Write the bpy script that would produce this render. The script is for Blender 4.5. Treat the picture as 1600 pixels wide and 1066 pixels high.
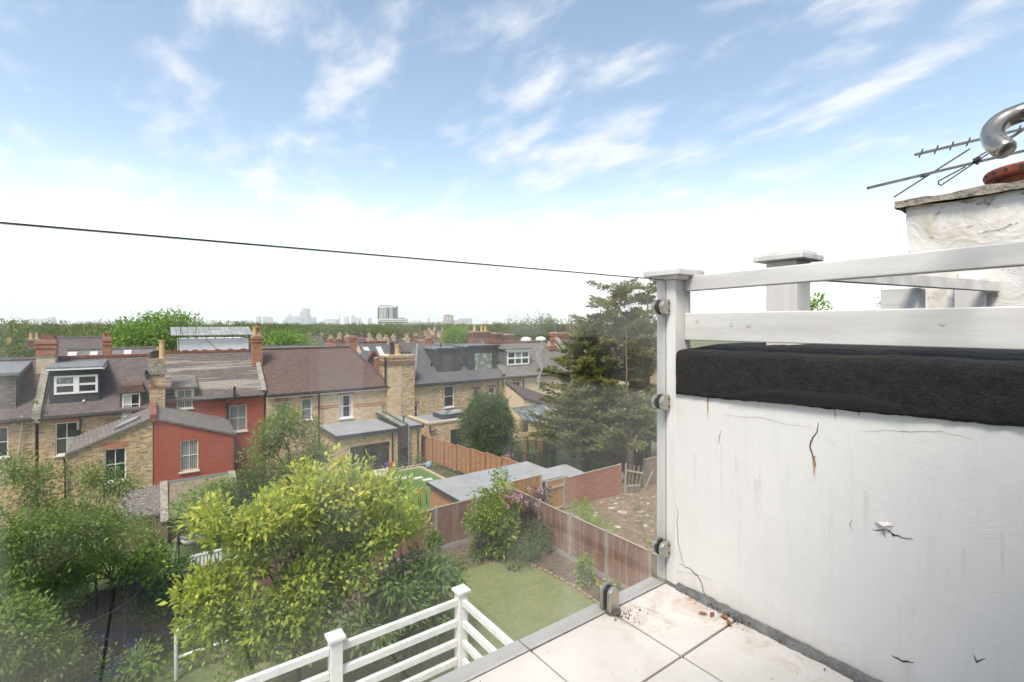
import bpy, math, random
import numpy as np
from mathutils import Vector, Matrix, noise

R = math.radians
for o in list(bpy.data.objects):
    bpy.data.objects.remove(o, do_unlink=True)
scene = bpy.context.scene
COL = scene.collection

# ------------------------------------------------------------------ camera
EYE = 9.3                       # eye height above the near garden
YAW = R(36.2)                   # world +Y points out over the gardens, +X runs along the terraces
FPX, CXP, HZP = 766.0, 800.0, 507.0
cam_d = bpy.data.cameras.new("camera")
cam = bpy.data.objects.new("camera", cam_d)
COL.objects.link(cam)
cam.location = (0, 0, EYE)
cam.rotation_euler = (R(90), 0, -YAW)
cam_d.sensor_width = 36.0
cam_d.lens = FPX / 1600 * 36
cam_d.shift_y = -(533 - HZP) / 1600
cam_d.clip_start = 0.02
cam_d.clip_end = 60000
scene.camera = cam

# ------------------------------------------------------------------ light
SUN_EL, SUN_AZ = R(59), math.atan2(-0.82, -0.58)   # azimuth as atan2(x, y) of the direction TO the sun
sun_dir = Vector((math.cos(SUN_EL) * math.sin(SUN_AZ), math.cos(SUN_EL) * math.cos(SUN_AZ), math.sin(SUN_EL)))
sl = bpy.data.lights.new("sun", "SUN")
sl.energy = 2.0
sl.angle = R(18)
sl.color = (1.0, 0.94, 0.85)
sun = bpy.data.objects.new("sun", sl)
COL.objects.link(sun)
sun.rotation_euler = sun_dir.to_track_quat('Z', 'Y').to_euler()

world = bpy.data.worlds.new("World")
scene.world = world
world.use_nodes = True
nt = world.node_tree
for n in list(nt.nodes):
    nt.nodes.remove(n)


def N(tree, typ, **kw):
    n = tree.nodes.new(typ)
    for k, v in kw.items():
        if k == 'inp':
            for kk, vv in v.items():
                n.inputs[kk].default_value = vv
        else:
            setattr(n, k, v)
    return n


def L(tree, a, b):
    tree.links.new(a, b)


def M_(tree, op, a, b=None, c=None, clamp=False):
    n = tree.nodes.new('ShaderNodeMath')
    n.operation = op
    n.use_clamp = clamp
    for i, v in enumerate((a, b, c)):
        if v is None:
            continue
        if isinstance(v, (int, float)):
            n.inputs[i].default_value = v
        else:
            tree.links.new(v, n.inputs[i])
    return n.outputs[0]


def SS(tree, val, lo, hi):
    n = tree.nodes.new('ShaderNodeMapRange')
    n.interpolation_type = 'SMOOTHSTEP'
    n.inputs['From Min'].default_value = lo
    n.inputs['From Max'].default_value = hi
    tree.links.new(val, n.inputs['Value'])
    return n.outputs['Result']


def MIXC(tree, fac, a, b, blend='MIX'):
    n = tree.nodes.new('ShaderNodeMix')
    n.data_type = 'RGBA'
    n.blend_type = blend
    for s, v in ((n.inputs[0], fac), (n.inputs[6], a), (n.inputs[7], b)):
        if isinstance(v, (int, float)):
            s.default_value = v
        elif isinstance(v, (tuple, list)):
            s.default_value = (v[0], v[1], v[2], 1)
        else:
            tree.links.new(v, s)
    return n.outputs[2]


sky = N(nt, 'ShaderNodeTexSky', sky_type='NISHITA', sun_disc=False)
sky.sun_elevation = SUN_EL
sky.sun_rotation = SUN_AZ
sky.air_density = 1.0
sky.dust_density = 0.6
sky.ozone_density = 2.0
tc = N(nt, 'ShaderNodeTexCoord')
sep = N(nt, 'ShaderNodeSeparateXYZ')
L(nt, tc.outputs['Generated'], sep.inputs[0])
zc = M_(nt, 'MAXIMUM', sep.outputs[2], 0.0)
den = M_(nt, 'ADD', zc, 0.16)
u = M_(nt, 'DIVIDE', sep.outputs[0], den)
v = M_(nt, 'DIVIDE', sep.outputs[1], den)
comb = N(nt, 'ShaderNodeCombineXYZ')
L(nt, u, comb.inputs[0]); L(nt, v, comb.inputs[1])
mp = N(nt, 'ShaderNodeMapping', inp={'Location': (0.4, 0.9, 0.0), 'Rotation': (0, 0, R(35)), 'Scale': (1.5, 0.8, 1.0)})
L(nt, comb.outputs[0], mp.inputs[0])
nz = N(nt, 'ShaderNodeTexNoise', inp={'Scale': 2.5, 'Detail': 10.0, 'Roughness': 0.58, 'Distortion': 0.15})
L(nt, mp.outputs[0], nz.inputs['Vector'])
nz2 = N(nt, 'ShaderNodeTexNoise', inp={'Scale': 0.8, 'Detail': 3.0, 'Roughness': 0.5})
L(nt, mp.outputs[0], nz2.inputs['Vector'])
cl = M_(nt, 'ADD', M_(nt, 'MULTIPLY', nz.outputs[0], 0.72), M_(nt, 'MULTIPLY', nz2.outputs[0], 0.28))
cloud = M_(nt, 'MULTIPLY', SS(nt, cl, 0.46, 0.66), 0.92)
# the air whitens towards the horizon, the same all round
hz = M_(nt, 'POWER', M_(nt, 'SUBTRACT', 1.0, SS(nt, zc, 0.0, 0.38)), 1.8)
skyc = MIXC(nt, 1.0, sky.outputs[0], (1.12, 1.0, 0.84), 'MULTIPLY')
skyc = MIXC(nt, cloud, skyc, (3.7, 3.75, 3.88))
colr = MIXC(nt, hz, skyc, (5.3, 5.27, 5.22))
bg = N(nt, 'ShaderNodeBackground', inp={'Strength': 0.1})
L(nt, colr, bg.inputs[0])
wo = N(nt, 'ShaderNodeOutputWorld')
L(nt, bg.outputs[0], wo.inputs[0])

vs = scene.view_settings
vs.view_transform = 'Standard'
vs.look = 'None'
vs.gamma = 1.0
vs.use_curve_mapping = False
vs.exposure = 1.5
scene.render.engine = 'CYCLES'
cy = scene.cycles
cy.use_denoising = True
cy.use_adaptive_sampling = True
cy.adaptive_threshold = 0.02
cy.max_bounces = 8
cy.diffuse_bounces = 3
cy.glossy_bounces = 3
cy.transmission_bounces = 4
cy.transparent_max_bounces = 12
cy.volume_bounces = 1
cy.caustics_reflective = False
cy.caustics_refractive = False
cy.sample_clamp_indirect = 6

# ------------------------------------------------------------------ helpers
WL = {}


def ray(px):
    t = (px - CXP) / FPX
    s, c = math.sin(YAW), math.cos(YAW)
    return s + c * t, c - s * t


def at(px, py, Y=None, X=None, Z=None):
    """survey helper: the world point that lies on a given plane along a sight line"""
    dx, dy = ray(px)
    dz = -(py - HZP) / FPX
    if Y is not None:
        k = Y / dy
    elif X is not None:
        k = X / dx
    else:
        k = (Z - EYE) / dz
    return Vector((dx * k, dy * k, EYE + dz * k))


def AX(px, Y):
    return at(px, HZP, Y=Y).x


def AZ(px, py, Y):
    return at(px, py, Y=Y).z


def smooth01(t):
    t = min(1.0, max(0.0, t))
    return t * t * (3 - 2 * t)


def ground_z(x, y):
    return -(1.0 + 1.3 * smooth01((12 - x) / 10)) * smooth01((y - 18.6) / 10.5)


def thing(name, label, cat, loc=(0, 0, 0), group=None):
    o = bpy.data.objects.new(name, None)
    COL.objects.link(o)
    o.location = loc
    o.empty_display_size = 0.2
    o['label'] = label
    o['category'] = cat
    if group:
        o['group'] = group
    WL[o.name] = Vector(loc)
    return o


def tag(o, label, cat, group=None, kind=None):
    o['label'] = label
    if cat:
        o['category'] = cat
    if group:
        o['group'] = group
    if kind:
        o['kind'] = kind
    return o


def link_mesh(name, me, parent=None, loc=(0, 0, 0), kind=None):
    o = bpy.data.objects.new(name, me)
    COL.objects.link(o)
    if parent is not None:
        o.parent = parent
        WL[o.name] = WL[parent.name].copy()
    else:
        o.location = loc
        WL[o.name] = Vector(loc)
    if kind:
        o['kind'] = kind
    return o


class MB:
    """collects faces for ONE mesh object; metric UVs are made from every face's own plane"""

    def __init__(self):
        self.v, self.f = [], []

    def add(self, vs_, fs_):
        b = len(self.v)
        self.v.extend([tuple(p) for p in vs_])
        self.f.extend([tuple(b + i for i in f) for f in fs_])
        return self

    def quad(self, *p):
        return self.add(p, [tuple(range(len(p)))])

    def box(self, x0, x1, y0, y1, z0, z1):
        x0, x1 = min(x0, x1), max(x0, x1)
        y0, y1 = min(y0, y1), max(y0, y1)
        z0, z1 = min(z0, z1), max(z0, z1)
        return self.add([(x0, y0, z0), (x1, y0, z0), (x1, y1, z0), (x0, y1, z0), (x0, y0, z1), (x1, y0, z1), (x1, y1, z1), (x0, y1, z1)],
                        [(0, 3, 2, 1), (4, 5, 6, 7), (0, 1, 5, 4), (1, 2, 6, 5), (2, 3, 7, 6), (3, 0, 4, 7)])

    def bar(self, p0, p1, w, h, up=(0, 0, 1)):
        """box beam from p0 to p1: w across, h along up"""
        p0, p1 = Vector(p0), Vector(p1)
        d = (p1 - p0).normalized()
        s = d.cross(Vector(up)).normalized()
        t = s.cross(d).normalized()
        q = []
        for p in (p0, p1):
            for a, b in ((-1, -1), (1, -1), (1, 1), (-1, 1)):
                q.append(p + s * (a * w / 2) + t * (b * h / 2))
        return self.add(q, [(0, 1, 2, 3), (4, 7, 6, 5), (0, 4, 5, 1), (1, 5, 6, 2), (2, 6, 7, 3), (3, 7, 4, 0)])

    def prism(self, poly, axis, a0, a1):
        """extrude a 2-D polygon along an axis: x -> (y,z), y -> (x,z), z -> (x,y)"""
        n = len(poly)

        def P(p, a):
            return {'x': (a, p[0], p[1]), 'y': (p[0], a, p[1]), 'z': (p[0], p[1], a)}[axis]
        vs_ = [P(p, a0) for p in poly] + [P(p, a1) for p in poly]
        area = sum(poly[i][0] * poly[(i + 1) % n][1] - poly[(i + 1) % n][0] * poly[i][1] for i in range(n))
        flip = (area > 0) != (axis == 'y')
        if a1 < a0:
            flip = not flip
        lo = tuple(range(n)); hi = tuple(range(n, 2 * n))
        fs_ = [lo[::-1], hi] if flip else [lo, hi[::-1]]
        for i in range(n):
            j = (i + 1) % n
            fs_.append((i, j, n + j, n + i) if flip else (j, i, n + i, n + j))
        return self.add(vs_, fs_)

    def tube(self, pts, rads, n=8, caps=True):
        pts = [Vector(p) for p in pts]
        if isinstance(rads, (int, float)):
            rads = [rads] * len(pts)
        ref = Vector((0, 0, 1))
        d0 = (pts[1] - pts[0]).normalized()
        if abs(d0.dot(ref)) > 0.9:
            ref = Vector((1, 0, 0))
        s = d0.cross(ref).normalized()
        vs_, fs_ = [], []
        for i, p in enumerate(pts):
            a = pts[max(i - 1, 0)]; b = pts[min(i + 1, len(pts) - 1)]
            d = (b - a).normalized()
            s = (s - d * s.dot(d)).normalized()
            t = d.cross(s)
            for k in range(n):
                an = 2 * math.pi * k / n
                vs_.append(p + (s * math.cos(an) + t * math.sin(an)) * rads[i])
        for i in range(len(pts) - 1):
            for k in range(n):
                j = (k + 1) % n
                fs_.append((i * n + k, i * n + j, (i + 1) * n + j, (i + 1) * n + k))
        if caps:
            fs_.append(tuple(range(n))[::-1])
            fs_.append(tuple(range((len(pts) - 1) * n, len(pts) * n)))
        return self.add(vs_, fs_)

    def lathe(self, prof, c, n=16, caps=True):
        vs_, fs_ = [], []
        for r, z in prof:
            for k in range(n):
                an = 2 * math.pi * k / n
                vs_.append((c[0] + r * math.cos(an), c[1] + r * math.sin(an), c[2] + z))
        m = len(prof)
        for i in range(m - 1):
            for k in range(n):
                j = (k + 1) % n
                fs_.append((i * n + k, i * n + j, (i + 1) * n + j, (i + 1) * n + k))
        if caps:
            fs_.append(tuple(range(n))[::-1])
            fs_.append(tuple(range((m - 1) * n, m * n)))
        return self.add(vs_, fs_)

    def wall(self, x0, x1, z0, z1, Y, holes=(), depth=0.15):
        """outer face of a wall at Y (facing -Y) with real openings and reveals"""
        xs = sorted(set([x0, x1] + [h[0] for h in holes] + [h[1] for h in holes]))
        zs = sorted(set([z0, z1] + [h[2] for h in holes] + [h[3] for h in holes]))
        xs = [x for x in xs if x0 <= x <= x1]; zs = [z for z in zs if z0 <= z <= z1]
        for i in range(len(xs) - 1):
            for j in range(len(zs) - 1):
                cx, cz = (xs[i] + xs[i + 1]) / 2, (zs[j] + zs[j + 1]) / 2
                if any(h[0] < cx < h[1] and h[2] < cz < h[3] for h in holes):
                    continue
                self.quad((xs[i], Y, zs[j]), (xs[i + 1], Y, zs[j]), (xs[i + 1], Y, zs[j + 1]), (xs[i], Y, zs[j + 1]))
        for a, b, c, d in holes:
            Y2 = Y + depth
            self.quad((a, Y, c), (a, Y2, c), (b, Y2, c), (b, Y, c))
            self.quad((a, Y, d), (b, Y, d), (b, Y2, d), (a, Y2, d))
            self.quad((a, Y, c), (a, Y, d), (a, Y2, d), (a, Y2, c))
            self.quad((b, Y, c), (b, Y2, c), (b, Y2, d), (b, Y, d))
        return self

    def build(self, name, mat, parent=None, smooth=False, bevel=0.0, kind=None, loc=None, seg=2):
        va = np.array(self.v, dtype=np.float64)
        if parent is not None:
            off = np.array(WL[parent.name])
        else:
            off = np.array(loc) if loc is not None else np.array((va[:, 0].mean(), va[:, 1].mean(), va[:, 2].min()))
        me = bpy.data.meshes.new(name)
        me.from_pydata([tuple(p) for p in (va - off)], [], self.f)
        me.update()
        uvl = me.uv_layers.new(name="UVMap")
        uv = np.zeros((len(me.loops), 2), dtype=np.float32)
        for p in me.polygons:
            n = p.normal
            li = list(p.loop_indices)
            co = va[[me.loops[i].vertex_index for i in li]]
            if abs(n.z) > 0.985:
                uv[li, 0] = co[:, 0]; uv[li, 1] = co[:, 1]
            else:
                ud = Vector((-n.y, n.x, 0)).normalized()
                vd = n.cross(ud)
                uv[li, 0] = co @ np.array(ud); uv[li, 1] = co @ np.array(vd)
        uvl.data.foreach_set('uv', uv.ravel())
        me.materials.append(mat)
        if smooth:
            me.polygons.foreach_set('use_smooth', [True] * len(me.polygons))
        o = link_mesh(name, me, parent, tuple(off), kind)
        if bevel:
            m = o.modifiers.new('edge', 'BEVEL')
            m.width = bevel; m.segments = seg; m.limit_method = 'ANGLE'; m.angle_limit = R(40)
        return o


def structure(o):
    o['kind'] = 'structure'
    return o


def share(o, parent, mw=None, name=None):
    """another object on the same mesh"""
    c = o.copy()
    if name:
        c.name = name
    COL.objects.link(c)
    c.parent = parent
    if parent is not None:
        WL[c.name] = WL[parent.name].copy()
    if mw is not None:
        c.matrix_basis = mw
    return c


def copy_tree(o, parent=None, loc=None, rz=None, sc=None, label=None):
    c = o.copy()
    COL.objects.link(c)
    c.parent = parent
    if loc is not None:
        c.location = loc
    if rz is not None:
        c.rotation_euler = (0, 0, rz)
    if sc is not None:
        c.scale = sc if isinstance(sc, tuple) else (sc, sc, sc)
    if label:
        c['label'] = label
    for ch in list(o.children):
        copy_tree(ch, c)
    return c


# ------------------------------------------------------------------ materials
MATS = {}


def new_mat(name):
    m = bpy.data.materials.new(name)
    m.use_nodes = True
    t = m.node_tree
    for n in list(t.nodes):
        t.nodes.remove(n)
    out = N(t, 'ShaderNodeOutputMaterial')
    bs = N(t, 'ShaderNodeBsdfPrincipled')
    L(t, bs.outputs[0], out.inputs[0])
    MATS[name] = m
    return m, t, bs, out


def tex_vec(t, mode='pos', scale=(1, 1, 1)):
    if mode == 'uv':
        s = N(t, 'ShaderNodeTexCoord').outputs['UV']
    elif mode == 'obj':
        s = N(t, 'ShaderNodeTexCoord').outputs['Object']
    else:
        s = N(t, 'ShaderNodeNewGeometry').outputs['Position']
    if scale != (1, 1, 1):
        m = N(t, 'ShaderNodeMapping', inp={'Scale': scale})
        L(t, s, m.inputs[0])
        s = m.outputs[0]
    return s


def noise_tex(t, vec, scale, detail=4, rough=0.55, dist=0.0):
    n = N(t, 'ShaderNodeTexNoise', inp={'Scale': scale, 'Detail': detail, 'Roughness': rough, 'Distortion': dist})
    L(t, vec, n.inputs['Vector'])
    return n.outputs[0]


def bump(t, h, strength, dist, prev=None):
    b = N(t, 'ShaderNodeBump', inp={'Strength': strength, 'Distance': dist})
    L(t, h, b.inputs['Height'])
    if prev is not None:
        L(t, prev, b.inputs['Normal'])
    return b.outputs[0]


def plain(name, c, rough=0.6, var=0.15, scale=3.0, bumps=0.0, bscale=40, bdist=0.01, metal=0.0, mode='pos', stretch=(1, 1, 1), c2=None, spec=0.5, coat=0.0):
    """paint, metal, timber, render: a base colour with uneven wear and fine relief"""
    m, t, bs, out = new_mat(name)
    vec = tex_vec(t, mode, stretch)
    f = noise_tex(t, vec, scale, 6, 0.6)
    f = SS(t, f, 0.3, 0.7)
    d = c2 if c2 else tuple(x * (1 - var) for x in c)
    L(t, MIXC(t, f, c, d), bs.inputs['Base Color'])
    bs.inputs['Roughness'].default_value = rough
    bs.inputs['Metallic'].default_value = metal
    bs.inputs['Specular IOR Level'].default_value = spec
    bs.inputs['Coat Weight'].default_value = coat
    if bumps:
        L(t, bump(t, noise_tex(t, vec, bscale, 5, 0.6), bumps, bdist), bs.inputs['Normal'])
    return m


def masonry(name, c1, c2, mortar, bw=0.225, bh=0.075, ms=0.011, rough=0.85, dark=0.35, stain=None, bias=0.0, squash=1.0, bumps=0.6, patch=0.0, patch_c=(0.4, 0.35, 0.25), contrast=0.55):
    """bricks or roof slates too far away to tell apart singly"""
    m, t, bs, out = new_mat(name)
    vec = tex_vec(t, 'uv')
    wob = N(t, 'ShaderNodeTexNoise', inp={'Scale': 2.3, 'Detail': 3})
    L(t, vec, wob.inputs['Vector'])
    va = N(t, 'ShaderNodeVectorMath', operation='MULTIPLY_ADD', inp={1: (0.012, 0.012, 0)})
    L(t, wob.outputs['Color'], va.inputs[0]); L(t, vec, va.inputs[2])
    b = N(t, 'ShaderNodeTexBrick', inp={'Color1': (*c1, 1), 'Color2': (*c2, 1), 'Mortar': (*mortar, 1), 'Scale': 1.0, 'Mortar Size': ms,
                                        'Mortar Smooth': 0.2, 'Bias': bias, 'Brick Width': bw, 'Row Height': bh})
    L(t, va.outputs[0], b.inputs['Vector'])
    big = noise_tex(t, vec, 0.9, 6, 0.62)
    c = MIXC(t, M_(t, 'MULTIPLY', SS(t, big, 0.35, 0.75), dark), b.outputs['Color'], tuple(x * 0.45 for x in c1))
    fine = noise_tex(t, tex_vec(t, 'uv', (0.6, 1.3, 1)), 7.0, 4, 0.75)
    mid = noise_tex(t, tex_vec(t, 'uv', (1.0, 2.6, 1)), 2.4, 5, 0.7)
    c = MIXC(t, M_(t, 'MULTIPLY', SS(t, mid, 0.5, 0.68), contrast), c, tuple(x * 0.38 for x in c2))
    c = MIXC(t, M_(t, 'MULTIPLY', M_(t, 'SUBTRACT', 1.0, SS(t, mid, 0.32, 0.46)), contrast * 0.8), c, tuple(min(1, x * 1.35) for x in c1))
    c = MIXC(t, M_(t, 'MULTIPLY', SS(t, fine, 0.56, 0.68), 0.55), c, stain or tuple(min(1, x * 1.5) for x in c2))
    if patch:
        pz = noise_tex(t, tex_vec(t, 'uv', (0.10, 1.5, 1)), 1.0, 4, 0.65)
        c = MIXC(t, M_(t, 'MULTIPLY', M_(t, 'MULTIPLY', SS(t, pz, 0.48, 0.53), patch), M_(t, 'SUBTRACT', 1.0, b.outputs['Fac'])), c, patch_c)
    L(t, c, bs.inputs['Base Color'])
    bs.inputs['Roughness'].default_value = rough
    h = M_(t, 'ADD', M_(t, 'MULTIPLY', M_(t, 'SUBTRACT', 1.0, b.outputs['Fac']), 0.7), M_(t, 'MULTIPLY', fine, 0.5))
    L(t, bump(t, h, bumps, 0.02), bs.inputs['Normal'])
    return m


def leaf_mat(name, cols, rough=0.45, trans=0.4):
    m, t, bs, out = new_mat(name)
    a = N(t, 'ShaderNodeAttribute', attribute_name='tint')
    cr = N(t, 'ShaderNodeValToRGB')
    el = cr.color_ramp.elements
    el[0].position, el[0].color = 0.0, (*cols[0], 1)
    el[1].position, el[1].color = 1.0, (*cols[-1], 1)
    for i, c in enumerate(cols[1:-1], 1):
        el.new(i / (len(cols) - 1)).color = (*c, 1)
    L(t, a.outputs['Fac'], cr.inputs[0])
    L(t, cr.outputs[0], bs.inputs['Base Color'])
    bs.inputs['Roughness'].default_value = rough
    bs.inputs['Specular IOR Level'].default_value = 0.08
    tr = N(t, 'ShaderNodeBsdfTranslucent')
    L(t, MIXC(t, 1.0, cr.outputs[0], (1.15, 1.2, 0.6), 'MULTIPLY'), tr.inputs[0])
    mx = N(t, 'ShaderNodeMixShader', inp={0: trans})
    L(t, bs.outputs[0], mx.inputs[1]); L(t, tr.outputs[0], mx.inputs[2]); L(t, mx.outputs[0], out.inputs[0])
    return m


# painted timber, render and metal close to the camera
plain('white_timber', (0.70, 0.69, 0.67), 0.6, 0.1, 9, 0.2, 60, 0.003, stretch=(1, 0.12, 1), c2=(0.50, 0.487, 0.465))
plain('white_post', (0.71, 0.692, 0.668), 0.55, 0.08, 8, 0.25, 60, 0.003, stretch=(1, 1, 0.12), c2=(0.52, 0.50, 0.475))
plain('white_rail', (0.66, 0.65, 0.63), 0.5, 0.09, 7, 0.35, 40, 0.005, c2=(0.54, 0.54, 0.505))
plain('steel', (0.50, 0.47, 0.41), 0.32, 0.25, 30, 0.1, 200, 0.001, metal=0.85)
plain('tube_steel', (0.52, 0.48, 0.42), 0.28, 0.45, 9, 0.0, metal=0.95)
plain('gasket', (0.012, 0.012, 0.012), 0.6)
plain('screw', (0.16, 0.15, 0.14), 0.45, metal=0.6)
plain('sealant', (0.17, 0.17, 0.17), 0.7, 0.5, 22, 0.8, 45, 0.01)
plain('crack_dark', (0.035, 0.032, 0.03), 0.9)
plain('joint_dark', (0.05, 0.038, 0.026), 0.95, 0.5, 30, 0.6, 60, 0.006)
plain('terracotta', (0.30, 0.085, 0.045), 0.8, 0.5, 9, 0.5, 40, 0.01)
plain('aerial_metal', (0.20, 0.19, 0.18), 0.45, 0.4, 25, metal=0.5)
plain('aerial_dark', (0.05, 0.047, 0.045), 0.5)
plain('house_render', (0.72, 0.70, 0.68), 0.8, 0.1, 2, 0.3, 30, 0.01)
plain('door_frame', (0.80, 0.79, 0.77), 0.4, 0.05)
plain('room_dark', (0.16, 0.15, 0.14), 0.8)
plain('mortar_cap', (0.44, 0.39, 0.32), 0.95, 0.45, 9, 1.0, 25, 0.03)


def mat_plaster():
    m, t, bs, out = new_mat('parapet_render')
    p = tex_vec(t)
    st = tex_vec(t, 'pos', (1, 3.0, 0.35))
    brush = noise_tex(t, st, 9, 6, 0.65)
    big = noise_tex(t, p, 1.6, 5, 0.6)
    c = MIXC(t, SS(t, big, 0.35, 0.7), (0.665, 0.655, 0.64), (0.625, 0.615, 0.598))
    c = MIXC(t, M_(t, 'MULTIPLY', SS(t, brush, 0.5, 0.75), 0.35), c, (0.545, 0.533, 0.515))
    # splashed dirt low down on the wall, ragged upper edge
    sp = N(t, 'ShaderNodeSeparateXYZ'); L(t, p, sp.inputs[0])
    low = M_(t, 'SUBTRACT', 1.0, SS(t, M_(t, 'ADD', sp.outputs[2], M_(t, 'MULTIPLY', brush, -0.12)), EYE - 1.02, EYE - 0.90))
    c = MIXC(t, M_(t, 'MULTIPLY', low, 0.5), c, (0.5, 0.46, 0.41))
    L(t, c, bs.inputs['Base Color'])
    bs.inputs['Roughness'].default_value = 0.75
    h = M_(t, 'ADD', M_(t, 'MULTIPLY', noise_tex(t, st, 22, 5, 0.6), 0.5), M_(t, 'MULTIPLY', noise_tex(t, p, 5, 5, 0.6), 1.2))
    fl = SS(t, noise_tex(t, tex_vec(t, 'pos', (1, 1, 0.7)), 6.5, 7, 0.6, 0.9), 0.56, 0.575)      # edges of old paint layers
    h = M_(t, 'ADD', h, M_(t, 'MULTIPLY', fl, 0.13))
    L(t, bump(t, h, 0.24, 0.012), bs.inputs['Normal'])


mat_plaster()


def mat_old_render():
    m, t, bs, out = new_mat('chimney_render')
    p = tex_vec(t)
    a = noise_tex(t, p, 4.5, 8, 0.65, 0.6)
    c = MIXC(t, SS(t, a, 0.5, 0.72), (0.72, 0.69, 0.65), (0.55, 0.485, 0.41))
    b = noise_tex(t, tex_vec(t, 'pos', (1, 1, 2.2)), 7, 8, 0.7, 1.2)
    fl = SS(t, b, 0.60, 0.64)
    c = MIXC(t, M_(t, 'MULTIPLY', fl, 0.6), c, (0.50, 0.41, 0.31))
    L(t, c, bs.inputs['Base Color'])
    bs.inputs['Roughness'].default_value = 0.9
    h = M_(t, 'ADD', M_(t, 'MULTIPLY', a, 0.8), M_(t, 'MULTIPLY', M_(t, 'SUBTRACT', 1.0, fl), 0.6))
    L(t, bump(t, h, 0.8, 0.03), bs.inputs['Normal'])


mat_old_render()


def mat_felt():
    m, t, bs, out = new_mat('bitumen_felt')
    p = tex_vec(t)
    a = noise_tex(t, p, 5, 4)
    g = noise_tex(t, p, 330, 2, 0.7)
    c = MIXC(t, SS(t, noise_tex(t, p, 28, 6, 0.75), 0.38, 0.66), (0.006, 0.0055, 0.0055), (0.020, 0.018, 0.017))
    c = MIXC(t, M_(t, 'MULTIPLY', SS(t, g, 0.60, 0.74), 0.5), c, (0.13, 0.115, 0.105))
    L(t, c, bs.inputs['Base Color'])
    bs.inputs['Roughness'].default_value = 0.85
    L(t, bump(t, M_(t, 'ADD', M_(t, 'ADD', g, M_(t, 'MULTIPLY', noise_tex(t, p, 45, 4, 0.7), 2.0)), M_(t, 'MULTIPLY', a, 1.5)), 1.0, 0.012), bs.inputs['Normal'])


mat_felt()


def mat_tile():
    m, t, bs, out = new_mat('stone_tile')
    p = tex_vec(t)
    oi = N(t, 'ShaderNodeObjectInfo')
    big = noise_tex(t, p, 3.2, 6, 0.6)
    c = MIXC(t, SS(t, big, 0.35, 0.7), (0.535, 0.512, 0.487), (0.47, 0.445, 0.418))
    c = MIXC(t, M_(t, 'MULTIPLY', oi.outputs['Random'], 0.18), c, (0.46, 0.43, 0.395))
    # soil washed along the foot of the parapet and round the clamp
    sp = N(t, 'ShaderNodeSeparateXYZ'); L(t, p, sp.inputs[0])
    near = SS(t, sp.outputs[0], 1.30, 1.54)
    n1 = noise_tex(t, p, 11, 8, 0.7, 0.8)
    d = N(t, 'ShaderNodeVectorMath', operation='DISTANCE', inp={1: (1.28, 1.04, EYE - 0.95)})
    L(t, p, d.inputs[0])
    clampd = M_(t, 'SUBTRACT', 1.0, SS(t, d.outputs['Value'], 0.0, 0.22))
    dirt = M_(t, 'MULTIPLY', SS(t, n1, 0.45, 0.66), M_(t, 'MAXIMUM', M_(t, 'MAXIMUM', M_(t, 'MULTIPLY', near, 0.7), 0.10), M_(t, 'MULTIPLY', clampd, 0.7)))
    c = MIXC(t, dirt, c, (0.30, 0.20, 0.12))
    spk = noise_tex(t, p, 75, 2, 0.5)
    c = MIXC(t, SS(t, spk, 0.735, 0.755), c, (0.10, 0.075, 0.055))
    L(t, c, bs.inputs['Base Color'])
    bs.inputs['Roughness'].default_value = 0.55
    L(t, bump(t, noise_tex(t, p, 90, 4, 0.6), 0.12, 0.004), bs.inputs['Normal'])


mat_tile()


def mat_glass():
    m, t, bs, out = new_mat('clear_glass')
    t.nodes.remove(bs)
    tr = N(t, 'ShaderNodeBsdfTransparent', inp={'Color': (0.985, 0.992, 0.988, 1)})
    gl = N(t, 'ShaderNodeBsdfGlossy', inp={'Roughness': 0.0})
    fr = N(t, 'ShaderNodeFresnel')
    ge = N(t, 'ShaderNodeNewGeometry')
    L(t, M_(t, 'ADD', 1.52, M_(t, 'MULTIPLY', ge.outputs['Backfacing'], 1 / 1.52 - 1.52)), fr.inputs['IOR'])   # same loss on both faces of the sheet
    m1 = N(t, 'ShaderNodeMixShader')
    L(t, fr.outputs[0], m1.inputs[0]); L(t, tr.outputs[0], m1.inputs[1]); L(t, gl.outputs[0], m1.inputs[2])
    # dust film; its pale bands and patches also paint in the veil of reflections
    p = tex_vec(t)
    st = tex_vec(t, 'pos', (1, 1, 0.12))
    d = M_(t, 'ADD', M_(t, 'MULTIPLY', SS(t, noise_tex(t, st, 3.2, 4, 0.55), 0.45, 0.60), 0.075), M_(t, 'MULTIPLY', SS(t, noise_tex(t, p, 2.2, 4, 0.6), 0.40, 0.70), 0.055))
    df = N(t, 'ShaderNodeBsdfDiffuse', inp={'Color': (0.75, 0.74, 0.72, 1)})
    m2 = N(t, 'ShaderNodeMixShader')
    L(t, d, m2.inputs[0]); L(t, m1.outputs[0], m2.inputs[1]); L(t, df.outputs[0], m2.inputs[2])
    L(t, m2.outputs[0], out.inputs[0])


mat_glass()
plain('glass_edge', (0.018, 0.028, 0.026), 0.25)


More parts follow.
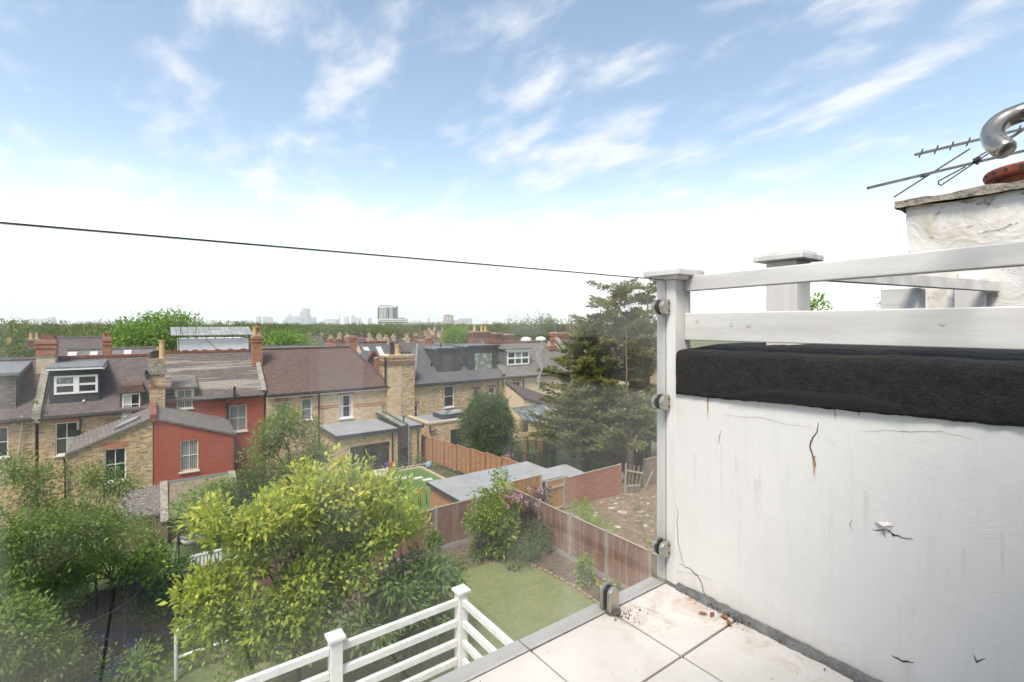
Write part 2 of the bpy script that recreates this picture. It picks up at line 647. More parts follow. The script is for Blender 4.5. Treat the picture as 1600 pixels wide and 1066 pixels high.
def mat_stain(name, col, strength=0.8, sx=8):
    """a run of rust or grime with soft ragged sides (u across, v down the mark)"""
    m, t, bs, out = new_mat(name)
    uvn = N(t, 'ShaderNodeAttribute', attribute_name='mark')
    sp = N(t, 'ShaderNodeSeparateXYZ'); L(t, uvn.outputs['Vector'], sp.inputs[0])
    nzv = noise_tex(t, tex_vec(t, 'pos', (1, 1, 0.25)), 90, 4, 0.6)
    side = M_(t, 'SUBTRACT', 1.0, SS(t, M_(t, 'ABSOLUTE', M_(t, 'SUBTRACT', sp.outputs[0], 0.5)), 0.1, 0.5))
    fade = M_(t, 'SUBTRACT', 1.0, SS(t, sp.outputs[1], 0.25, 1.0))
    a = M_(t, 'MULTIPLY', M_(t, 'MULTIPLY', side, fade), M_(t, 'MULTIPLY', SS(t, nzv, 0.25, 0.6), strength))
    bs.inputs['Base Color'].default_value = (*col, 1)
    bs.inputs['Roughness'].default_value = 0.85
    tr = N(t, 'ShaderNodeBsdfTransparent')
    mx = N(t, 'ShaderNodeMixShader')
    L(t, a, mx.inputs[0]); L(t, tr.outputs[0], mx.inputs[1]); L(t, bs.outputs[0], mx.inputs[2]); L(t, mx.outputs[0], out.inputs[0])


mat_stain('rust_run', (0.42, 0.22, 0.06))
mat_stain('grime_run', (0.45, 0.43, 0.41), 0.12)

# ------------------------------------------------------------------ the roof terrace we stand on
plain('own_slates', (0.16, 0.15, 0.15), 0.7, 0.3, 6, 0.5, 20, 0.02)
FLOOR = EYE - 0.95
XW, YG = 1.525, 1.127           # parapet face, glass plane

slab = MB()
slab.box(-3.2, 1.95, -0.12, 1.165, FLOOR - 0.32, FLOOR - 0.012)
slab = structure(slab.build('terrace_floor', MATS['joint_dark'], loc=(0, 0, FLOOR)))
WL[slab.name] = Vector((0, 0, FLOOR))
xj = [1.223 - 0.334 * k for k in range(0, 13)]
yj = [1.182, 0.847, 0.513, 0.179, -0.11]
random.seed(4)
for i in range(-1, len(xj) - 1):
    xa = xj[i + 1] if i >= 0 else xj[0]
    xb = xj[i] if i >= 0 else 1.522
    if i == -1:
        xa = xj[0]
    for j in range(len(yj) - 1):
        b = MB()
        g = 0.0035
        dz = random.uniform(-0.0012, 0.0012)
        b.box(xa + g, xb - g, yj[j + 1] + g, yj[j] - (g if j else 0), FLOOR - 0.012, FLOOR + dz)
        b.build('floor_tile', MATS['stone_tile'], slab, bevel=0.0025)
# edge trim under the outer row
MB().box(-3.2, 1.52, 1.167, 1.178, FLOOR - 0.2, FLOOR - 0.014).build('edge_trim', MATS['white_rail'], slab)

# own house behind our door, unseen: dormer and slopes shaped to let sun past
hw = MB()
yw = -0.14
hw.box(0.66, 0.80, yw - 0.3, yw, FLOOR - 0.3, FLOOR + 2.0)
hw.box(-0.60, -0.45, yw - 0.3, yw, FLOOR - 0.3, FLOOR + 2.0)
hw.box(-0.60, 0.80, yw - 0.3, yw, FLOOR + 1.96, FLOOR + 2.03)
own = thing('own_house', 'unseen rear slope of the house, shaped to let sun past, with white dormer round the terrace door', 'house', (0, -0.3, 0))
hw.build('wall', MATS['house_render'], own)
for a, b_ in ((-6.0, -0.60), (0.80, 2.6)):
    MB().prism([(yw, FLOOR - 0.3), (yw, FLOOR + 0.12), (-3.6, FLOOR + 3.4), (-3.6, FLOOR - 0.3)], 'x', a, b_).build('sun_clearing_slope', MATS['own_slates'], own)
MB().box(-0.60, 0.80, -3.6, yw - 0.3, FLOOR + 1.98, FLOOR + 2.06).build('dormer_roof', MATS['own_slates'], own)
lw = MB()
lw.box(-6.0, 2.6, -6.0, 1.15, 0, 5.62)
lw.box(-3.2, 1.5, 0.2, 1.15, 5.62, FLOOR - 0.325)
lw.build('lower_wall', MATS['house_render'], own)
fr = MB()
for a, b in ((0.62, 0.82), (-0.60, -0.40)):
    fr.box(a, b, yw + 0.002, yw + 0.05, FLOOR + 0.01, FLOOR + 2.0)
fr.box(-0.60, 0.82, yw + 0.002, yw + 0.045, FLOOR + 1.9, FLOOR + 2.03)
fr.build('door_frame', MATS['door_frame'], own)
rm = MB()
rm.box(-0.45, 0.66, -3.2, -3.1, FLOOR - 0.3, FLOOR + 1.92)
rm.box(-0.55, -0.45, -3.2, yw - 0.3, FLOOR - 0.3, FLOOR + 1.92)
rm.box(0.66, 0.76, -3.2, yw - 0.3, FLOOR - 0.3, FLOOR + 1.92)
rm.box(-0.55, 0.76, -3.2, yw - 0.3, FLOOR + 1.93, FLOOR + 1.975)
rm.box(-0.55, 0.76, -3.2, yw - 0.0, FLOOR - 0.3, FLOOR - 0.02)
rm.build('room_lining', MATS['room_dark'], own)

# ---- parapet wall
par = thing('parapet_wall', 'white rendered parapet wall with cracks and black felt coping', 'wall', (XW, 0.5, FLOOR))
w = MB()
w.box(XW, XW + 0.62, -0.135, 1.16, FLOOR - 0.3, EYE - 0.16)
w.build('render_body', MATS['parapet_render'], par)


def felt():
    ny = 260
    ys = [1.075 - i * (1.075 + 0.134) / ny for i in range(ny + 1)]
    vs_, fs_ = [], []
    rnd = random.Random(8)
    prof_n = None
    for y in ys:
        f = (1.075 - y) / 1.2
        bot = EYE - 0.252 + 0.04 * f + 0.003 * noise.noise((y * 5, 0, 3)) + 0.0022 * noise.noise((y * 30, 7, 3)) + 0.0015 * noise.noise((y * 90, 7, 3))
        zt = EYE - 0.094 + 0.012 * f + 0.005 * noise.noise((y * 4, 5, 1))
        b = 0.004 * noise.noise((y * 3.0, 2, 9))
        prof = [(XW + 0.002, bot), (XW - 0.008, bot + 0.0005), (XW - 0.010 - b, bot + 0.012), (XW - 0.0095 - b, bot + 0.05), (XW - 0.009 - b, (bot + zt) / 2),
                (XW - 0.008 - b, zt - 0.035), (XW - 0.004, zt - 0.014), (XW + 0.008, zt - 0.003), (XW + 0.03, zt + 0.001), (XW + 0.12, zt + 0.007),
                (XW + 0.25, zt + 0.014), (XW + 0.45, zt + 0.016), (XW + 0.66, zt + 0.010), (XW + 0.665, zt - 0.10)]
        for k, (x, z) in enumerate(prof):
            j = 0.0028 * noise.noise((y * 12, x * 18, z * 14)) + 0.0022 * noise.noise((y * 38, x * 50, z * 50)) + 0.0015 * noise.noise((y * 110, x * 90, z * 110))
            vs_.append((x - j * (1 if k < 6 else 0), y + 0.003 * noise.noise((z * 30, x * 9, 2)) * (y > 1.06), z + j * (1.5 if k >= 6 else 0.5)))
        prof_n = len(prof)
    for i in range(ny):
        for k in range(prof_n - 1):
            a = i * prof_n + k
            fs_.append((a, a + 1, a + prof_n + 1, a + prof_n))
    fs_.append(tuple(range(prof_n))[::-1])
    return MB().add(vs_, fs_)


felt().build('felt_coping', MATS['bitumen_felt'], par, smooth=True)
# overlapping patch of darker felt hanging from the drop
pt = MB()
pvs, pfs = [], []
n = 60
for i in range(n + 1):
    y = 0.86 - i * 0.46 / n
    f = i / n
    zb = EYE - 0.252 + 0.04 * ((1.075 - y) / 1.2) + 0.005
    zt_ = zb + 0.040 * (math.sin(math.pi * min(1, f * 1.02)) ** 0.35) + 0.01 * noise.noise((y * 9, 1, 1)) if 0 < f < 1 else zb + 0.004
    for z in (zb, (zb + zt_) / 2, zt_):
        pvs.append((XW - 0.0135 - 0.0012 * noise.noise((y * 9, z * 30, 0)), y, z))
    pvs.append((XW - 0.008, y, zt_ + 0.003))
for i in range(n):
    for k in range(3):
        a = i * 4 + k
        pfs.append((a, a + 1, a + 5, a + 4))
plain('felt_dark', (0.008, 0.007, 0.007), 0.95, 0.3, 60, 0.5, 220, 0.004)
pt.add(pvs, pfs).build('felt_patch', MATS['felt_dark'], par, smooth=True)

# grey sealant fillet along the foot of the wall
fl = MB()
n = 130
sv, sf = [], []
for i in range(n + 1):
    y = 1.125 - i * 1.25 / n
    h = 0.026 + 0.007 * noise.noise((y * 9, 1, 0)) + 0.006 * noise.noise((y * 40, 4, 0))
    wd = 0.015 + 0.006 * noise.noise((y * 11, 8, 2)) + 0.004 * noise.noise((y * 45, 3, 7))
    if y > 1.07:
        h *= 0.45; wd *= 0.5
    sv += [(XW - 0.004, y, FLOOR + h), (XW - wd * 0.5, y, FLOOR + h * 0.72), (XW - wd, y, FLOOR + 0.004), (XW - wd - 0.002, y, FLOOR - 0.004)]
for i in range(n):
    for k in range(3):
        a = i * 4 + k
        sf.append((a, a + 1, a + 5, a + 4))
fl.add(sv, sf).build('sealant_fillet', MATS['sealant'], par, smooth=True)


def yz_ribbon(pts, widths, name, mat, parent, x=XW - 0.0012):
    """a mark that follows a line of (y, z) points on the parapet face"""
    vs_, fs_, mk = [], [], []
    m = len(pts)
    for i, (y, z) in enumerate(pts):
        a = pts[max(i - 1, 0)]; b = pts[min(i + 1, m - 1)]
        d = Vector((b[0] - a[0], b[1] - a[1])).normalized()
        s = Vector((-d.y, d.x)) * (widths[i] / 2)
        vs_ += [(x, y + s.x, z + s.y), (x, y - s.x, z - s.y)]
        mk += [(0.0, i / (m - 1), 0.0), (1.0, i / (m - 1), 0.0)]
    for i in range(m - 1):
        fs_.append((2 * i, 2 * i + 1, 2 * i + 3, 2 * i + 2))
    o = MB().add(vs_, fs_).build(name, mat, parent)
    at_ = o.data.attributes.new('mark', 'FLOAT_VECTOR', 'POINT')
    at_.data.foreach_set('vector', [c for p in mk for c in p])
    return o


def onwall(px, py):
    p = at(px, py, X=XW)
    return p.y, p.z


def crack(pxs, w0, seed, name='crack'):
    rnd = random.Random(seed)
    pts = []
    for i in range(len(pxs) - 1):
        for k in range(5):
            f = k / 5
            pts.append((pxs[i][0] + (pxs[i + 1][0] - pxs[i][0]) * f + rnd.uniform(-0.8, 0.8), pxs[i][1] + (pxs[i + 1][1] - pxs[i][1]) * f + rnd.uniform(-0.8, 0.8)))
    pts.append(pxs[-1])
    m = len(pts)
    ws = [w0 * 0.75 * (0.35 + 0.9 * math.sin(math.pi * i / (m - 1)) * rnd.uniform(0.5, 1.1)) for i in range(m)]
    yz_ribbon([onwall(*p) for p in pts], ws, name, MATS['crack_dark'], par)


crack([(1279, 660), (1277, 675), (1270, 684), (1266, 697), (1271, 717), (1275, 729)], 0.0042, 1)
crack([(1127, 672), (1124, 684), (1123, 694)], 0.002, 2)
crack([(1062, 880), (1078, 889), (1090, 900), (1097, 912), (1099, 924), (1104, 932)], 0.0034, 3)
crack([(1057, 790), (1060, 803), (1058, 815), (1060, 850), (1066, 875), (1068, 880)], 0.0022, 4)
crack([(1363, 827), (1374, 829), (1386, 827), (1392, 832), (1402, 837), (1414, 841), (1427, 843)], 0.0038, 5)
crack([(1379, 829), (1385, 840)], 0.002, 6)
crack([(1393, 833), (1398, 838), (1396, 836)], 0.005, 7)
crack([(1332, 811), (1328, 819), (1332, 827)], 0.0016, 8)
crack([(1394, 1024), (1410, 1033), (1428, 1035)], 0.005, 9)
crack([(1521, 1023), (1526, 1034), (1540, 1028)], 0.003, 10)
crack([(1240, 998), (1252, 1004), (1268, 1014)], 0.0035, 11)
crack([(1130, 648), (1165, 652), (1190, 652), (1225, 663), (1270, 668)], 0.0009, 14, 'hairline')
crack([(1345, 676), (1380, 672), (1420, 675), (1470, 674), (1520, 686)], 0.0011, 15, 'hairline')
crack([(1040, 845 + 45), (1090, 898), (1120, 908)], 0.0009, 16, 'hairline')
# blister of lifted paint beside the largest star-shaped crack
bl = MB()
bc = onwall(1383, 821)
bv, bf = [(XW - 0.014, bc[0], bc[1] + 0.001)], []
for k in range(14):
    a = 2 * math.pi * k / 14
    rr = 1 + 0.25 * math.sin(3 * a + 1)
    bv.append((XW - 0.001, bc[0] + 0.018 * rr * math.cos(a), bc[1] + 0.011 * rr * math.sin(a)))
for k in range(14):
    bf.append((0, 1 + k, 1 + (k + 1) % 14))
bl.add(bv, bf).build('paint_blister', MATS['white_post'], par)
for a, b, wd in (((1106, 623), (1106, 665), 0.010), ((1140, 625), (1140, 645), 0.007), ((1304, 637), (1306, 660), 0.009), ((1342, 642), (1342, 652), 0.007), ((1272, 712), (1273, 755), 0.014)):
    p0, p1 = onwall(*a), onwall(*b)
    yz_ribbon([(p0[0] + (p1[0] - p0[0]) * k / 6, p0[1] + (p1[1] - p0[1]) * k / 6) for k in range(7)], [wd * (1 - 0.5 * k / 6) for k in range(7)], 'rust_run', MATS['rust_run'], par, XW - 0.0008)
rnd = random.Random(31)
for k in range(9):
    px = rnd.uniform(1080, 1590)
    py = rnd.uniform(690, 860)
    p0 = onwall(px, py); ln = rnd.uniform(0.08, 0.3)
    yz_ribbon([(p0[0], p0[1] - ln * i / 5) for i in range(6)], [rnd.uniform(0.006, 0.02)] * 6, 'grime_run', MATS['grime_run'], par, XW - 0.0005)
p0 = onwall(1418, 1036); p1 = onwall(1418, 1062)
yz_ribbon([(p0[0], p0[1] + (p1[1] - p0[1]) * k / 5) for k in range(6)], [0.03] * 6, 'rust_run', MATS['grime_run'], par, XW - 0.0006)

plain('screw_paint', (0.62, 0.60, 0.57), 0.5, 0.3, 50)
# ---- timber railing on the parapet
prl = thing('parapet_railing', 'white timber railing with square corner post above the felt coping', 'railing', (XW, 1.0, FLOOR))
PZ = EYE + 0.163
post = MB().box(XW - 0.0025, XW + 0.092, 1.081, 1.1625, FLOOR + 0.004, PZ).build('post', MATS['white_post'], prl, bevel=0.003)
cp = MB()
cx, cyy = XW + 0.045, 1.122
for h0, h1, e0, e1 in ((0.0, 0.004, 0.060, 0.064), (0.004, 0.014, 0.064, 0.066), (0.014, 0.034, 0.079, 0.079), (0.034, 0.040, 0.079, 0.072), (0.040, 0.047, 0.066, 0.012)):
    q = []
    for e, h in ((e0, h0), (e1, h1)):
        for sx, sy in ((-1, -1), (1, -1), (1, 1), (-1, 1)):
            q.append((cx + sx * e, cyy + sy * e, PZ + h))
    cp.add(q, [(0, 3, 2, 1), (4, 5, 6, 7), (0, 1, 5, 4), (1, 2, 6, 5), (2, 3, 7, 6), (3, 0, 4, 7)])
cp.build('post_cap', MATS['white_post'], post, bevel=0.003)
# strip let into the post behind the glass
MB().box(XW - 0.0038, XW - 0.0026, YG - 0.0072, YG - 0.0053, FLOOR + 0.01, PZ - 0.004).build('glazing_bead', MATS['sealant'], post)
MB().box(1.578, 1.600, -0.13, 1.0805, EYE - 0.058, EYE + 0.041).build('lower_rail', MATS['white_timber'], prl, bevel=0.003)
ur = MB()
ur.bar((1.597, 1.0805, EYE + 0.149), (1.597, -0.13, EYE + 0.165), 0.040, 0.054)
ur.build('upper_rail', MATS['white_timber'], prl, bevel=0.003)
for y, z in ((1.03, EYE + 0.012), (0.90, EYE + 0.0), (0.84, EYE - 0.002), (0.35, EYE + 0.003)):
    MB().tube([(1.5775, y, z), (1.5765, y, z)], 0.006, 10).build('screw_head', MATS['screw_paint'], prl)

# ---- glass balustrade
gb = thing('glass_balustrade', 'frameless clear glass balustrade panel in steel clamps along terrace edge', 'balustrade', (0, YG, FLOOR))
GT = EYE + 0.163
pane = MB().box(-3.0, XW + 0.012, YG - 0.005, YG + 0.005, FLOOR - 0.006, GT - 0.0005)
pane = pane.build('glass_pane', MATS['clear_glass'], gb)
MB().box(-3.0, XW - 0.0065, YG - 0.0048, YG + 0.0048, GT, GT + 0.0022).build('polished_edge', MATS['glass_edge'], pane)
MB().box(-3.0, XW - 0.004, YG - 0.0085, YG - 0.0053, FLOOR - 0.003, FLOOR + 0.0028).build('base_sealant', MATS['sealant'], pane)


def d_plate(mb, c, ln, r, axis, y0, y1, nseg=10):
    """rounded plate in the XZ plane: flat end at c, round end ln away along axis ('-x' or 'z')"""
    pts = []
    if axis == '-x':
        pts = [(c[0], c[2] - r), (c[0], c[2] + r)]
        for k in range(nseg + 1):
            a = math.pi / 2 + math.pi * k / nseg
            pts.append((c[0] - (ln - r) + r * math.cos(a), c[2] + r * math.sin(a)))
    else:
        pts = [(c[0] - r, c[2]), ]
        for k in range(nseg + 1):
            a = math.pi - math.pi * k / nseg
            pts.append((c[0] + r * math.cos(a), c[2] + (ln - r) + r * math.sin(a)))
        pts.append((c[0] + r, c[2]))
    mb.prism(pts, 'y', y0, y1)


def clamp(axis, c):
    e = 0.0035
    ln, r = (0.048, 0.0275) if axis == '-x' else (0.078, 0.0225)
    b = MB()
    d_plate(b, c, ln, r, axis, YG - 0.026, YG - 0.0085)
    o = b.build('clamp', MATS['steel'], gb, bevel=0.004, seg=3)
    b2 = MB(); d_plate(b2, c, ln, r, axis, YG + 0.0085, YG + 0.024)
    b2.build('back_plate', MATS['steel'], o, bevel=0.004, seg=3)
    b3 = MB()
    if axis == '-x':
        d_plate(b3, (c[0] - 0.001, 0, c[2]), ln - 0.002, r - 0.0015, axis, YG - 0.0084, YG - 0.0053)
        b3.add(*(lambda m: (m.v, m.f))((lambda m: (d_plate(m, (c[0] - 0.001, 0, c[2]), ln - 0.002, r - 0.0015, axis, YG + 0.0053, YG + 0.0084), m)[1])(MB())))
    else:
        d_plate(b3, (c[0], 0, c[2] + 0.001), ln - 0.002, r - 0.0015, axis, YG - 0.0084, YG - 0.0053)
        d_plate(b3, (c[0], 0, c[2] + 0.001), ln - 0.002, r - 0.0015, axis, YG + 0.0053, YG + 0.0084)
    b3.build('gasket', MATS['gasket'], o)
    s = MB()
    if axis == '-x':
        for dz in (-0.014, 0.012):
            s.box(c[0] - 0.011, c[0] - 0.003, YG - 0.0275, YG - 0.0258, c[2] + dz - 0.004, c[2] + dz + 0.004)
    else:
        s.lathe([(0.027, 0), (0.027, 0.005)], (c[0], YG - 0.017, c[2] - 0.002), 16)
    s.build('screw' if axis == '-x' else 'foot_plate', MATS['screw'], o)


for zc_ in (0.064, -0.284, -0.816):
    clamp('-x', (XW - 0.0035, 0, EYE + zc_))
clamp('z', (1.226, 0, FLOOR + 0.003))
clamp('z', (0.10, 0, FLOOR + 0.003))

# bird dropping dried on the outside of the glass
spl = MB()
gy_ = YG + 0.0062
sv, sf = [], []
pth = [(846, 531, 5), (848, 538, 7), (844, 546, 8), (841, 556, 8), (843, 566, 7), (847, 574, 6), (845, 582, 5), (842, 590, 4), (841, 600, 4), (840, 610, 2)]
for px, py, w_ in pth:
    a_, b_ = at(px - w_ / 2 + random.uniform(-1, 1), py, Y=gy_), at(px + w_ / 2 + random.uniform(-1, 1), py, Y=gy_)
    sv += [a_, b_]
for i in range(len(pth) - 1):
    sf.append((2 * i, 2 * i + 1, 2 * i + 3, 2 * i + 2))
spl.add(sv, sf)


def mat_splash():
    m, t, bs, out = new_mat('splash_white')
    nzv = noise_tex(t, tex_vec(t, 'pos', (1, 1, 0.5)), 160, 4, 0.7)
    bs.inputs['Base Color'].default_value = (0.7, 0.7, 0.68, 1)
    tr = N(t, 'ShaderNodeBsdfTransparent')
    mx = N(t, 'ShaderNodeMixShader')
    L(t, M_(t, 'MULTIPLY', SS(t, nzv, 0.34, 0.52), 0.92), mx.inputs[0]); L(t, tr.outputs[0], mx.inputs[1]); L(t, bs.outputs[0], mx.inputs[2]); L(t, mx.outputs[0], out.inputs[0])


mat_splash()
spl.build('splash_mark', MATS['splash_white'], pane)

# ---- debris blown into the corner
db = MB()
rnd = random.Random(12)
for k in range(260):
    y = rnd.choice([rnd.gauss(0.90, 0.05), rnd.gauss(0.85, 0.02), rnd.uniform(0.3, 1.05), rnd.gauss(0.47, 0.03)])
    x = XW - 0.012 - abs(rnd.gauss(0, 0.014))
    if rnd.random() < 0.25:
        x, y = 1.226 + rnd.gauss(0.02, 0.03), 1.085 - abs(rnd.gauss(0, 0.03))
    s = rnd.uniform(0.0015, 0.005)
    z = FLOOR + 0.002 + rnd.uniform(0, 0.012) * (x > 1.49)
    a, b_ = rnd.uniform(0, 6.28), rnd.uniform(-0.6, 0.6)
    dx, dy = math.cos(a) * s, math.sin(a) * s
    db.add([(x - dx, y - dy, z), (x + dy * .5, y - dx * .5, z + s * .5), (x + dx, y + dy, z + abs(b_) * s), (x - dy * .5, y + dx * .5, z + s * .3)], [(0, 1, 2), (0, 2, 3)])
plain('debris_brown', (0.085, 0.05, 0.028), 0.95, 0.7, 90)
o = db.build('leaf_debris', MATS['debris_brown'])
tag(o, 'brown leaf litter and soil along the foot of the parapet', 'debris', kind='stuff')
rnd = random.Random(5)
plain('dead_leaf', (0.26, 0.10, 0.045), 0.8, 0.5, 60)
for k, (x, y, a) in enumerate(((1.472, 0.905, 0.3), (1.488, 0.872, 1.4), (1.452, 0.925, 2.3), (1.470, 0.845, 0.9))):
    b = MB()
    s = 0.016
    q = []
    for u_, v_, h in ((-1, 0, 0.1), (-.3, .42, .35), (.4, .36, .3), (1, 0, .1), (.4, -.36, .42), (-.3, -.42, .25)):
        q.append((x + s * (u_ * math.cos(a) - v_ * math.sin(a)), y + s * (u_ * math.sin(a) + v_ * math.cos(a)), FLOOR + 0.003 + h * s * 0.8))
    q.append((x, y, FLOOR + 0.004))
    b.add(q, [(6, i, (i + 1) % 6) for i in range(6)])
    o = b.build('dead_leaf', MATS['dead_leaf'])
    tag(o, ('largest rust brown dead leaf where the tile joint meets the parapet', 'dead brown leaf tucked closest against the grey sealant strip', 'dead brown leaf lying farthest from the parapet towards the clamp', 'dead brown leaf nearest the camera in the corner litter')[k], 'leaf', 'dead leaves by the parapet')

# ---- pillar and slanting rail beyond the parapet
pil = thing('square_pillar', 'white square pillar with flat overhanging cap behind the timber rails', 'pillar', (1.96, 0.89, EYE - 0.1))
MB().box(1.902, 2.015, 0.833, 0.945, EYE - 0.083, EYE + 0.238).build('shaft', MATS['white_post'], pil, bevel=0.003)
MB().box(1.868, 2.049, 0.799, 0.979, EYE + 0.2385, EYE + 0.262).build('cap', MATS['white_post'], pil, bevel=0.004)
MB().box(1.885, 2.032, 0.816, 0.962, EYE + 0.2622, EYE + 0.274).build('cap_top', MATS['white_post'], pil, bevel=0.003)
brl = thing('side_railing', 'short white timber rail running from the pillar to the chimney', 'railing', (2.9, 0.7, EYE - 0.1))
MB().bar((2.017, 0.883, EYE + 0.203), (3.655, 0.588, EYE + 0.203), 0.035, 0.056).build('rail', MATS['white_timber'], brl, bevel=0.003)
p = Vector((2.94, 0.745, 0))
MB().box(p.x - 0.02, p.x + 0.11, p.y - 0.005, p.y + 0.14, EYE - 0.079, EYE + 0.174).build('post', MATS['white_timber'], brl, bevel=0.003)
MB().box(3.585, 3.655, 0.625, 0.745, EYE - 0.079, EYE + 0.25).build('post', MATS['white_post'], brl, bevel=0.003)
# flat felted roof behind the parapet that carries pillar, rail and chimney
fr_ = MB().box(XW + 0.67, 7.0, -3.0, 1.16, EYE - 0.6, EYE - 0.085)
o = fr_.build('flat_roof', MATS['bitumen_felt'])
tag(o, 'black felted flat roof behind the white parapet', 'roof', kind='structure')
del o['category']

# ---- rendered chimney
chm = thing('rendered_chimney', 'weathered white rendered chimney with mortar cap behind the terrace railing', 'chimney', (4.0, 0.2, EYE - 0.1))
XC = 3.66


def lumpy_box(x0, x1, y0, y1, z0, z1, nx, ny, nz, amp, fr, seed):
    mb = MB()
    def P(x, y, z):
        q = (x * fr + seed, y * fr, z * fr)
        d = amp * noise.noise(q) + amp * 0.45 * noise.noise((q[0] * 2.7, q[1] * 2.7, q[2] * 2.7))
        n = Vector(((x - (x0 + x1) / 2) / (x1 - x0), (y - (y0 + y1) / 2) / (y1 - y0), (z - (z0 + z1) / 2) / (z1 - z0)))
        m = max(abs(n.x), abs(n.y), abs(n.z))
        n = Vector([c if abs(abs(c) - m) < 1e-6 else 0 for c in n]).normalized()
        return Vector((x, y, z)) + n * d
    def face(f, na, nb):
        b = len(mb.v)
        for i in range(na + 1):
            for j in range(nb + 1):
                mb.v.append(tuple(P(*f(i / na, j / nb))))
        for i in range(na):
            for j in range(nb):
                a = b + i * (nb + 1) + j
                mb.f.append((a, a + 1, a + nb + 2, a + nb + 1))
    lx, ly, lz = x1 - x0, y1 - y0, z1 - z0
    face(lambda a, c: (x0, y0 + ly * a, z0 + lz * c), ny, nz)
    face(lambda a, c: (x1, y1 - ly * a, z0 + lz * c), ny, nz)
    face(lambda a, c: (x1 - lx * a, y0, z0 + lz * c), nx, nz)
    face(lambda a, c: (x0 + lx * a, y1, z0 + lz * c), nx, nz)
    face(lambda a, c: (x0 + lx * a, y0 + ly * c, z1), nx, ny)
    return mb


lumpy_box(XC, XC + 0.8, -1.2, 0.975, EYE - 0.1, EYE + 0.70, 14, 50, 26, 0.012, 5, 3).build('stack', MATS['chimney_render'], chm, smooth=True)
lumpy_box(XC - 0.045, XC + 0.85, -1.25, 1.03, EYE + 0.701, EYE + 0.745, 18, 60, 3, 0.012, 9, 7).build('mortar_cap', MATS['mortar_cap'], chm, smooth=True)
# haunching under the pot
MB().lathe([(0.30, 0.0), (0.26, 0.03), (0.20, 0.05)], (4.02, 0.46, EYE + 0.738), 20).build('flaunching', MATS['mortar_cap'], chm, smooth=True)
pot = MB().lathe([(0.17, 0.0), (0.17, 0.045), (0.235, 0.05), (0.24, 0.058), (0.24, 0.088), (0.232, 0.098), (0.15, 0.106), (0.0, 0.108)], (4.02, 0.46, EYE + 0.785), 36, caps=False)
pot = pot.build('terracotta_pot', MATS['terracotta'], chm, smooth=False)
for k in range(22):
    hb = MB()
    a = 2 * math.pi * k / 22 + 0.07
    c = Vector((4.02 + 0.2395 * math.cos(a), 0.46 + 0.2395 * math.sin(a), EYE + 0.785 + 0.072))
    hb.tube([c, c + Vector((math.cos(a), math.sin(a), 0)) * 0.0035], 0.0095, 8)
    hb.build('vent_hole', MATS['crack_dark'], pot)

# ---- television aerial over the chimney
aer = thing('tv_aerial', 'thin metal television aerial with two booms and cross rods above chimney', 'aerial', (4.3, 0.5, EYE + 0.74))


def seg(pa, pb, d0, d1):
    a = at(pa[0], pa[1], X=1.0); b = at(pb[0], pb[1], X=1.0)
    e = Vector((0, 0, EYE))
    def D(px, py, d):
        dx, dy = ray(px)
        return Vector((dx * d, dy * d, EYE - (py - HZP) / FPX * d))
    return D(pa[0], pa[1], d0), D(pb[0], pb[1], d1)


def rod(pa, pb, d0, d1, r, name, mat, parent, sq=False):
    a, b = seg(pa, pb, d0, d1)
    mb = MB()
    if sq:
        mb.bar(a, b, r * 2, r * 2)
    else:
        mb.tube([a, b], r, 8)
    return mb.build(name, MATS[mat], parent)


b1 = rod((1430, 242), (1680, 182), 3.3, 3.15, 0.008, 'boom', 'aerial_metal', aer, True)
for k, x in enumerate((1439, 1463, 1487, 1513, 1540, 1566, 1592, 1618)):
    y = 242 - (x - 1430) * 0.24
    d = 3.3 - 0.15 * (x - 1430) / 250
    rod((x - 3, y + 6.5), (x + 3, y - 7), d + 0.02, d - 0.02, 0.0042, 'director_rod', 'aerial_dark', b1)
b2 = rod((1356, 294), (1700, 212), 3.2, 3.3, 0.0085, 'boom', 'aerial_metal', aer, True)
rod((1397, 308), (1515, 233), 3.18, 3.3, 0.005, 'reflector_rod', 'aerial_dark', b2)
for pts in ([(1467, 290), (1466, 283), (1508, 261)], ):
    pass
lp = MB()
cc = [(1630, 183), (1540, 243), (1470, 290), (1466.5, 288), (1466.5, 283), (1508, 261)]
lp.tube([seg(c, c, 3.24, 3.24)[0] for c in cc], 0.0048, 8)
lp.build('folded_dipole', MATS['aerial_dark'], b2)
lp = MB()
lp.tube([seg(c, c, 3.2, 3.2)[0] for c in ((1524, 248), (1640, 176))], 0.0048, 8)
lp.build('reflector_rod', MATS['aerial_dark'], b2)
c = seg((1527, 250), (1527, 250), 3.23, 3.23)[0]
MB().box(c.x - 0.02, c.x + 0.02, c.y - 0.02, c.y + 0.02, c.z - 0.012, c.z + 0.012).build('junction_box', MATS['aerial_dark'], b2, bevel=0.004)
MB().lathe([(0.008, -0.03), (0.008, 0.02)], (c.x, c.y, c.z), 8).build('bolt', MATS['aerial_dark'], b2)
c = seg((1441, 274), (1441, 274), 3.22, 3.22)[0]
MB().box(c.x - 0.014, c.x + 0.014, c.y - 0.014, c.y + 0.014, c.z - 0.012, c.z + 0.008).build('rod_clip', MATS['aerial_dark'], b2, bevel=0.003)
a, _ = seg((1672, 220), (1672, 220), 3.25, 3.25)
MB().tube([(a.x + 0.03, a.y, EYE + 0.72), (a.x + 0.03, a.y, a.z + 0.35)], 0.016, 10).build('mast', MATS['aerial_metal'], aer)

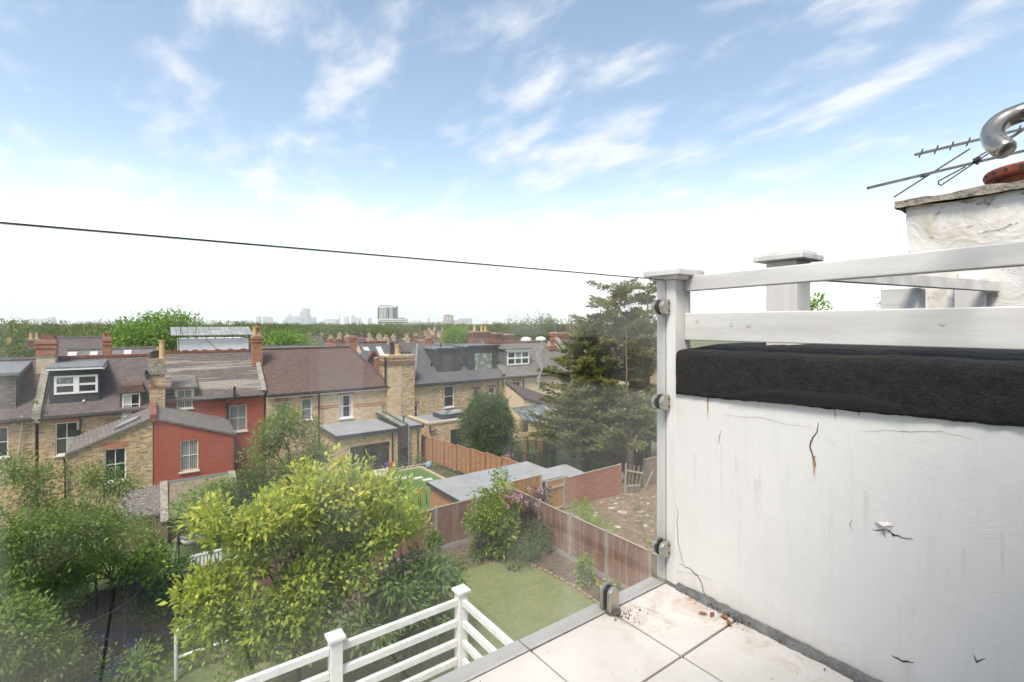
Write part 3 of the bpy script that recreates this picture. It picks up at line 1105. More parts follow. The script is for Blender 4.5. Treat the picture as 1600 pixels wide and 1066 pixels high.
# ---- bent steel tube at the right
hk = MB()
def DP(px, py, d):
    dx, dy = ray(px)
    return Vector((dx * d, dy * d, EYE - (py - HZP) / FPX * d))
ctrl = [(1760, 150, 0.93), (1660, 156, 0.98), (1600, 175, 1.02), (1570, 187, 1.03), (1555, 199, 1.03), (1551, 211, 1.02), (1555, 222, 1.0), (1563, 229, 0.985), (1575, 237, 0.97)]
pts = [DP(*c) for c in ctrl]
sm = []
for i in range(len(pts) - 1):
    p0, p1, p2, p3 = pts[max(i - 1, 0)], pts[i], pts[i + 1], pts[min(i + 2, len(pts) - 1)]
    for k in range(6):
        t_ = k / 6
        sm.append(0.5 * ((2 * p1) + (p2 - p0) * t_ + (2 * p0 - 5 * p1 + 4 * p2 - p3) * t_ ** 2 + (3 * p1 - p0 - 3 * p2 + p3) * t_ ** 3))
sm.append(pts[-1])
hk.tube(sm, [0.0195] * (len(sm) - 3) + [0.0188, 0.0165, 0.011], 20)
w0 = sm[0]
hk.tube([w0 + Vector((0.0, 0.0, 0)), Vector((w0.x + 0.15, -0.12, w0.z - 0.04)), Vector((w0.x + 0.18, -0.139, w0.z - 0.045))], 0.0195, 20)
o = hk.build('bent_steel_tube', MATS['tube_steel'], smooth=True)
tag(o, 'bent stainless steel tube hook curling in from the wall beside the aerial', 'steel tube')

# ------------------------------------------------------------------ materials of the houses
masonry('brick_stock', (0.60, 0.42, 0.20), (0.24, 0.15, 0.08), (0.58, 0.48, 0.34), bw=0.26, bh=0.09, ms=0.013, stain=(0.07, 0.05, 0.04), dark=0.4, contrast=0.7)
masonry('brick_pale', (0.67, 0.49, 0.29), (0.47, 0.32, 0.18), (0.64, 0.54, 0.41), bw=0.26, bh=0.09, contrast=0.3, dark=0.25, stain=(0.17, 0.12, 0.08))
masonry('brick_buff', (0.70, 0.51, 0.26), (0.42, 0.24, 0.10), (0.60, 0.50, 0.36), bw=0.26, bh=0.09, dark=0.18, stain=(0.22, 0.12, 0.06))
masonry('brick_cream', (0.68, 0.53, 0.34), (0.62, 0.46, 0.28), (0.64, 0.56, 0.43), contrast=0.15, dark=0.12)
masonry('brick_orange', (0.44, 0.13, 0.055), (0.30, 0.085, 0.04), (0.36, 0.28, 0.21), dark=0.3, stain=(0.12, 0.07, 0.05))
masonry('brick_redbrown', (0.235, 0.085, 0.05), (0.155, 0.06, 0.042), (0.34, 0.28, 0.22), dark=0.3)
masonry('brick_painted', (0.43, 0.092, 0.045), (0.35, 0.068, 0.036), (0.24, 0.045, 0.028), bw=0.26, bh=0.09, ms=0.012, dark=0.16, stain=(0.36, 0.11, 0.07), bumps=0.5, contrast=0.14)
masonry('brick_arch', (0.50, 0.15, 0.06), (0.40, 0.10, 0.045), (0.44, 0.33, 0.25), bw=0.075, bh=0.23, dark=0.1)
masonry('slate_purple', (0.136, 0.102, 0.093), (0.092, 0.073, 0.069), (0.035, 0.030, 0.032), bw=0.3, bh=0.2, ms=0.013, rough=0.7, dark=0.35, stain=(0.20, 0.175, 0.16))
masonry('slate_lichen', (0.144, 0.111, 0.095), (0.100, 0.079, 0.071), (0.04, 0.034, 0.033), bw=0.3, bh=0.2, ms=0.013, rough=0.7, dark=0.3, stain=(0.26, 0.23, 0.19), patch=0.75, patch_c=(0.34, 0.30, 0.25))
masonry('tile_brown', (0.153, 0.093, 0.076), (0.109, 0.069, 0.059), (0.04, 0.03, 0.028), bw=0.28, bh=0.18, ms=0.014, rough=0.8, dark=0.3, stain=(0.22, 0.18, 0.155))
masonry('slate_new', (0.128, 0.126, 0.127), (0.096, 0.095, 0.098), (0.045, 0.044, 0.046), bw=0.32, bh=0.22, ms=0.012, rough=0.55, dark=0.2)
masonry('slate_grey', (0.212, 0.182, 0.164), (0.156, 0.135, 0.125), (0.06, 0.055, 0.055), bw=0.3, bh=0.2, ms=0.013, rough=0.7, dark=0.3, stain=(0.30, 0.27, 0.24))
masonry('lap_red', (0.30, 0.125, 0.075), (0.225, 0.095, 0.06), (0.11, 0.055, 0.04), bw=1.8, bh=0.11, ms=0.012, dark=0.2)
plain('ridge_red', (0.28, 0.10, 0.065), 0.85, 0.5, 6, 0.4, 20, 0.02)
plain('ridge_grey', (0.20, 0.19, 0.185), 0.8, 0.4, 5)
plain('coping_stone', (0.36, 0.325, 0.27), 0.9, 0.5, 5, 0.5, 20, 0.02)
plain('stone_buff', (0.58, 0.47, 0.33), 0.85, 0.2, 6)
plain('lead', (0.21, 0.22, 0.23), 0.55, 0.35, 3, 0.2, 10, 0.02)
plain('flat_felt', (0.29, 0.29, 0.295), 0.75, 0.22, 1.6, 0.2, 25, 0.01)
plain('flat_light', (0.30, 0.305, 0.315), 0.6, 0.2, 0.8, 0.15, 30, 0.01)
plain('anthracite', (0.042, 0.050, 0.058), 0.5, 0.2, 4)
plain('tile_hung_black', (0.040, 0.043, 0.050), 0.55, 0.3, 8, 0.5, 30, 0.01)
plain('zinc_dark', (0.058, 0.062, 0.066), 0.42, 0.25, 2)
plain('pvc_white', (0.80, 0.80, 0.79), 0.35, 0.05)
plain('cream_paint', (0.70, 0.64, 0.52), 0.5, 0.08)
plain('black_pipe', (0.014, 0.014, 0.015), 0.45, 0.2)
plain('grey_pipe', (0.42, 0.40, 0.37), 0.5, 0.3)
plain('pot_red', (0.38, 0.115, 0.055), 0.8, 0.35, 8)
plain('pot_buff', (0.62, 0.42, 0.20), 0.8, 0.3, 8)
plain('pot_soot', (0.07, 0.055, 0.05), 0.9, 0.5, 8)
plain('hood_brown', (0.13, 0.075, 0.055), 0.8, 0.4, 5)
plain('moss', (0.11, 0.11, 0.05), 1.0, 0.6, 12, 0.8, 30, 0.03)
plain('plastic_black', (0.02, 0.02, 0.022), 0.5)


def mat_pane(name, c, curtain=None, rough=0.06):
    m, t, bs, out = new_mat(name)
    if curtain:
        wv = N(t, 'ShaderNodeTexWave', inp={'Scale': 3.2, 'Distortion': 2.5, 'Detail': 2.0})
        L(t, tex_vec(t, 'uv'), wv.inputs['Vector'])
        L(t, MIXC(t, SS(t, wv.outputs['Fac'], 0.1, 0.9), c, curtain), bs.inputs['Base Color'])
    else:
        nn = noise_tex(t, tex_vec(t, 'uv'), 2.2, 3)
        L(t, MIXC(t, SS(t, nn, 0.45, 0.75), c, tuple(x * 3.0 + 0.01 for x in c)), bs.inputs['Base Color'])
    bs.inputs['Roughness'].default_value = rough
    bs.inputs['Specular IOR Level'].default_value = 0.6
    bs.inputs['Coat Weight'].default_value = 0.6
    bs.inputs['Coat Roughness'].default_value = 0.02
    return m


mat_pane('pane_dark', (0.012, 0.013, 0.014))
mat_pane('pane_net', (0.13, 0.135, 0.135), (0.30, 0.305, 0.295), 0.25)
mat_pane('pane_white', (0.40, 0.40, 0.38), (0.62, 0.61, 0.58), 0.3)
mat_pane('pane_sky', (0.26, 0.29, 0.30), None, 0.08)
mat_pane('pane_room', (0.03, 0.032, 0.03), (0.10, 0.095, 0.075), 0.08)
mat_pane('pane_lean', (0.10, 0.11, 0.11), None, 0.25)
mat_pane('pane_greenish', (0.16, 0.19, 0.16), None, 0.1)

GZ = -1.0          # ground level along the opposite terrace
HY = 38.0          # rear wall line of the opposite terrace
RY = 42.0          # its ridge line


def window(parent, x0, x1, z0, z1, Y, cols=1, rows=2, pane='pane_dark', frame='pvc_white', inset=0.08, sill=True, fw=0.065, bar=0.035, name='window'):
    f = MB()
    ya, yb = Y + inset, Y + inset + 0.06
    f.box(x0, x0 + fw, ya, yb, z0, z1)
    f.box(x1 - fw, x1, ya, yb, z0, z1)
    f.box(x0 + fw, x1 - fw, ya, yb, z0, z0 + fw)
    f.box(x0 + fw, x1 - fw, ya, yb, z1 - fw, z1)
    ix0, ix1, iz0, iz1 = x0 + fw, x1 - fw, z0 + fw, z1 - fw
    xs = [ix0 + (ix1 - ix0) * k / cols for k in range(cols + 1)]
    zs = [iz0 + (iz1 - iz0) * k / rows for k in range(rows + 1)]
    for x in xs[1:-1]:
        f.box(x - bar / 2, x + bar / 2, ya + 0.008, yb, iz0, iz1)
    for z in zs[1:-1]:
        for i in range(cols):
            f.box(xs[i] + (bar / 2 if i else 0), xs[i + 1] - (bar / 2 if i < cols - 1 else 0), ya + 0.004, yb, z - bar * 0.6, z + bar * 0.6)
    fo = f.build(name, MATS[frame], parent)
    plist = pane if isinstance(pane, (list, tuple)) else None
    for i in range(cols):
        for j in range(rows):
            pm = plist[(i + j * cols) % len(plist)] if plist else pane
            MB().box(xs[i], xs[i + 1], yb - 0.022, yb - 0.012, zs[j], zs[j + 1]).build('pane', MATS[pm], fo)
    if sill:
        MB().box(x0 - 0.07, x1 + 0.07, Y - 0.09, Y + inset + 0.02, z0 - 0.09, z0 - 0.002).build('sill', MATS[frame], fo, bevel=0.008)
    return fo


def lintel(parent, x0, x1, z, Y, h=0.26, mat='brick_arch'):
    MB().prism([(x0 - 0.06, z + 0.004), (x1 + 0.06, z + 0.004), (x1 + 0.13, z + h), (x0 - 0.13, z + h)], 'y', Y - 0.012, Y + 0.02).build('lintel', MATS[mat], parent)


def chimney(parent, x0, x1, y0, y1, z0, z1, mat, pots=(), name='chimney', band=True, potmat='pot_red', potr=0.12, poth=0.45, cap='coping_stone'):
    c = MB().box(x0, x1, y0, y1, z0, z1)
    if band:
        c.box(x0 - 0.05, x1 + 0.05, y0 - 0.05, y1 + 0.05, z1 - 0.42, z1 - 0.33)
        c.box(x0 - 0.06, x1 + 0.06, y0 - 0.06, y1 + 0.06, z1 - 0.17, z1 - 0.003)
    co = c.build(name, MATS[mat], parent)
    MB().prism([(x0 - 0.03, z1), (x1 + 0.03, z1), (x1 - 0.06, z1 + 0.09), (x0 + 0.06, z1 + 0.09)], 'y', y0 - 0.03, y1 + 0.03).build('flaunching', MATS[cap], co)
    for k, p in enumerate(pots):
        r, h = potr * p[2] if len(p) > 2 else potr, poth * (p[3] if len(p) > 3 else 1)
        pm = p[4] if len(p) > 4 else potmat
        MB().lathe([(r * 1.15, 0), (r * 1.1, 0.06), (r, 0.1), (r * 0.9, h - 0.08), (r * 1.12, h - 0.07), (r * 1.12, h), (r * 0.8, h), (r * 0.75, h - 0.12)], (p[0], p[1], z1 + 0.05), 12).build('pot', MATS[pm], co, smooth=False)
    return co


def gable_roof(x0, x1, Y, ze, zr, run, over=0.2, th=0.16):
    return MB().prism([(Y - over, ze - 0.1 - th * 0.3), (Y - over, ze - 0.1 + th * 0.6), (Y + run, zr), (Y + 2 * run + over, ze - 0.1 + th * 0.6), (Y + 2 * run + over, ze - 0.1 - th * 0.3), (Y + run, zr - th * 1.3)], 'x', x0, x1)


def shell(mb, x0, x1, Y, z0, ze, zr, run, holes=()):
    mb.wall(x0, x1, z0, ze, Y, holes)
    Yb = Y + 2 * run
    mb.quad((x1, Yb, z0), (x0, Yb, z0), (x0, Yb, ze), (x1, Yb, ze))
    for x in (x0, x1):
        p = [(x, Y, z0), (x, Yb, z0), (x, Yb, ze), (x, Y + run, zr - 0.25), (x, Y, ze)]
        mb.quad(*(p[::-1] if x == x0 else p))
    # dark back so that nothing shows through the openings
    mb.quad((x0, Y + 0.6, z0), (x1, Y + 0.6, z0), (x1, Y + 0.6, ze - 0.2), (x0, Y + 0.6, ze - 0.2))
    return mb


def gutter(parent, x0, x1, Y, z, mat='black_pipe'):
    MB().tube([(x0, Y - 0.26, z), (x1, Y - 0.26, z)], 0.065, 8).build('gutter', MATS[mat], parent)


def downpipe(parent, pts, mat='black_pipe', r=0.045):
    MB().tube(pts, r, 8).build('downpipe', MATS[mat], parent)


def hole(px0, px1, py0, py1, Y):
    """opening measured on the facade plane"""
    pm = (px0 + px1) / 2
    return (AX(px0, Y), AX(px1, Y), AZ(pm, py1, Y), AZ(pm, py0, Y))


# ------------------------------------------------------------------ opposite terrace, from the left
# --- house at the left edge of the picture
xa, xb = -13.0, -5.35
ze, zr = 4.12, 7.18
h = thing('terraced_house', 'stock brick terraced house with dark dormer at the left picture edge', 'house', (-8.5, HY, GZ - 1.2), 'houses of the opposite terrace')
hl = [hole(-22, 13, 668, 716, HY)]
shell(MB(), xa, xb, HY, GZ - 1.5, ze, zr, 4, hl).build('wall', MATS['brick_stock'], h)
window(h, *hl[0], HY, 2, 2, ['pane_room', 'pane_dark', 'pane_greenish'])
lintel(h, hl[0][0], hl[0][1], hl[0][3], HY)
gable_roof(xa, xb, HY, ze, zr, 4).build('roof', MATS['slate_purple'], h)
MB().bar((xa, RY, zr + 0.03), (xb, RY, zr + 0.03), 0.26, 0.14).build('ridge_tiles', MATS['ridge_grey'], h)
gutter(h, xa, xb, HY, ze - 0.14)
d = MB()
x1d = AX(28, 39.0)
d.prism([(38.5, 4.55), (38.5, 6.5), (42.0, 6.95), (42.0, 4.5)], 'x', -13, x1d)
d = d.build('dormer', MATS['slate_grey'], h)
MB().prism([(38.3, 6.46), (38.3, 6.62), (42.2, 7.1), (42.2, 6.96)], 'x', -13.1, x1d + 0.18).build('dormer_roof', MATS['lead'], d)
MB().prism([(38.28, 6.30), (38.28, 6.455), (41.4, 6.84), (41.4, 6.66)], 'x', x1d + 0.05, x1d + 0.15).build('barge_board', MATS['anthracite'], d)
window(h, -11.5, -8.2, 4.9, 6.2, 38.42, 3, 2, 'pane_dark', inset=0.02, sill=False)
MB().tube([at(35, 648, Y=37.9), at(36, 655, Y=37.85), at(27, 725, Y=37.85)], 0.04, 8).build('downpipe', MATS['grey_pipe'], h)

# --- house A: black dormer, stock brick
xa, xb = -5.2, 0.0
h = thing('terraced_house', 'stock brick terraced house with black tile-hung dormer and wide white window', 'house', (-2.6, HY, GZ - 1.2), 'houses of the opposite terrace')
hA = [hole(86, 122, 660, 710, HY)]
shell(MB(), xa, xb, HY, GZ - 1.5, ze, zr, 4, hA).build('wall', MATS['brick_stock'], h)
window(h, *hA[0], HY, 2, 2, ['pane_room', 'pane_white', 'pane_dark', 'pane_dark'])
lintel(h, hA[0][0], hA[0][1], hA[0][3], HY, 0.32)
gable_roof(xa, xb, HY, ze, zr, 4).build('roof', MATS['slate_purple'], h)
MB().bar((xa, RY, zr + 0.03), (xb, RY, zr + 0.03), 0.28, 0.16).build('ridge_tiles', MATS['ridge_red'], h)
gutter(h, xa, AX(190, HY), HY, ze - 0.16)
# sloping party wall towards the left neighbour
pw = MB()
pw.bar((-5.27, 38.0, ze + 0.22), (-5.27, 41.9, zr + 0.15), 0.34, 0.34)
pw = pw.build('party_wall', MATS['coping_stone'], h)
MB().bar((-5.05, 38.1, ze + 0.12), (-5.05, 41.8, zr + 0.03), 0.08, 0.16).build('lead_flashing', MATS['lead'], pw)
MB().box(-5.45, -5.08, 37.72, 38.15, ze - 0.35, ze + 0.3).build('kneeler_stone', MATS['coping_stone'], pw, bevel=0.03)
mv, mf = [], []
rnd = random.Random(2)
mo = MB()
for k in range(60):
    c = at(56 + rnd.gauss(0, 2.2), 629 + rnd.gauss(0, 2.2), Y=37.8 + rnd.uniform(-.1, .1))
    s = 0.06
    a = rnd.uniform(0, 6.28)
    mo.add([c, c + Vector((s * math.cos(a), s * math.sin(a), s * .6)), c + Vector((-s * math.sin(a), s * math.cos(a), s))], [(0, 1, 2)])
plain('weed_yellow', (0.30, 0.28, 0.05), 0.8, 0.5, 20)
mo.build('weed', MATS['weed_yellow'], pw)
# wide black dormer
dx0, dx1 = AX(77, 38.6), AX(156, 38.6)
zb, zt = AZ(115, 641, 38.6), AZ(115, 577, 38.6)
d = MB().box(dx0, dx1, 38.6, 41.9, zb - 0.3, zt).build('dormer', MATS['tile_hung_black'], h)
MB().prism([(38.35, zt + 0.002), (38.35, zt + 0.16), (41.9, zt + 0.34), (41.9, zt + 0.003)], 'x', dx0 - 0.12, dx1 + 0.18).build('dormer_roof', MATS['lead'], d)
MB().box(dx0 - 0.1, dx1 + 0.16, 38.31, 38.345, zt - 0.02, zt + 0.06).build('fascia', MATS['pvc_white'], d)
MB().prism([(38.35, zt - 0.10), (38.35, zt), (41.0, zt + 0.12), (41.0, zt + 0.02)], 'x', dx1 + 0.182, dx1 + 0.21).build('fascia', MATS['pvc_white'], d)
MB().box(dx0 - 0.03, dx1 + 0.03, 38.4, 38.6, zb - 0.06, zb).build('lead_apron', MATS['ridge_grey'], d)
wh = (AX(84.5, 38.6), AX(153, 38.6), AZ(118, 615, 38.6), AZ(118, 586.5, 38.6))
wo_ = window(h, *wh, 38.6, 2, 2, ['pane_room', 'pane_dark', 'pane_greenish', 'pane_room'], inset=-0.062, sill=False, fw=0.11, bar=0.1)
MB().box((wh[0] + wh[1]) / 2 - 0.13, (wh[0] + wh[1]) / 2 + 0.13, 38.52, 38.545, wh[2], wh[3]).build('mullion', MATS['pvc_white'], wo_)
MB().tube([at(131, 626, Y=38.6) + Vector((0, -0.01, 0)), at(131, 626, Y=38.6) + Vector((0, -0.14, 0))], 0.06, 10).build('vent_cap', MATS['pvc_white'], d)
# small hooded dormer window through the eaves
hx = hole(191, 219, 615, 649, HY - 0.02)
d = MB().box(hx[0] - 0.12, hx[1] + 0.12, HY - 0.02 + 0.03, 40.5, hx[2] - 0.1, hx[3] + 0.05).build('small_dormer', MATS['hood_brown'], h)
MB().prism([(hx[0] - 0.24, hx[3] + 0.06), (hx[1] + 0.24, hx[3] + 0.06), (hx[1] + 0.12, hx[3] + 0.52), (hx[0] - 0.02, hx[3] + 0.52)], 'y', HY - 0.2, 41.0).build('hood', MATS['hood_brown'], d)
window(h, *hx, HY - 0.05, 2, 2, ['pane_white', 'pane_dark', 'pane_white', 'pane_dark'], inset=0.0)
# drain pipes
downpipe(h, [at(126, 649, Y=37.85), at(126, 668, Y=37.85), at(122, 700, Y=37.85)])
downpipe(h, [at(121, 672, Y=37.85), at(121, 700, Y=37.85)], r=0.11)
# chimneys: big orange stack on the left party wall, slim one on the ridge
chimney(h, AX(59, 41.2), AX(88, 41.2), 40.7, 41.7, 6.3, AZ(74, 558, 41.0), 'stone_buff', (), 'chimney_base', band=False)
zc0 = AZ(74, 558, 41.0)
zc1 = AZ(74, 533, 41.0)
c1 = chimney(h, AX(58, 41.2), AX(89, 41.2), 40.66, 41.74, zc0 + 0.1, zc1, 'brick_orange', [(AX(x, 41.2), 41.2, 1.1, 0.55, 'pot_red') for x in (68, 74, 80, 85)])
MB().box(AX(64, 41.2), AX(86, 41.2), 40.9, 41.5, zc1 + 0.02, AZ(74, 524, 41.0)).build('upper_stack', MATS['ridge_red'], c1)
chimney(h, AX(160.5, 42.4), AX(174, 42.4), 42.2, 42.9, 6.9, AZ(167, 529, 42.4), 'brick_orange', [(AX(164, 42.4), 42.5, 0.8, 0.7), (AX(170, 42.4), 42.5, 0.8, 0.7)])
# rear wing of A
WY = 34.2
wl, wr = -3.62, -0.02
zl, zrr = AZ(97, 712, WY), AZ(240, 654, WY)
hW = [hole(163, 197, 700, 752, WY)]
wm = MB()
zcut = min(zl, hW[0][3] + 0.4)
wm.wall(wl, wr, GZ - 1.5, zcut, WY, hW)
wm.quad((wl, WY, zcut), (wr, WY, zcut), (wr, WY, zrr), (wl, WY, zl))
wm.quad((wl, HY, GZ - 1.5), (wl, WY, GZ - 1.5), (wl, WY, zl), (wl, HY, zl + 0.3))
wm.quad((wl, WY + 0.5, GZ - 1.5), (wr, WY + 0.5, GZ - 1.5), (wr, WY + 0.5, zrr - 0.3), (wl, WY + 0.5, zl - 0.3))
wm.build('wing_wall', MATS['brick_stock'], h)
window(h, *hW[0], WY, 2, 2, 'pane_dark')
lintel(h, hW[0][0], hW[0][1], hW[0][3], WY, 0.3)
zbk = AZ(236, 637, 38.0)
rw = MB()
top = [(wl - 0.06, WY - 0.12, zl - 0.05), (wr, WY - 0.12, zrr), (wr, HY, zbk), (wl - 0.06, HY, AZ(126, 684, 38.0))]
rw.add([Vector(p) + Vector((0, 0, e)) for e in (0, 0.12) for p in top], [(3, 2, 1, 0), (4, 5, 6, 7), (0, 1, 5, 4), (1, 2, 6, 5), (2, 3, 7, 6), (3, 0, 4, 7)])
rw = rw.build('wing_roof', MATS['slate_grey'], h)
def on_top(px, py, corners, dz=0.14):
    a, b, d_ = (Vector(corners[i]) for i in (0, 1, 3))
    n = (b - a).cross(d_ - a)
    dx, dy = ray(px)
    v_ = Vector((dx, dy, -(py - HZP) / FPX))
    e = Vector((0, 0, EYE))
    k = n.dot(a + Vector((0, 0, dz)) - e) / n.dot(v_)
    return e + v_ * k
rl = [on_top(*p, top, 0.17) for p in ((178, 671), (215, 654), (219, 650), (190, 661))]
MB().add([p + Vector((0, 0, e)) for e in (-0.03, 0.05) for p in rl], [(3, 2, 1, 0), (4, 5, 6, 7), (0, 1, 5, 4), (1, 2, 6, 5), (2, 3, 7, 6), (3, 0, 4, 7)]).build('rooflight', MATS['flat_felt'], rw)
downpipe(h, [(wl - 0.12, WY - 0.1, zl - 0.1), (wl - 0.05, WY - 0.1, zl - 0.4), (wl - 0.05, WY - 0.1, GZ - 1.2)])
# lean-to of A
lt = MB()
lx0, lx1 = AX(188, 33.6), 0.35
lt.add([(lx0, 32.4, -0.95), (lx1, 32.4, -0.95), (lx1, WY, 0.12), (lx0, WY, 0.12), (lx0, 32.4, -0.83), (lx1, 32.4, -0.83), (lx1, WY, 0.24), (lx0, WY, 0.24)], [(3, 2, 1, 0), (4, 5, 6, 7), (0, 1, 5, 4), (1, 2, 6, 5), (2, 3, 7, 6), (3, 0, 4, 7)])
lt.build('lean_to_roof', MATS['slate_grey'], h)
hLt = [(AX(237, 32.6), AX(243, 32.6), -1.75, -1.02), (AX(247, 32.6), AX(259, 32.6), -1.9, -1.02)]
MB().wall(lx0, lx1, -2.6, -0.96, 32.6, hLt).build('lean_to_wall', MATS['brick_painted'], h)
for q in hLt:
    window(h, *q, 32.6, 1, 1, 'pane_net', 'cream_paint', sill=True, inset=0.04)

# --- house B: painted red
xa, xb = 0.0, 6.25
zeB, zrB = 4.5, 7.3
h = thing('terraced_house', 'terraced house with rear walls painted brick red and patched slate roof', 'house', (3.1, HY, GZ - 1.2), 'houses of the opposite terrace')
hB = [hole(358, 386, 633, 674, HY)]
shell(MB(), xa, xb, HY, GZ - 1.5, zeB, zrB, 4, hB).build('wall', MATS['brick_painted'], h)
window(h, *hB[0], HY, 2, 2, 'pane_net', 'cream_paint')
gable_roof(xa, xb, HY, zeB, zrB, 4).build('roof', MATS['slate_lichen'], h)
MB().bar((xa, RY, zrB + 0.03), (xb, RY, zrB + 0.03), 0.28, 0.16).build('ridge_tiles', MATS['ridge_red'], h)
for x in (262, 277, 290, 305, 320, 340, 360, 380):
    MB().box(AX(x, RY) - 0.16, AX(x, RY) + 0.16, RY - 0.14, RY + 0.14, zrB + 0.1, zrB + 0.17).build('raised_ridge_tile', MATS['ridge_red'], h)
gutter(h, AX(302, HY), xb - 0.2, HY, zeB - 0.16)
# vent pipe and downpipe
downpipe(h, [at(366.5, 604, Y=37.7), at(366.5, 622, Y=37.7), at(356, 629, Y=37.75), at(355, 634, Y=37.85), at(355, 660, Y=37.85)], r=0.075)
# window breaking the eaves
hx = hole(276, 301, 609, 638, HY - 0.02)
d = MB().box(hx[0] - 0.1, hx[1] + 0.1, HY + 0.03, 40.0, hx[2] - 0.1, hx[3] + 0.06).build('small_dormer', MATS['cream_paint'], h)
MB().prism([(HY - 0.25, hx[3] + 0.07), (HY - 0.25, hx[3] + 0.2), (40.4, hx[3] + 0.9), (40.4, hx[3] + 0.5)], 'x', hx[0] - 0.25, hx[1] + 0.25).build('dormer_roof', MATS['slate_grey'], d)
window(h, *hx, HY - 0.05, 2, 2, 'pane_net', 'cream_paint', inset=0.0)
# red rear wing
wl, wr = 0.02, AX(365, WY)
zl, zrr = AZ(243, 656, WY), AZ(365, 680, WY)
hW = [hole(281.5, 310, 688, 736, WY)]
wm = MB()
wm.wall(wl, wr, GZ - 1.5, hW[0][3] + 0.15, WY, hW)
zc_ = hW[0][3] + 0.15
wm.quad((wl, WY, zc_), (wr, WY, zc_), (wr, WY, zrr), (wl, WY, zl))
wm.quad((wr, WY, GZ - 1.5), (wr, HY, GZ - 1.5), (wr, HY, zrr + 0.3), (wr, WY, zrr))
wm.quad((wl, WY + 0.5, GZ - 1.5), (wr, WY + 0.5, GZ - 1.5), (wr, WY + 0.5, zrr - 0.3), (wl, WY + 0.5, zl - 0.3))
wm.build('wing_wall', MATS['brick_painted'], h)
window(h, *hW[0], WY, 2, 2, 'pane_net', 'cream_paint')
top = [(wl + 0.1, WY - 0.1, zl), (wr + 0.12, WY - 0.1, zrr - 0.02), (wr + 0.12, HY, AZ(357, 657, HY)), (wl + 0.1, HY, AZ(254, 632, HY))]
rw = MB().add([Vector(p) + Vector((0, 0, e)) for e in (0, 0.1) for p in top], [(3, 2, 1, 0), (4, 5, 6, 7), (0, 1, 5, 4), (1, 2, 6, 5), (2, 3, 7, 6), (3, 0, 4, 7)])
rw.build('wing_roof', MATS['slate_grey'], h)
MB().bar((wl + 1.6, HY - 0.06, AZ(300, 643, HY)), (wr + 0.12, HY - 0.06, AZ(357, 656, HY)), 0.12, 0.2).build('lead_flashing', MATS['lead'], h)
pw = MB().bar((0.0, WY - 0.15, zl + 0.12), (0.0, HY, zbk + 0.3), 0.3, 0.4)
pw.build('party_wall', MATS['ridge_red'], h)
downpipe(h, [(wr + 0.06, WY - 0.08, zrr), (wr + 0.06, WY - 0.08, -2.2)], r=0.05)
# big stock brick stack between the wings
zs1 = AZ(247, 562, 37.9)
c1 = chimney(h, AX(233.5, 37.4), AX(258, 37.4), 37.3, 38.3, 3.6, zs1, 'brick_stock', [(AX(238, 37.8), 37.7, 1.0, 1.0, 'pot_soot'), (AX(243, 37.8), 37.8, 1.2, 1.2, 'moss'), (AX(253, 37.8), 37.7, 1.3, 2.6, 'pot_buff'), (AX(249, 37.8), 38.0, 1.1, 1.6, 'pot_buff')])
MB().box(AX(231, 37.4), AX(260.5, 37.4), 37.22, 38.38, zs1 - 0.9, zs1 - 0.2).build('corbel', MATS['coping_stone'], c1, bevel=0.03)
MB().box(AX(232.5, 37.4), AX(259, 37.4), 37.26, 38.34, zs1 - 1.7, zs1 - 1.58).build('brick_band', MATS['brick_orange'], c1)
dsh = MB()
dc = at(232.5, 586, Y=37.2)
for k in range(5):
    pass
dsh.lathe([(0.02, 0.0), (0.2, 0.03), (0.31, 0.09), (0.31, 0.1), (0.2, 0.045), (0.02, 0.015)], (0, 0, 0), 18)
q = Matrix.Translation(dc) @ Matrix.Rotation(R(-95), 4, 'Y') @ Matrix.Rotation(R(20), 4, 'X')
dsh.v = [tuple(q @ Vector(p)) for p in dsh.v]
dsh.build('satellite_dish', MATS['plastic_black'], c1)
# slim red stack on the party wall towards house C
chimney(h, AX(394, 40.6), AX(409, 40.6), 40.3, 41.0, 6.2, AZ(401, 526, 40.6), 'brick_orange', [(AX(398, 40.6), 40.6, 1.3, 1.5, 'pot_buff'), (AX(404.5, 40.6), 40.7, 1.3, 1.5, 'pot_buff')])
chimney(h, AX(399, 40.75), AX(404, 40.75), 40.5, 40.9, AZ(401, 518, 40.6), AZ(401, 512, 40.6), 'ridge_red', [(AX(401.5, 40.75), 40.7, 0.9, 0.6, 'pot_red')], 'cowl', band=False)
pw = MB().bar((6.25, 37.9, zeB + 0.1), (6.25, 41.2, zrB - 0.35), 0.3, 0.34)
pw.build('party_wall', MATS['coping_stone'], h)
# lean-to of B with sloping stone copings
lx0, lx1 = 0.62, AX(362, 33.0)
lt = MB().add([(lx0, 31.6, -1.05), (lx1, 31.6, -1.05), (lx1, WY, 0.1), (lx0, WY, 0.1), (lx0, 31.6, -0.93), (lx1, 31.6, -0.93), (lx1, WY, 0.22), (lx0, WY, 0.22)], [(3, 2, 1, 0), (4, 5, 6, 7), (0, 1, 5, 4), (1, 2, 6, 5), (2, 3, 7, 6), (3, 0, 4, 7)])
plain('mossy_felt', (0.24, 0.19, 0.14), 0.95, 0.5, 5, 0.5, 20, 0.02, c2=(0.13, 0.12, 0.05))
lt.build('lean_to_roof', MATS['mossy_felt'], h)
MB().wall(lx0, lx1, -2.6, -1.06, 31.75, [(AX(298, 31.75), AX(313, 31.75), -1.95, -1.3)]).build('lean_to_wall', MATS['brick_redbrown'], h)
window(h, AX(298, 31.75), AX(313, 31.75), -1.95, -1.3, 31.75, 1, 1, 'pane_net', 'cream_paint', inset=0.04)
MB().box(lx0, lx1, WY - 0.06, WY - 0.005, 0.15, 0.36).build('lead_flashing', MATS['flat_felt'], h)
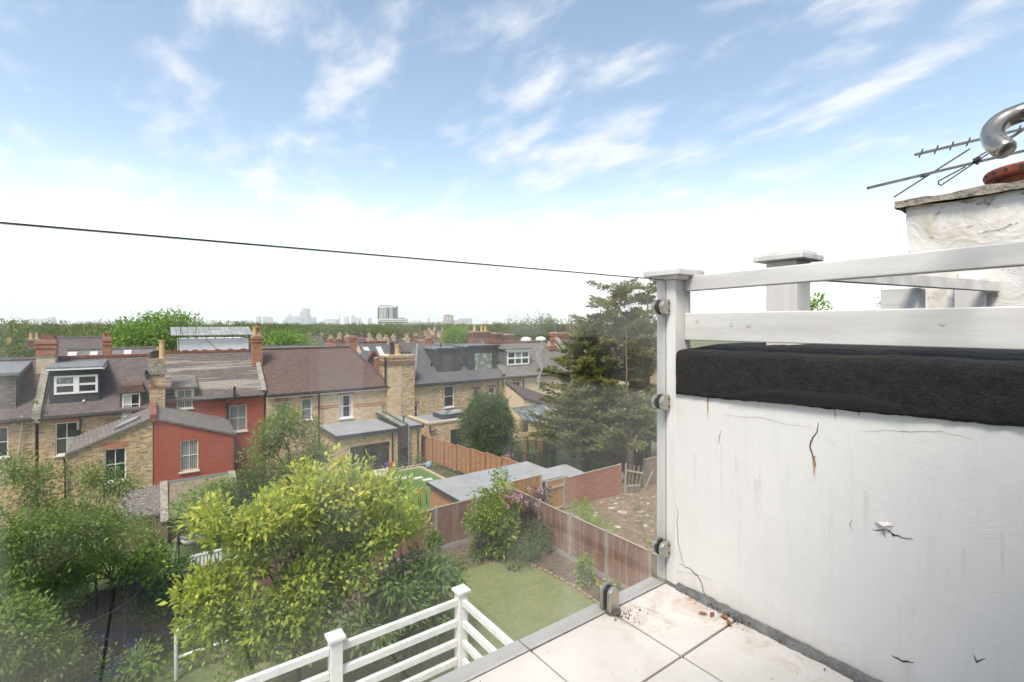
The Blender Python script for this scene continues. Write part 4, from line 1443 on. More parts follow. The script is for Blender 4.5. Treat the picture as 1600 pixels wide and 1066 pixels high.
for x in (0.48, lx1 + 0.13):
    MB().box(x - 0.14, x + 0.14, 31.4, WY - 0.02, -2.6, -1.2).build('pier', MATS['brick_redbrown'], h)
    MB().bar((x, 31.35, -1.05), (x, WY - 0.02, 0.35), 0.36, 0.16).build('coping', MATS['coping_stone'], h, bevel=0.02)

# --- house C: brown tiled roof, pale brick, flat-roofed extension
xa, xb = 6.4, 15.4
zeC, zrC = 4.42, 7.38
h = thing('terraced_house', 'pale yellow brick house with brown hipped roof and flat-roofed glazed extension', 'house', (10.9, HY, GZ), 'houses of the opposite terrace')
hC = [hole(432, 449, 628, 660, HY), hole(471, 487.5, 623, 656, HY), hole(530, 551.5, 617, 653, HY), hole(596.5, 609.5, 633, 648.5, HY)]
shell(MB(), xa, xb, HY, GZ - 0.6, zeC, zeC + 0.2, 4, hC).build('wall', MATS['brick_pale'], h)
for q, pm in zip(hC, ('pane_net', 'pane_net', ['pane_white', 'pane_white'], 'pane_sky')):
    window(h, *q, HY, 1, 2, pm)
    lintel(h, q[0], q[1], q[3], HY, 0.3)
MB().box(hC[2][0] + 0.35, hC[2][0] + 0.8, HY + 0.112, HY + 0.118, hC[2][2] + 0.1, hC[2][3] - 0.1).build('dark_gap', MATS['pane_dark'], h)
for z0_, x0_, x1_ in ((AZ(540, 632, HY), AX(490, HY), AX(529, HY)), (AZ(575, 631, HY), AX(553, HY), AX(595, HY)), (AZ(575, 634, HY), AX(553, HY), AX(595, HY)), (AZ(540, 635, HY), AX(490, HY), AX(529, HY)), (AZ(620, 629, HY), AX(612, HY), xb)):
    MB().box(x0_, x1_, HY - 0.008, HY + 0.02, z0_ - 0.04, z0_ + 0.04).build('red_brick_band', MATS['brick_orange'], h)
xr = AX(547, RY)
o_ = 0.2
rf = MB()
V_ = [(xa, HY - o_, zeC - 0.05), (xb + 0.1, HY - o_, zeC - 0.05), (xb + 0.1, HY + 8 + o_, zeC - 0.05), (xa, HY + 8 + o_, zeC - 0.05), (xa, RY, zrC), (xr, RY, zrC)]
rf.add(V_ + [(p[0], p[1], p[2] - 0.14) for p in V_[:4]], [(0, 1, 5, 4), (1, 2, 5), (2, 3, 4, 5), (3, 0, 4), (0, 6, 7, 1), (1, 7, 8, 2), (2, 8, 9, 3), (3, 9, 6, 0), (6, 9, 8, 7)])
rf.build('roof', MATS['tile_brown'], h)
MB().bar((xa, RY, zrC + 0.03), (xr, RY, zrC + 0.03), 0.26, 0.12).build('ridge_tiles', MATS['tile_brown'], h)
MB().bar((xr, RY, zrC + 0.02), (xb + 0.1, HY - o_, zeC), 0.22, 0.1).build('hip_tiles', MATS['tile_brown'], h)
gutter(h, xa, xb, HY, zeC - 0.18)
MB().box(xa, xb, HY - 0.19, HY - 0.16, zeC - 0.34, zeC - 0.2).build('fascia', MATS['pvc_white'], h)
downpipe(h, [at(498.5, 613, Y=37.8), at(498.5, 720, Y=37.8)], r=0.06)
# extension
EYX = 33.5
ex0, ex1, ex2, ex3 = AX(527, EYX), AX(622, EYX), AX(637, EYX), AX(658, EYX)
zx = AZ(575, 678, EYX)
d0, d1 = AX(543, EYX), AX(609, EYX)
dz1 = AZ(600, 691, EYX)
em = MB()
em.wall(ex0 + 0.12, ex1 - 0.02, GZ - 0.3, zx, EYX, [(d0, d1, GZ + 0.04, dz1)], 0.3)
em.quad((ex0 + 0.12, HY, GZ - 0.3), (ex0 + 0.12, EYX, GZ - 0.3), (ex0 + 0.12, EYX, zx), (ex0 + 0.12, HY, zx))
em.wall(ex2 + 0.02, ex3, GZ - 0.3, zx + 0.02, EYX)
em.quad((ex3, EYX, GZ - 0.3), (ex3, HY, GZ - 0.3), (ex3, HY, zx), (ex3, EYX, zx))
em.quad((ex2 + 0.02, HY, GZ - 0.3), (ex2 + 0.02, EYX, GZ - 0.3), (ex2 + 0.02, EYX, zx), (ex2 + 0.02, HY, zx))
em.build('extension_wall', MATS['brick_buff'], h)
er = MB().box(ex0 - 0.1, ex1, EYX - 0.18, HY - 0.01, zx + 0.004, zx + 0.14).build('extension_roof', MATS['flat_light'], h)
MB().box(ex0 - 0.13, ex1, EYX - 0.22, EYX - 0.182, zx - 0.1, zx + 0.17).build('fascia', MATS['anthracite'], er)
MB().box(ex0 - 0.14, ex0 - 0.102, EYX - 0.18, HY - 0.01, zx - 0.1, zx + 0.17).build('fascia', MATS['anthracite'], er)
er2 = MB().box(ex2, ex3 + 0.15, EYX - 0.12, HY - 0.01, zx + 0.03, zx + 0.16).build('extension_roof', MATS['flat_light'], h)
MB().box(ex2, ex3 + 0.17, EYX - 0.16, EYX - 0.122, zx - 0.07, zx + 0.19).build('fascia', MATS['anthracite'], er2)
MB().tube([(ex2 + 0.6, 35.6, zx + 0.1), (ex2 + 0.6, 35.6, zx + 0.55)], 0.06, 10).build('vent_pipe', MATS['plastic_black'], er2)
# bifold doors
dr = MB()
nd = 4
for k in range(nd + 1):
    x = d0 + (d1 - d0) * k / nd
    dr.box(x - 0.045, x + 0.045, EYX + 0.1, EYX + 0.17, GZ + 0.05, dz1)
dr.box(d0, d1, EYX + 0.105, EYX + 0.165, dz1 - 0.1, dz1)
dr.box(d0, d1, EYX + 0.105, EYX + 0.165, GZ + 0.05, GZ + 0.16)
dr = dr.build('bifold_doors', MATS['anthracite'], h)
for k in range(nd):
    x0_, x1_ = d0 + (d1 - d0) * k / nd, d0 + (d1 - d0) * (k + 1) / nd
    MB().box(x0_ + 0.045, x1_ - 0.045, EYX + 0.13, EYX + 0.14, GZ + 0.16, dz1 - 0.1).build('pane', MATS['pane_dark'], dr)
MB().box(d0 + 0.1, d0 + 0.19, EYX + 0.06, EYX + 0.095, GZ + 0.05, dz1).build('white_post', MATS['pvc_white'], dr)
# glass link: upright glass and glazed roof strip between the two flat roofs
gl_ = MB()
gl_.box(ex1 + 0.01, ex1 + 0.08, EYX - 0.2, EYX - 0.1, GZ, zx + 0.3)
gl_.box(ex2 - 0.08, ex2 - 0.01, EYX - 0.2, EYX - 0.1, GZ, zx + 0.3)
gl_.box(ex1 + 0.08, ex2 - 0.08, EYX - 0.2, EYX - 0.1, GZ + 1.35, GZ + 1.42)
for x in (ex1 + 0.04, ex2 - 0.04):
    gl_.bar((x, EYX - 0.1, zx + 0.3), (x, HY - 0.1, zx + 0.55), 0.1, 0.1)
gl_ = gl_.build('glass_link', MATS['anthracite'], h)
MB().box(ex1 + 0.08, ex2 - 0.08, EYX - 0.16, EYX - 0.14, GZ + 0.1, GZ + 1.35).build('pane', MATS['pane_dark'], gl_)
MB().box(ex1 + 0.08, ex2 - 0.08, EYX - 0.16, EYX - 0.14, GZ + 1.42, zx + 0.3).build('pane', MATS['pane_room'], gl_)
p = [(ex1 + 0.08, EYX - 0.15, zx + 0.3), (ex2 - 0.08, EYX - 0.15, zx + 0.3), (ex2 - 0.08, HY - 0.1, zx + 0.55), (ex1 + 0.08, HY - 0.1, zx + 0.55)]
MB().quad(*p).build('roof_pane', MATS['pane_greenish'], gl_)
MB().box(ex2 - 0.05, ex2 + 0.03, EYX - 0.24, EYX - 0.205, GZ, zx + 0.3).build('white_edge', MATS['flat_light'], gl_)
downpipe(h, [(ex1 - 0.45, EYX - 0.06, zx - 0.05), (ex1 - 0.45, EYX - 0.06, GZ)], r=0.05)
downpipe(h, [(ex3 - 0.3, EYX - 0.06, zx), (ex3 - 0.3, EYX - 0.06, GZ)], r=0.05)
# orange chimney behind the hip
chimney(h, AX(587.5, 41.5), AX(599, 41.5), 41.3, 42.0, 4.0, AZ(594, 560, 41.5), 'brick_orange', [(AX(593, 41.5), 41.6, 0.8, 0.6)], band=False)
chimney(h, AX(545, 44), AX(556.5, 44), 43.8, 44.6, 5.5, AZ(551, 526, 44), 'brick_orange', (), band=True)

# --- house D: new slates, zinc dormers
xa, xb = 15.55, 26.7
zeD, zrD = 4.3, 7.42
h = thing('terraced_house', 'stock brick house with two dark zinc box dormers on new slate roof', 'house', (21, HY, GZ), 'houses of the opposite terrace')
hD = [hole(643, 653.5, 632, 655, HY), hole(694.5, 709.5, 603, 636, HY), hole(740, 749.5, 609, 640, HY), hole(764, 773.5, 606, 640, HY)]
shell(MB(), xa, xb, HY, GZ - 0.6, zeD, zeD + 0.2, 4, hD).build('wall', MATS['brick_stock'], h)
for q in hD:
    wd = window(h, *q, HY, 1, 2, 'pane_dark')
    lintel(h, q[0], q[1], q[3], HY, 0.24, 'brick_redbrown')
for q in hD[2:]:
    for dx_, dz_ in ((0.1, 0.45), (0.3, 0.5), (0.14, 0.75), (0.33, 0.82)):
        MB().box(q[0] + 0.05 + dx_, q[0] + 0.18 + dx_, HY + 0.113, HY + 0.117, q[3] - dz_ - 0.16, q[3] - dz_).build('window_sticker', MATS['pvc_white'], h)
xl, xrg = 17.55, AX(652, RY)
V_ = [(xl, HY - 0.2, zeD - 0.05), (xb, HY - 0.2, zeD - 0.05), (xb, HY + 8.2, zeD - 0.05), (xl, HY + 8.2, zeD - 0.05), (xrg, RY, zrD), (xb, RY, zrD)]
rf = MB().add(V_ + [(p[0], p[1], p[2] - 0.14) for p in V_[:4]], [(0, 1, 5, 4), (1, 2, 5), (2, 3, 4, 5), (3, 0, 4), (0, 6, 7, 1), (1, 7, 8, 2), (2, 8, 9, 3), (3, 9, 6, 0), (6, 9, 8, 7)])
rf.build('roof', MATS['slate_new'], h)
MB().bar((xl, HY - 0.2, zeD), (xrg, RY, zrD + 0.02), 0.2, 0.1).build('hip_flashing', MATS['lead'], h)
gutter(h, xl, xb, HY, zeD - 0.16)
MB().box(xl, xb, HY - 0.25, HY - 0.21, zeD - 0.22, zeD - 0.02).build('fascia', MATS['anthracite'], h)
# projecting stack on the rear wall
zst = AZ(626, 556, 37.8)
c1 = chimney(h, AX(605, 37.75), AX(648, 37.75), 37.75, 39.4, GZ, zst, 'brick_stock', [(AX(613, 38.2), 38.3, 1.5, 2.2, 'pot_soot'), (AX(621, 38.2), 38.3, 1.5, 2.0, 'pot_buff')] + [(AX(x, 38.2), 38.3, 1.1, 0.5, 'pot_soot') for x in (629, 635, 641)], cap='stone_buff')
MB().box(AX(606, 37.73), AX(627, 37.73), 37.735, 37.749, GZ, zst - 0.45).build('brick_pilaster', MATS['brick_pale'], c1)
MB().box(AX(603.5, 37.7), AX(649, 37.7), 37.66, 39.45, zst - 0.7, zst - 0.44).build('red_brick_band', MATS['brick_redbrown'], c1)
MB().tube([at(602, 558, Y=37.7), at(602, 600, Y=37.7)], 0.07, 8).build('flue_pipe', MATS['black_pipe'], c1)


def zinc_dormer(x0, x1, Yf, z0, z1, win):
    d = MB().box(x0, x1, Yf, RY + 0.2, z0, z1).build('dormer', MATS['zinc_dark'], h)
    MB().box(x0 - 0.1, x1 + 0.1, Yf - 0.14, RY + 0.25, z1 + 0.003, z1 + 0.13).build('dormer_roof', MATS['lead'], d)
    MB().box(x0 - 0.13, x1 + 0.13, Yf - 0.17, Yf - 0.142, z1 - 0.02, z1 + 0.16).build('fascia', MATS['anthracite'], d)
    k = x0 + 0.02
    while k < x1:
        if not (win[0] - 0.05 < k < win[1] + 0.05):
            MB().box(k - 0.014, k + 0.014, Yf - 0.035, Yf - 0.001, z0, z1 - 0.03).build('seam', MATS['zinc_dark'], d)
        else:
            MB().box(k - 0.014, k + 0.014, Yf - 0.035, Yf - 0.001, win[3] + 0.05, z1 - 0.03).build('seam', MATS['zinc_dark'], d)
        k += 0.36
    y = Yf + 0.36
    while y < RY:
        MB().box(x0 - 0.035, x0 - 0.001, y - 0.014, y + 0.014, z0, z1 - 0.03).build('seam', MATS['zinc_dark'], d)
        y += 0.36
    return d


w1 = hole(691, 708, 554, 587, 38.9)
w2 = hole(740.5, 769, 550.5, 583, 38.9)
dA = zinc_dormer(AX(683, 38.9), AX(719, 38.9), 38.9, AZ(701, 590, 38.9), AZ(701, 546, 38.9), w1)
dB = zinc_dormer(AX(731.5, 38.9), AX(779, 38.9), 38.9, AZ(755, 586, 38.9), AZ(755, 542, 38.9), w2)
window(h, *w1, 38.9, 1, 1, 'pane_room', 'anthracite', inset=-0.05, sill=False, fw=0.05)
window(h, *w2, 38.9, 1, 1, 'pane_greenish', 'anthracite', inset=-0.05, sill=False, fw=0.05)
MB().tube([at(688.5, 536, Y=40.5), at(688.5, 545, Y=40.5)], 0.07, 8).build('vent_pipe', MATS['plastic_black'], h)
MB().box(AX(673, 39.6), AX(675.5, 39.6), 39.55, 39.7, AZ(674, 580, 39.6), AZ(674, 567, 39.6)).build('wall_lamp', MATS['plastic_black'], h)
downpipe(h, [at(778, 594, Y=37.85), at(778, 640, Y=37.85)], r=0.06)
# ridge chimneys of D behind the dormers
chimney(h, AX(736, 44.0), AX(763, 44.0), 43.6, 44.6, 6.5, AZ(750, 519, 44.0), 'brick_redbrown', [(AX(740.5, 44), 43.9, 1.3, 1.7, 'pot_buff'), (AX(746, 44), 44.3, 1.0, 0.9, 'pot_red'), (AX(751.5, 44), 43.9, 1.2, 1.4, 'pot_buff'), (AX(757.5, 44), 43.9, 1.3, 1.4, 'pot_buff')])
# ground-floor extension of D
DY = 34.0
gx0, gx1 = AX(669, DY), AX(732, DY)
zx2 = AZ(690, 661, DY)
q = (AX(704, DY), AX(728, DY), GZ + 0.05, AZ(712, 671, DY))
em = MB()
em.wall(gx0, gx1, GZ - 0.3, zx2, DY, [q], 0.25)
em.quad((gx0, HY, GZ - 0.3), (gx0, DY, GZ - 0.3), (gx0, DY, zx2), (gx0, HY, zx2))
em.build('extension_wall', MATS['brick_buff'], h)
MB().box(gx0 + 0.2, gx1, DY + 0.2, HY - 0.01, zx2 - 0.1, zx2 - 0.02).build('extension_roof', MATS['flat_felt'], h)
MB().box(gx0 - 0.06, gx1 + 0.06, DY - 0.06, DY + 0.25, zx2 + 0.002, zx2 + 0.14).build('coping', MATS['stone_buff'], h)
MB().box(gx0 - 0.06, gx0 + 0.25, DY + 0.252, HY - 0.02, zx2 + 0.002, zx2 + 0.14).build('coping', MATS['stone_buff'], h)
rl = MB().box(AX(684, 36), AX(724, 36), 35.2, 36.9, zx2 - 0.02, zx2 + 0.35).build('rooflight', MATS['anthracite'], h)
MB().box(AX(684, 36) + 0.1, AX(724, 36) - 0.1, 35.3, 36.8, zx2 + 0.352, zx2 + 0.38).build('pane', MATS['pane_sky'], rl)
window(h, *q, DY, 2, 1, 'pane_dark', 'anthracite', inset=0.1, sill=False, name='glazed_door')
downpipe(h, [at(672, 665, Y=DY - 0.1), at(672, 676, Y=DY - 0.1), at(681, 672, Y=DY - 0.1)], r=0.06)

# --- house E: cream brick with white three-part dormer window
xa, xb = 26.85, 36.5
zeE, zrE = 4.35, 7.35
h = thing('terraced_house', 'cream brick house with white three-light dormer window beside the zinc dormers', 'house', (30, HY, GZ), 'houses of the opposite terrace')
hE = [hole(801, 813.5, 596, 623, HY)]
shell(MB(), xa, xb, HY, GZ - 0.6, zeE, zrE, 4, hE).build('wall', MATS['brick_cream'], h)
window(h, *hE[0], HY, 2, 2, 'pane_dark')
lintel(h, hE[0][0], hE[0][1], hE[0][3], HY, 0.26)
gable_roof(xa, xb, HY, zeE, zrE, 4).build('roof', MATS['slate_grey'], h)
MB().bar((xa, RY, zrE + 0.03), (xb, RY, zrE + 0.03), 0.26, 0.14).build('ridge_tiles', MATS['ridge_red'], h)
gutter(h, xa, xb, HY, zeE - 0.16)
MB().bar((xa - 0.05, 37.9, zeE + 0.15), (xa - 0.05, 41.9, zrE + 0.15), 0.28, 0.3).build('party_wall', MATS['slate_grey'], h)
for z0_ in (AZ(795, 608.5, HY), AZ(795, 611.5, HY)):
    MB().box(xa, hE[0][0] - 0.05, HY - 0.008, HY + 0.02, z0_ - 0.04, z0_ + 0.04).build('red_brick_band', MATS['brick_orange'], h)
dx0, dx1 = AX(790.5, 39.0), AX(828, 39.0)
zb, zt = AZ(810, 582, 39.0), AZ(810, 546, 39.0)
d = MB().box(dx0, dx1, 39.0, 41.8, zb, zt).build('dormer', MATS['lead'], h)
MB().box(dx0 - 0.15, dx1 + 0.15, 38.75, 41.9, zt + 0.002, zt + 0.12).build('dormer_roof', MATS['slate_grey'], d)
MB().box(dx0 - 0.1, dx1 + 0.1, 38.8, 38.98, zt - 0.14, zt - 0.002).build('fascia', MATS['pvc_white'], d)
window(h, AX(792, 39), AX(826.5, 39), AZ(810, 570, 39), AZ(810, 548.5, 39), 39.0, 3, 2, ['pane_dark', 'pane_room', 'pane_dark', 'pane_dark', 'pane_greenish', 'pane_room'], inset=-0.062, sill=False, fw=0.14, bar=0.14)
downpipe(h, [at(818, 590, Y=37.85), at(818, 640, Y=37.85)], r=0.06)
# wing of E with falling slate roof
wx0, wx1 = AX(818, 35.2), AX(880, 35.2)
zl, zrr = AZ(818, 622, 35.2), AZ(880, 645, 35.2)
wm = MB()
wm.quad((wx0, 35.2, GZ - 0.5), (wx1, 35.2, GZ - 0.5), (wx1, 35.2, zrr), (wx0, 35.2, zl))
wm.quad((wx0, HY, GZ - 0.5), (wx0, 35.2, GZ - 0.5), (wx0, 35.2, zl), (wx0, HY, zl + 0.9))
wm.build('wing_wall', MATS['brick_cream'], h)
top = [(wx0 - 0.1, 35.05, zl), (wx1 + 0.3, 35.05, zrr), (wx1 + 0.3, HY, zrr + 1.2), (wx0 - 0.1, HY, zl + 1.2)]
MB().add([Vector(p) + Vector((0, 0, e)) for e in (0, 0.12) for p in top], [(3, 2, 1, 0), (4, 5, 6, 7), (0, 1, 5, 4), (1, 2, 6, 5), (2, 3, 7, 6), (3, 0, 4, 7)]).build('wing_roof', MATS['slate_purple'], h)
# glazed lean-to with sloping bars
gx0, gx1 = AX(818, 33.5), AX(868, 33.5)
zlo, zhi = AZ(840, 658, 33.0), AZ(840, 634, 35.0)
cn = MB()
for k in range(8):
    x = gx0 + (gx1 - gx0) * k / 7
    cn.bar((x, 32.9, zlo), (x, 35.1, zhi), 0.09, 0.09)
cn.bar((gx0, 32.9, zlo), (gx1, 32.9, zlo), 0.1, 0.1)
cn.bar((gx0, 35.1, zhi), (gx1, 35.1, zhi), 0.2, 0.16)
cn = cn.build('glazed_lean_to', MATS['lead'], h)
for k in range(7):
    x0_, x1_ = gx0 + (gx1 - gx0) * k / 7, gx0 + (gx1 - gx0) * (k + 1) / 7
    MB().quad((x0_ + .045, 32.9, zlo), (x1_ - .045, 32.9, zlo), (x1_ - .045, 35.1, zhi), (x0_ + .045, 35.1, zhi)).build('pane', MATS['pane_lean'], cn)
MB().box(gx0, gx1, 32.7, 32.86, GZ - 0.4, zlo - 0.05).build('garden_wall', MATS['brick_buff'], h)
chimney(h, AX(771, 46), AX(781.5, 46), 45.6, 46.4, 6.5, AZ(776, 521, 46), 'brick_redbrown', ())
chimney(h, AX(791, 47), AX(801, 47), 46.6, 47.4, 6.5, AZ(796, 523, 47), 'brick_redbrown', ())

# --- houses further along, mostly behind the conifer
for k, (xa, xb, lab, wmat, rmat) in enumerate(((36.7, 46.0, 'house with brown roof slope and red stack behind the conifer crown', 'brick_cream', 'slate_purple'),
                                              (46.2, 60.0, 'house with dark box dormer glimpsed beside the terrace corner post', 'brick_stock', 'slate_purple'))):
    h = thing('terraced_house', lab, 'house', ((xa + xb) / 2, HY, GZ), 'houses of the opposite terrace')
    shell(MB(), xa, xb, HY, GZ - 0.6, 4.4, 7.6, 4, []).build('wall', MATS[wmat], h)
    gable_roof(xa, xb, HY, 4.4, 7.6, 4).build('roof', MATS[rmat], h)
    MB().bar((xa + 0.15, 37.9, 4.6), (xa + 0.15, 41.9, 7.75), 0.4, 0.3).build('party_wall', MATS['coping_stone'], h)
    gutter(h, xa, xb, HY, 4.2)
    if k == 0:
        chimney(h, AX(866, 44), AX(897, 44), 43.5, 44.8, 6.9, AZ(882, 520, 44), 'brick_orange', [(AX(x, 44), 44.0 + 0.3 * (i % 2), 1.0, 1.9, 'pot_buff' if i in (5,) else 'pot_soot') for i, x in enumerate((870, 874.5, 879, 883.5, 888, 892.5))])
        chimney(h, AX(855, 41), AX(866, 41), 40.6, 41.2, 6.5, AZ(860, 541, 41), 'brick_orange', [(AX(857, 41), 40.9, 1.1, 1.1, 'pot_buff'), (AX(863, 41), 40.9, 1.1, 1.1, 'pot_red')], band=False)
        for x in (822, 845):
            MB().lathe([(0.6, 0), (0.6, 0.15), (0.45, 0.32), (0.2, 0.4), (0.0, 0.42)], (AX(x, 43), 43, 7.5), 14, caps=False).build('dome_rooflight', MATS['pvc_white'], h)
    else:
        x0_, x1_ = AX(1008, 38.6), AX(1042, 38.6)
        d = MB().box(x0_, x1_, 38.6, 42, AZ(1015, 592, 38.6), AZ(1015, 556, 38.6)).build('dormer', MATS['anthracite'], h)
        MB().box(x0_ - 0.1, x1_, 38.4, 42, AZ(1015, 556, 38.6) + .002, AZ(1015, 553, 38.6)).build('dormer_roof', MATS['lead'], d)

# ------------------------------------------------------------------ ground
def mat_ground():
    m, t, bs, out = new_mat('ground_earth')
    p = tex_vec(t)
    a = noise_tex(t, p, 0.35, 8, 0.6)
    b = noise_tex(t, p, 5, 6, 0.7)
    c = MIXC(t, SS(t, a, 0.4, 0.6), (0.11, 0.15, 0.05), (0.17, 0.135, 0.09))
    c = MIXC(t, SS(t, b, 0.45, 0.7), c, (0.07, 0.08, 0.035))
    L(t, c, bs.inputs['Base Color'])
    bs.inputs['Roughness'].default_value = 0.95
    L(t, bump(t, b, 0.8, 0.06), bs.inputs['Normal'])


mat_ground()


def mat_lawn(name, c1, c2, c3, worn=0.45):
    m, t, bs, out = new_mat(name)
    p = tex_vec(t)
    a = noise_tex(t, p, 0.9, 6, 0.65)
    b = noise_tex(t, p, 14, 6, 0.75)
    f = noise_tex(t, p, 60, 3, 0.7)
    c = MIXC(t, SS(t, a, 0.38, 0.64), c1, c2)
    c = MIXC(t, SS(t, b, 0.44, 0.62), c, c3)
    c = MIXC(t, M_(t, 'MULTIPLY', SS(t, f, 0.48, 0.66), 0.6), c, tuple(x * 0.42 for x in c1))
    wn = noise_tex(t, p, 2.6, 5, 0.7)
    c = MIXC(t, M_(t, 'MULTIPLY', SS(t, wn, 0.46, 0.66), worn), c, (0.27, 0.225, 0.10))
    L(t, c, bs.inputs['Base Color'])
    bs.inputs['Roughness'].default_value = 0.9
    L(t, bump(t, M_(t, 'ADD', f, b), 0.9, 0.03), bs.inputs['Normal'])


mat_lawn('lawn_near', (0.12, 0.18, 0.05), (0.175, 0.205, 0.07), (0.235, 0.235, 0.095))
mat_lawn('lawn_bright', (0.085, 0.175, 0.028), (0.105, 0.195, 0.040), (0.12, 0.20, 0.05), 0.08)
mat_lawn('lawn_far', (0.10, 0.19, 0.045), (0.13, 0.20, 0.06), (0.17, 0.20, 0.08))
plain('soil', (0.15, 0.105, 0.075), 1.0, 0.5, 5, 0.9, 18, 0.05)
plain('rubble_soil', (0.30, 0.20, 0.135), 1.0, 0.5, 3.5, 1.0, 7, 0.2, c2=(0.15, 0.125, 0.065))
plain('sand_heap', (0.36, 0.23, 0.13), 1.0, 0.3, 6, 0.8, 20, 0.04)
plain('stone_pale', (0.44, 0.41, 0.36), 0.95, 0.4, 10, 0.6, 25, 0.02)
plain('paving', (0.58, 0.55, 0.51), 0.85, 0.2, 3)
plain('edging_brick', (0.33, 0.235, 0.16), 0.9, 0.5, 14)
plain('concrete_post', (0.34, 0.32, 0.285), 0.9, 0.3, 4, 0.3, 20, 0.01)
plain('wood_brown', (0.25, 0.135, 0.098), 0.85, 0.45, 4, 0.4, 20, 0.01, stretch=(2, 2, 0.25), c2=(0.15, 0.088, 0.068))
plain('wood_brown_pale', (0.31, 0.185, 0.14), 0.85, 0.4, 4, 0.4, 20, 0.01, stretch=(2, 2, 0.25), c2=(0.20, 0.12, 0.09))
plain('wood_orange', (0.46, 0.235, 0.115), 0.75, 0.3, 3, 0.3, 20, 0.01, stretch=(0.4, 0.4, 3), c2=(0.34, 0.165, 0.08))
plain('wood_red', (0.36, 0.165, 0.11), 0.8, 0.35, 4, 0.4, 20, 0.01, stretch=(0.4, 0.4, 3))
plain('wood_new', (0.40, 0.215, 0.085), 0.75, 0.3, 4, 0.3, 20, 0.01, stretch=(2, 2, 0.3))
plain('wood_batten', (0.27, 0.12, 0.06), 0.8, 0.3, 4)
plain('wood_cap', (0.42, 0.34, 0.26), 0.85, 0.3, 5)
plain('wood_weathered', (0.25, 0.20, 0.14), 0.9, 0.4, 4, 0.3, 20, 0.01, stretch=(2, 2, 0.3))
plain('shed_felt', (0.31, 0.31, 0.31), 0.8, 0.18, 1.4, 0.25, 30, 0.01)
plain('net_pole', (0.025, 0.025, 0.027), 0.5)
plain('blue_pad', (0.03, 0.09, 0.30), 0.5, 0.3, 4)
plain('goal_white', (0.72, 0.72, 0.70), 0.5, 0.15, 5)


def mat_net(name, col, dens, sc):
    m, t, bs, out = new_mat(name)
    uvv = tex_vec(t, 'uv')
    sp = N(t, 'ShaderNodeSeparateXYZ'); L(t, uvv, sp.inputs[0])
    def line(s):
        fr_ = M_(t, 'FRACT', M_(t, 'MULTIPLY', s, sc))
        return M_(t, 'LESS_THAN', fr_, dens)
    k = M_(t, 'MAXIMUM', line(sp.outputs[0]), line(sp.outputs[1]))
    bs.inputs['Base Color'].default_value = (*col, 1)
    bs.inputs['Roughness'].default_value = 0.8
    tr = N(t, 'ShaderNodeBsdfTransparent')
    mx = N(t, 'ShaderNodeMixShader')
    L(t, k, mx.inputs[0]); L(t, tr.outputs[0], mx.inputs[1]); L(t, bs.outputs[0], mx.inputs[2]); L(t, mx.outputs[0], out.inputs[0])


mat_net('mesh_net', (0.018, 0.02, 0.02), 0.26, 30)
mat_net('goal_net', (0.30, 0.30, 0.27), 0.10, 9)

g = MB()
xs = [-60, -40, -25, -18] + [-14 + 1.0 * k for k in range(75)] + [64, 70, 85]
ys = [1.16, 4, 8, 12, 16, 18, 18.6] + [19.2 + 0.75 * k for k in range(16)] + [31.5, 34, 38, 46, 60, 80]
nx_ = len(xs)
for y in ys:
    for x in xs:
        g.v.append((x, y, ground_z(x, y) - 0.01))
for j in range(len(ys) - 1):
    for i in range(nx_ - 1):
        g.f.append((j * nx_ + i, j * nx_ + i + 1, (j + 1) * nx_ + i + 1, (j + 1) * nx_ + i))
# the same sheet goes on to the horizon
def ring(x0, x1, y0, y1):
    b = len(g.v)
    zz = [(x0, y0), (x1, y0), (x1, y1), (x0, y1)]
    g.v.extend([(x, y, -2.31 if y > 60 and x < 0 else -2.31) for x, y in zz])
    g.f.append((b, b + 1, b + 2, b + 3))
ring(-60, 85, 80, 30000); ring(-30000, -60, -30000, 30000); ring(85, 30000, -30000, 30000); ring(-60, 85, -30000, 1.16)
gr = structure(g.build('ground', MATS['ground_earth'], loc=(0, 0, 0)))

# near lawn with its curved brick edge
lawn = MB()
edge = [(3.2, 15.2), (5.0, 15.9), (6.6, 16.2), (8.0, 16.3), (9.4, 16.25), (10.4, 16.05), (11.2, 15.65), (11.65, 15.0), (11.87, 14.2), (12.0, 12.6), (11.95, 11.4), (11.95, 7.5), (11.95, 4.2), (0.5, 4.2), (-0.8, 8), (-0.8, 12.5), (1.2, 14.6)]
lawn.add([(x, y, 0.012) for x, y in edge], [tuple(range(len(edge)))])
structure(lawn.build('lawn', MATS['lawn_near']))
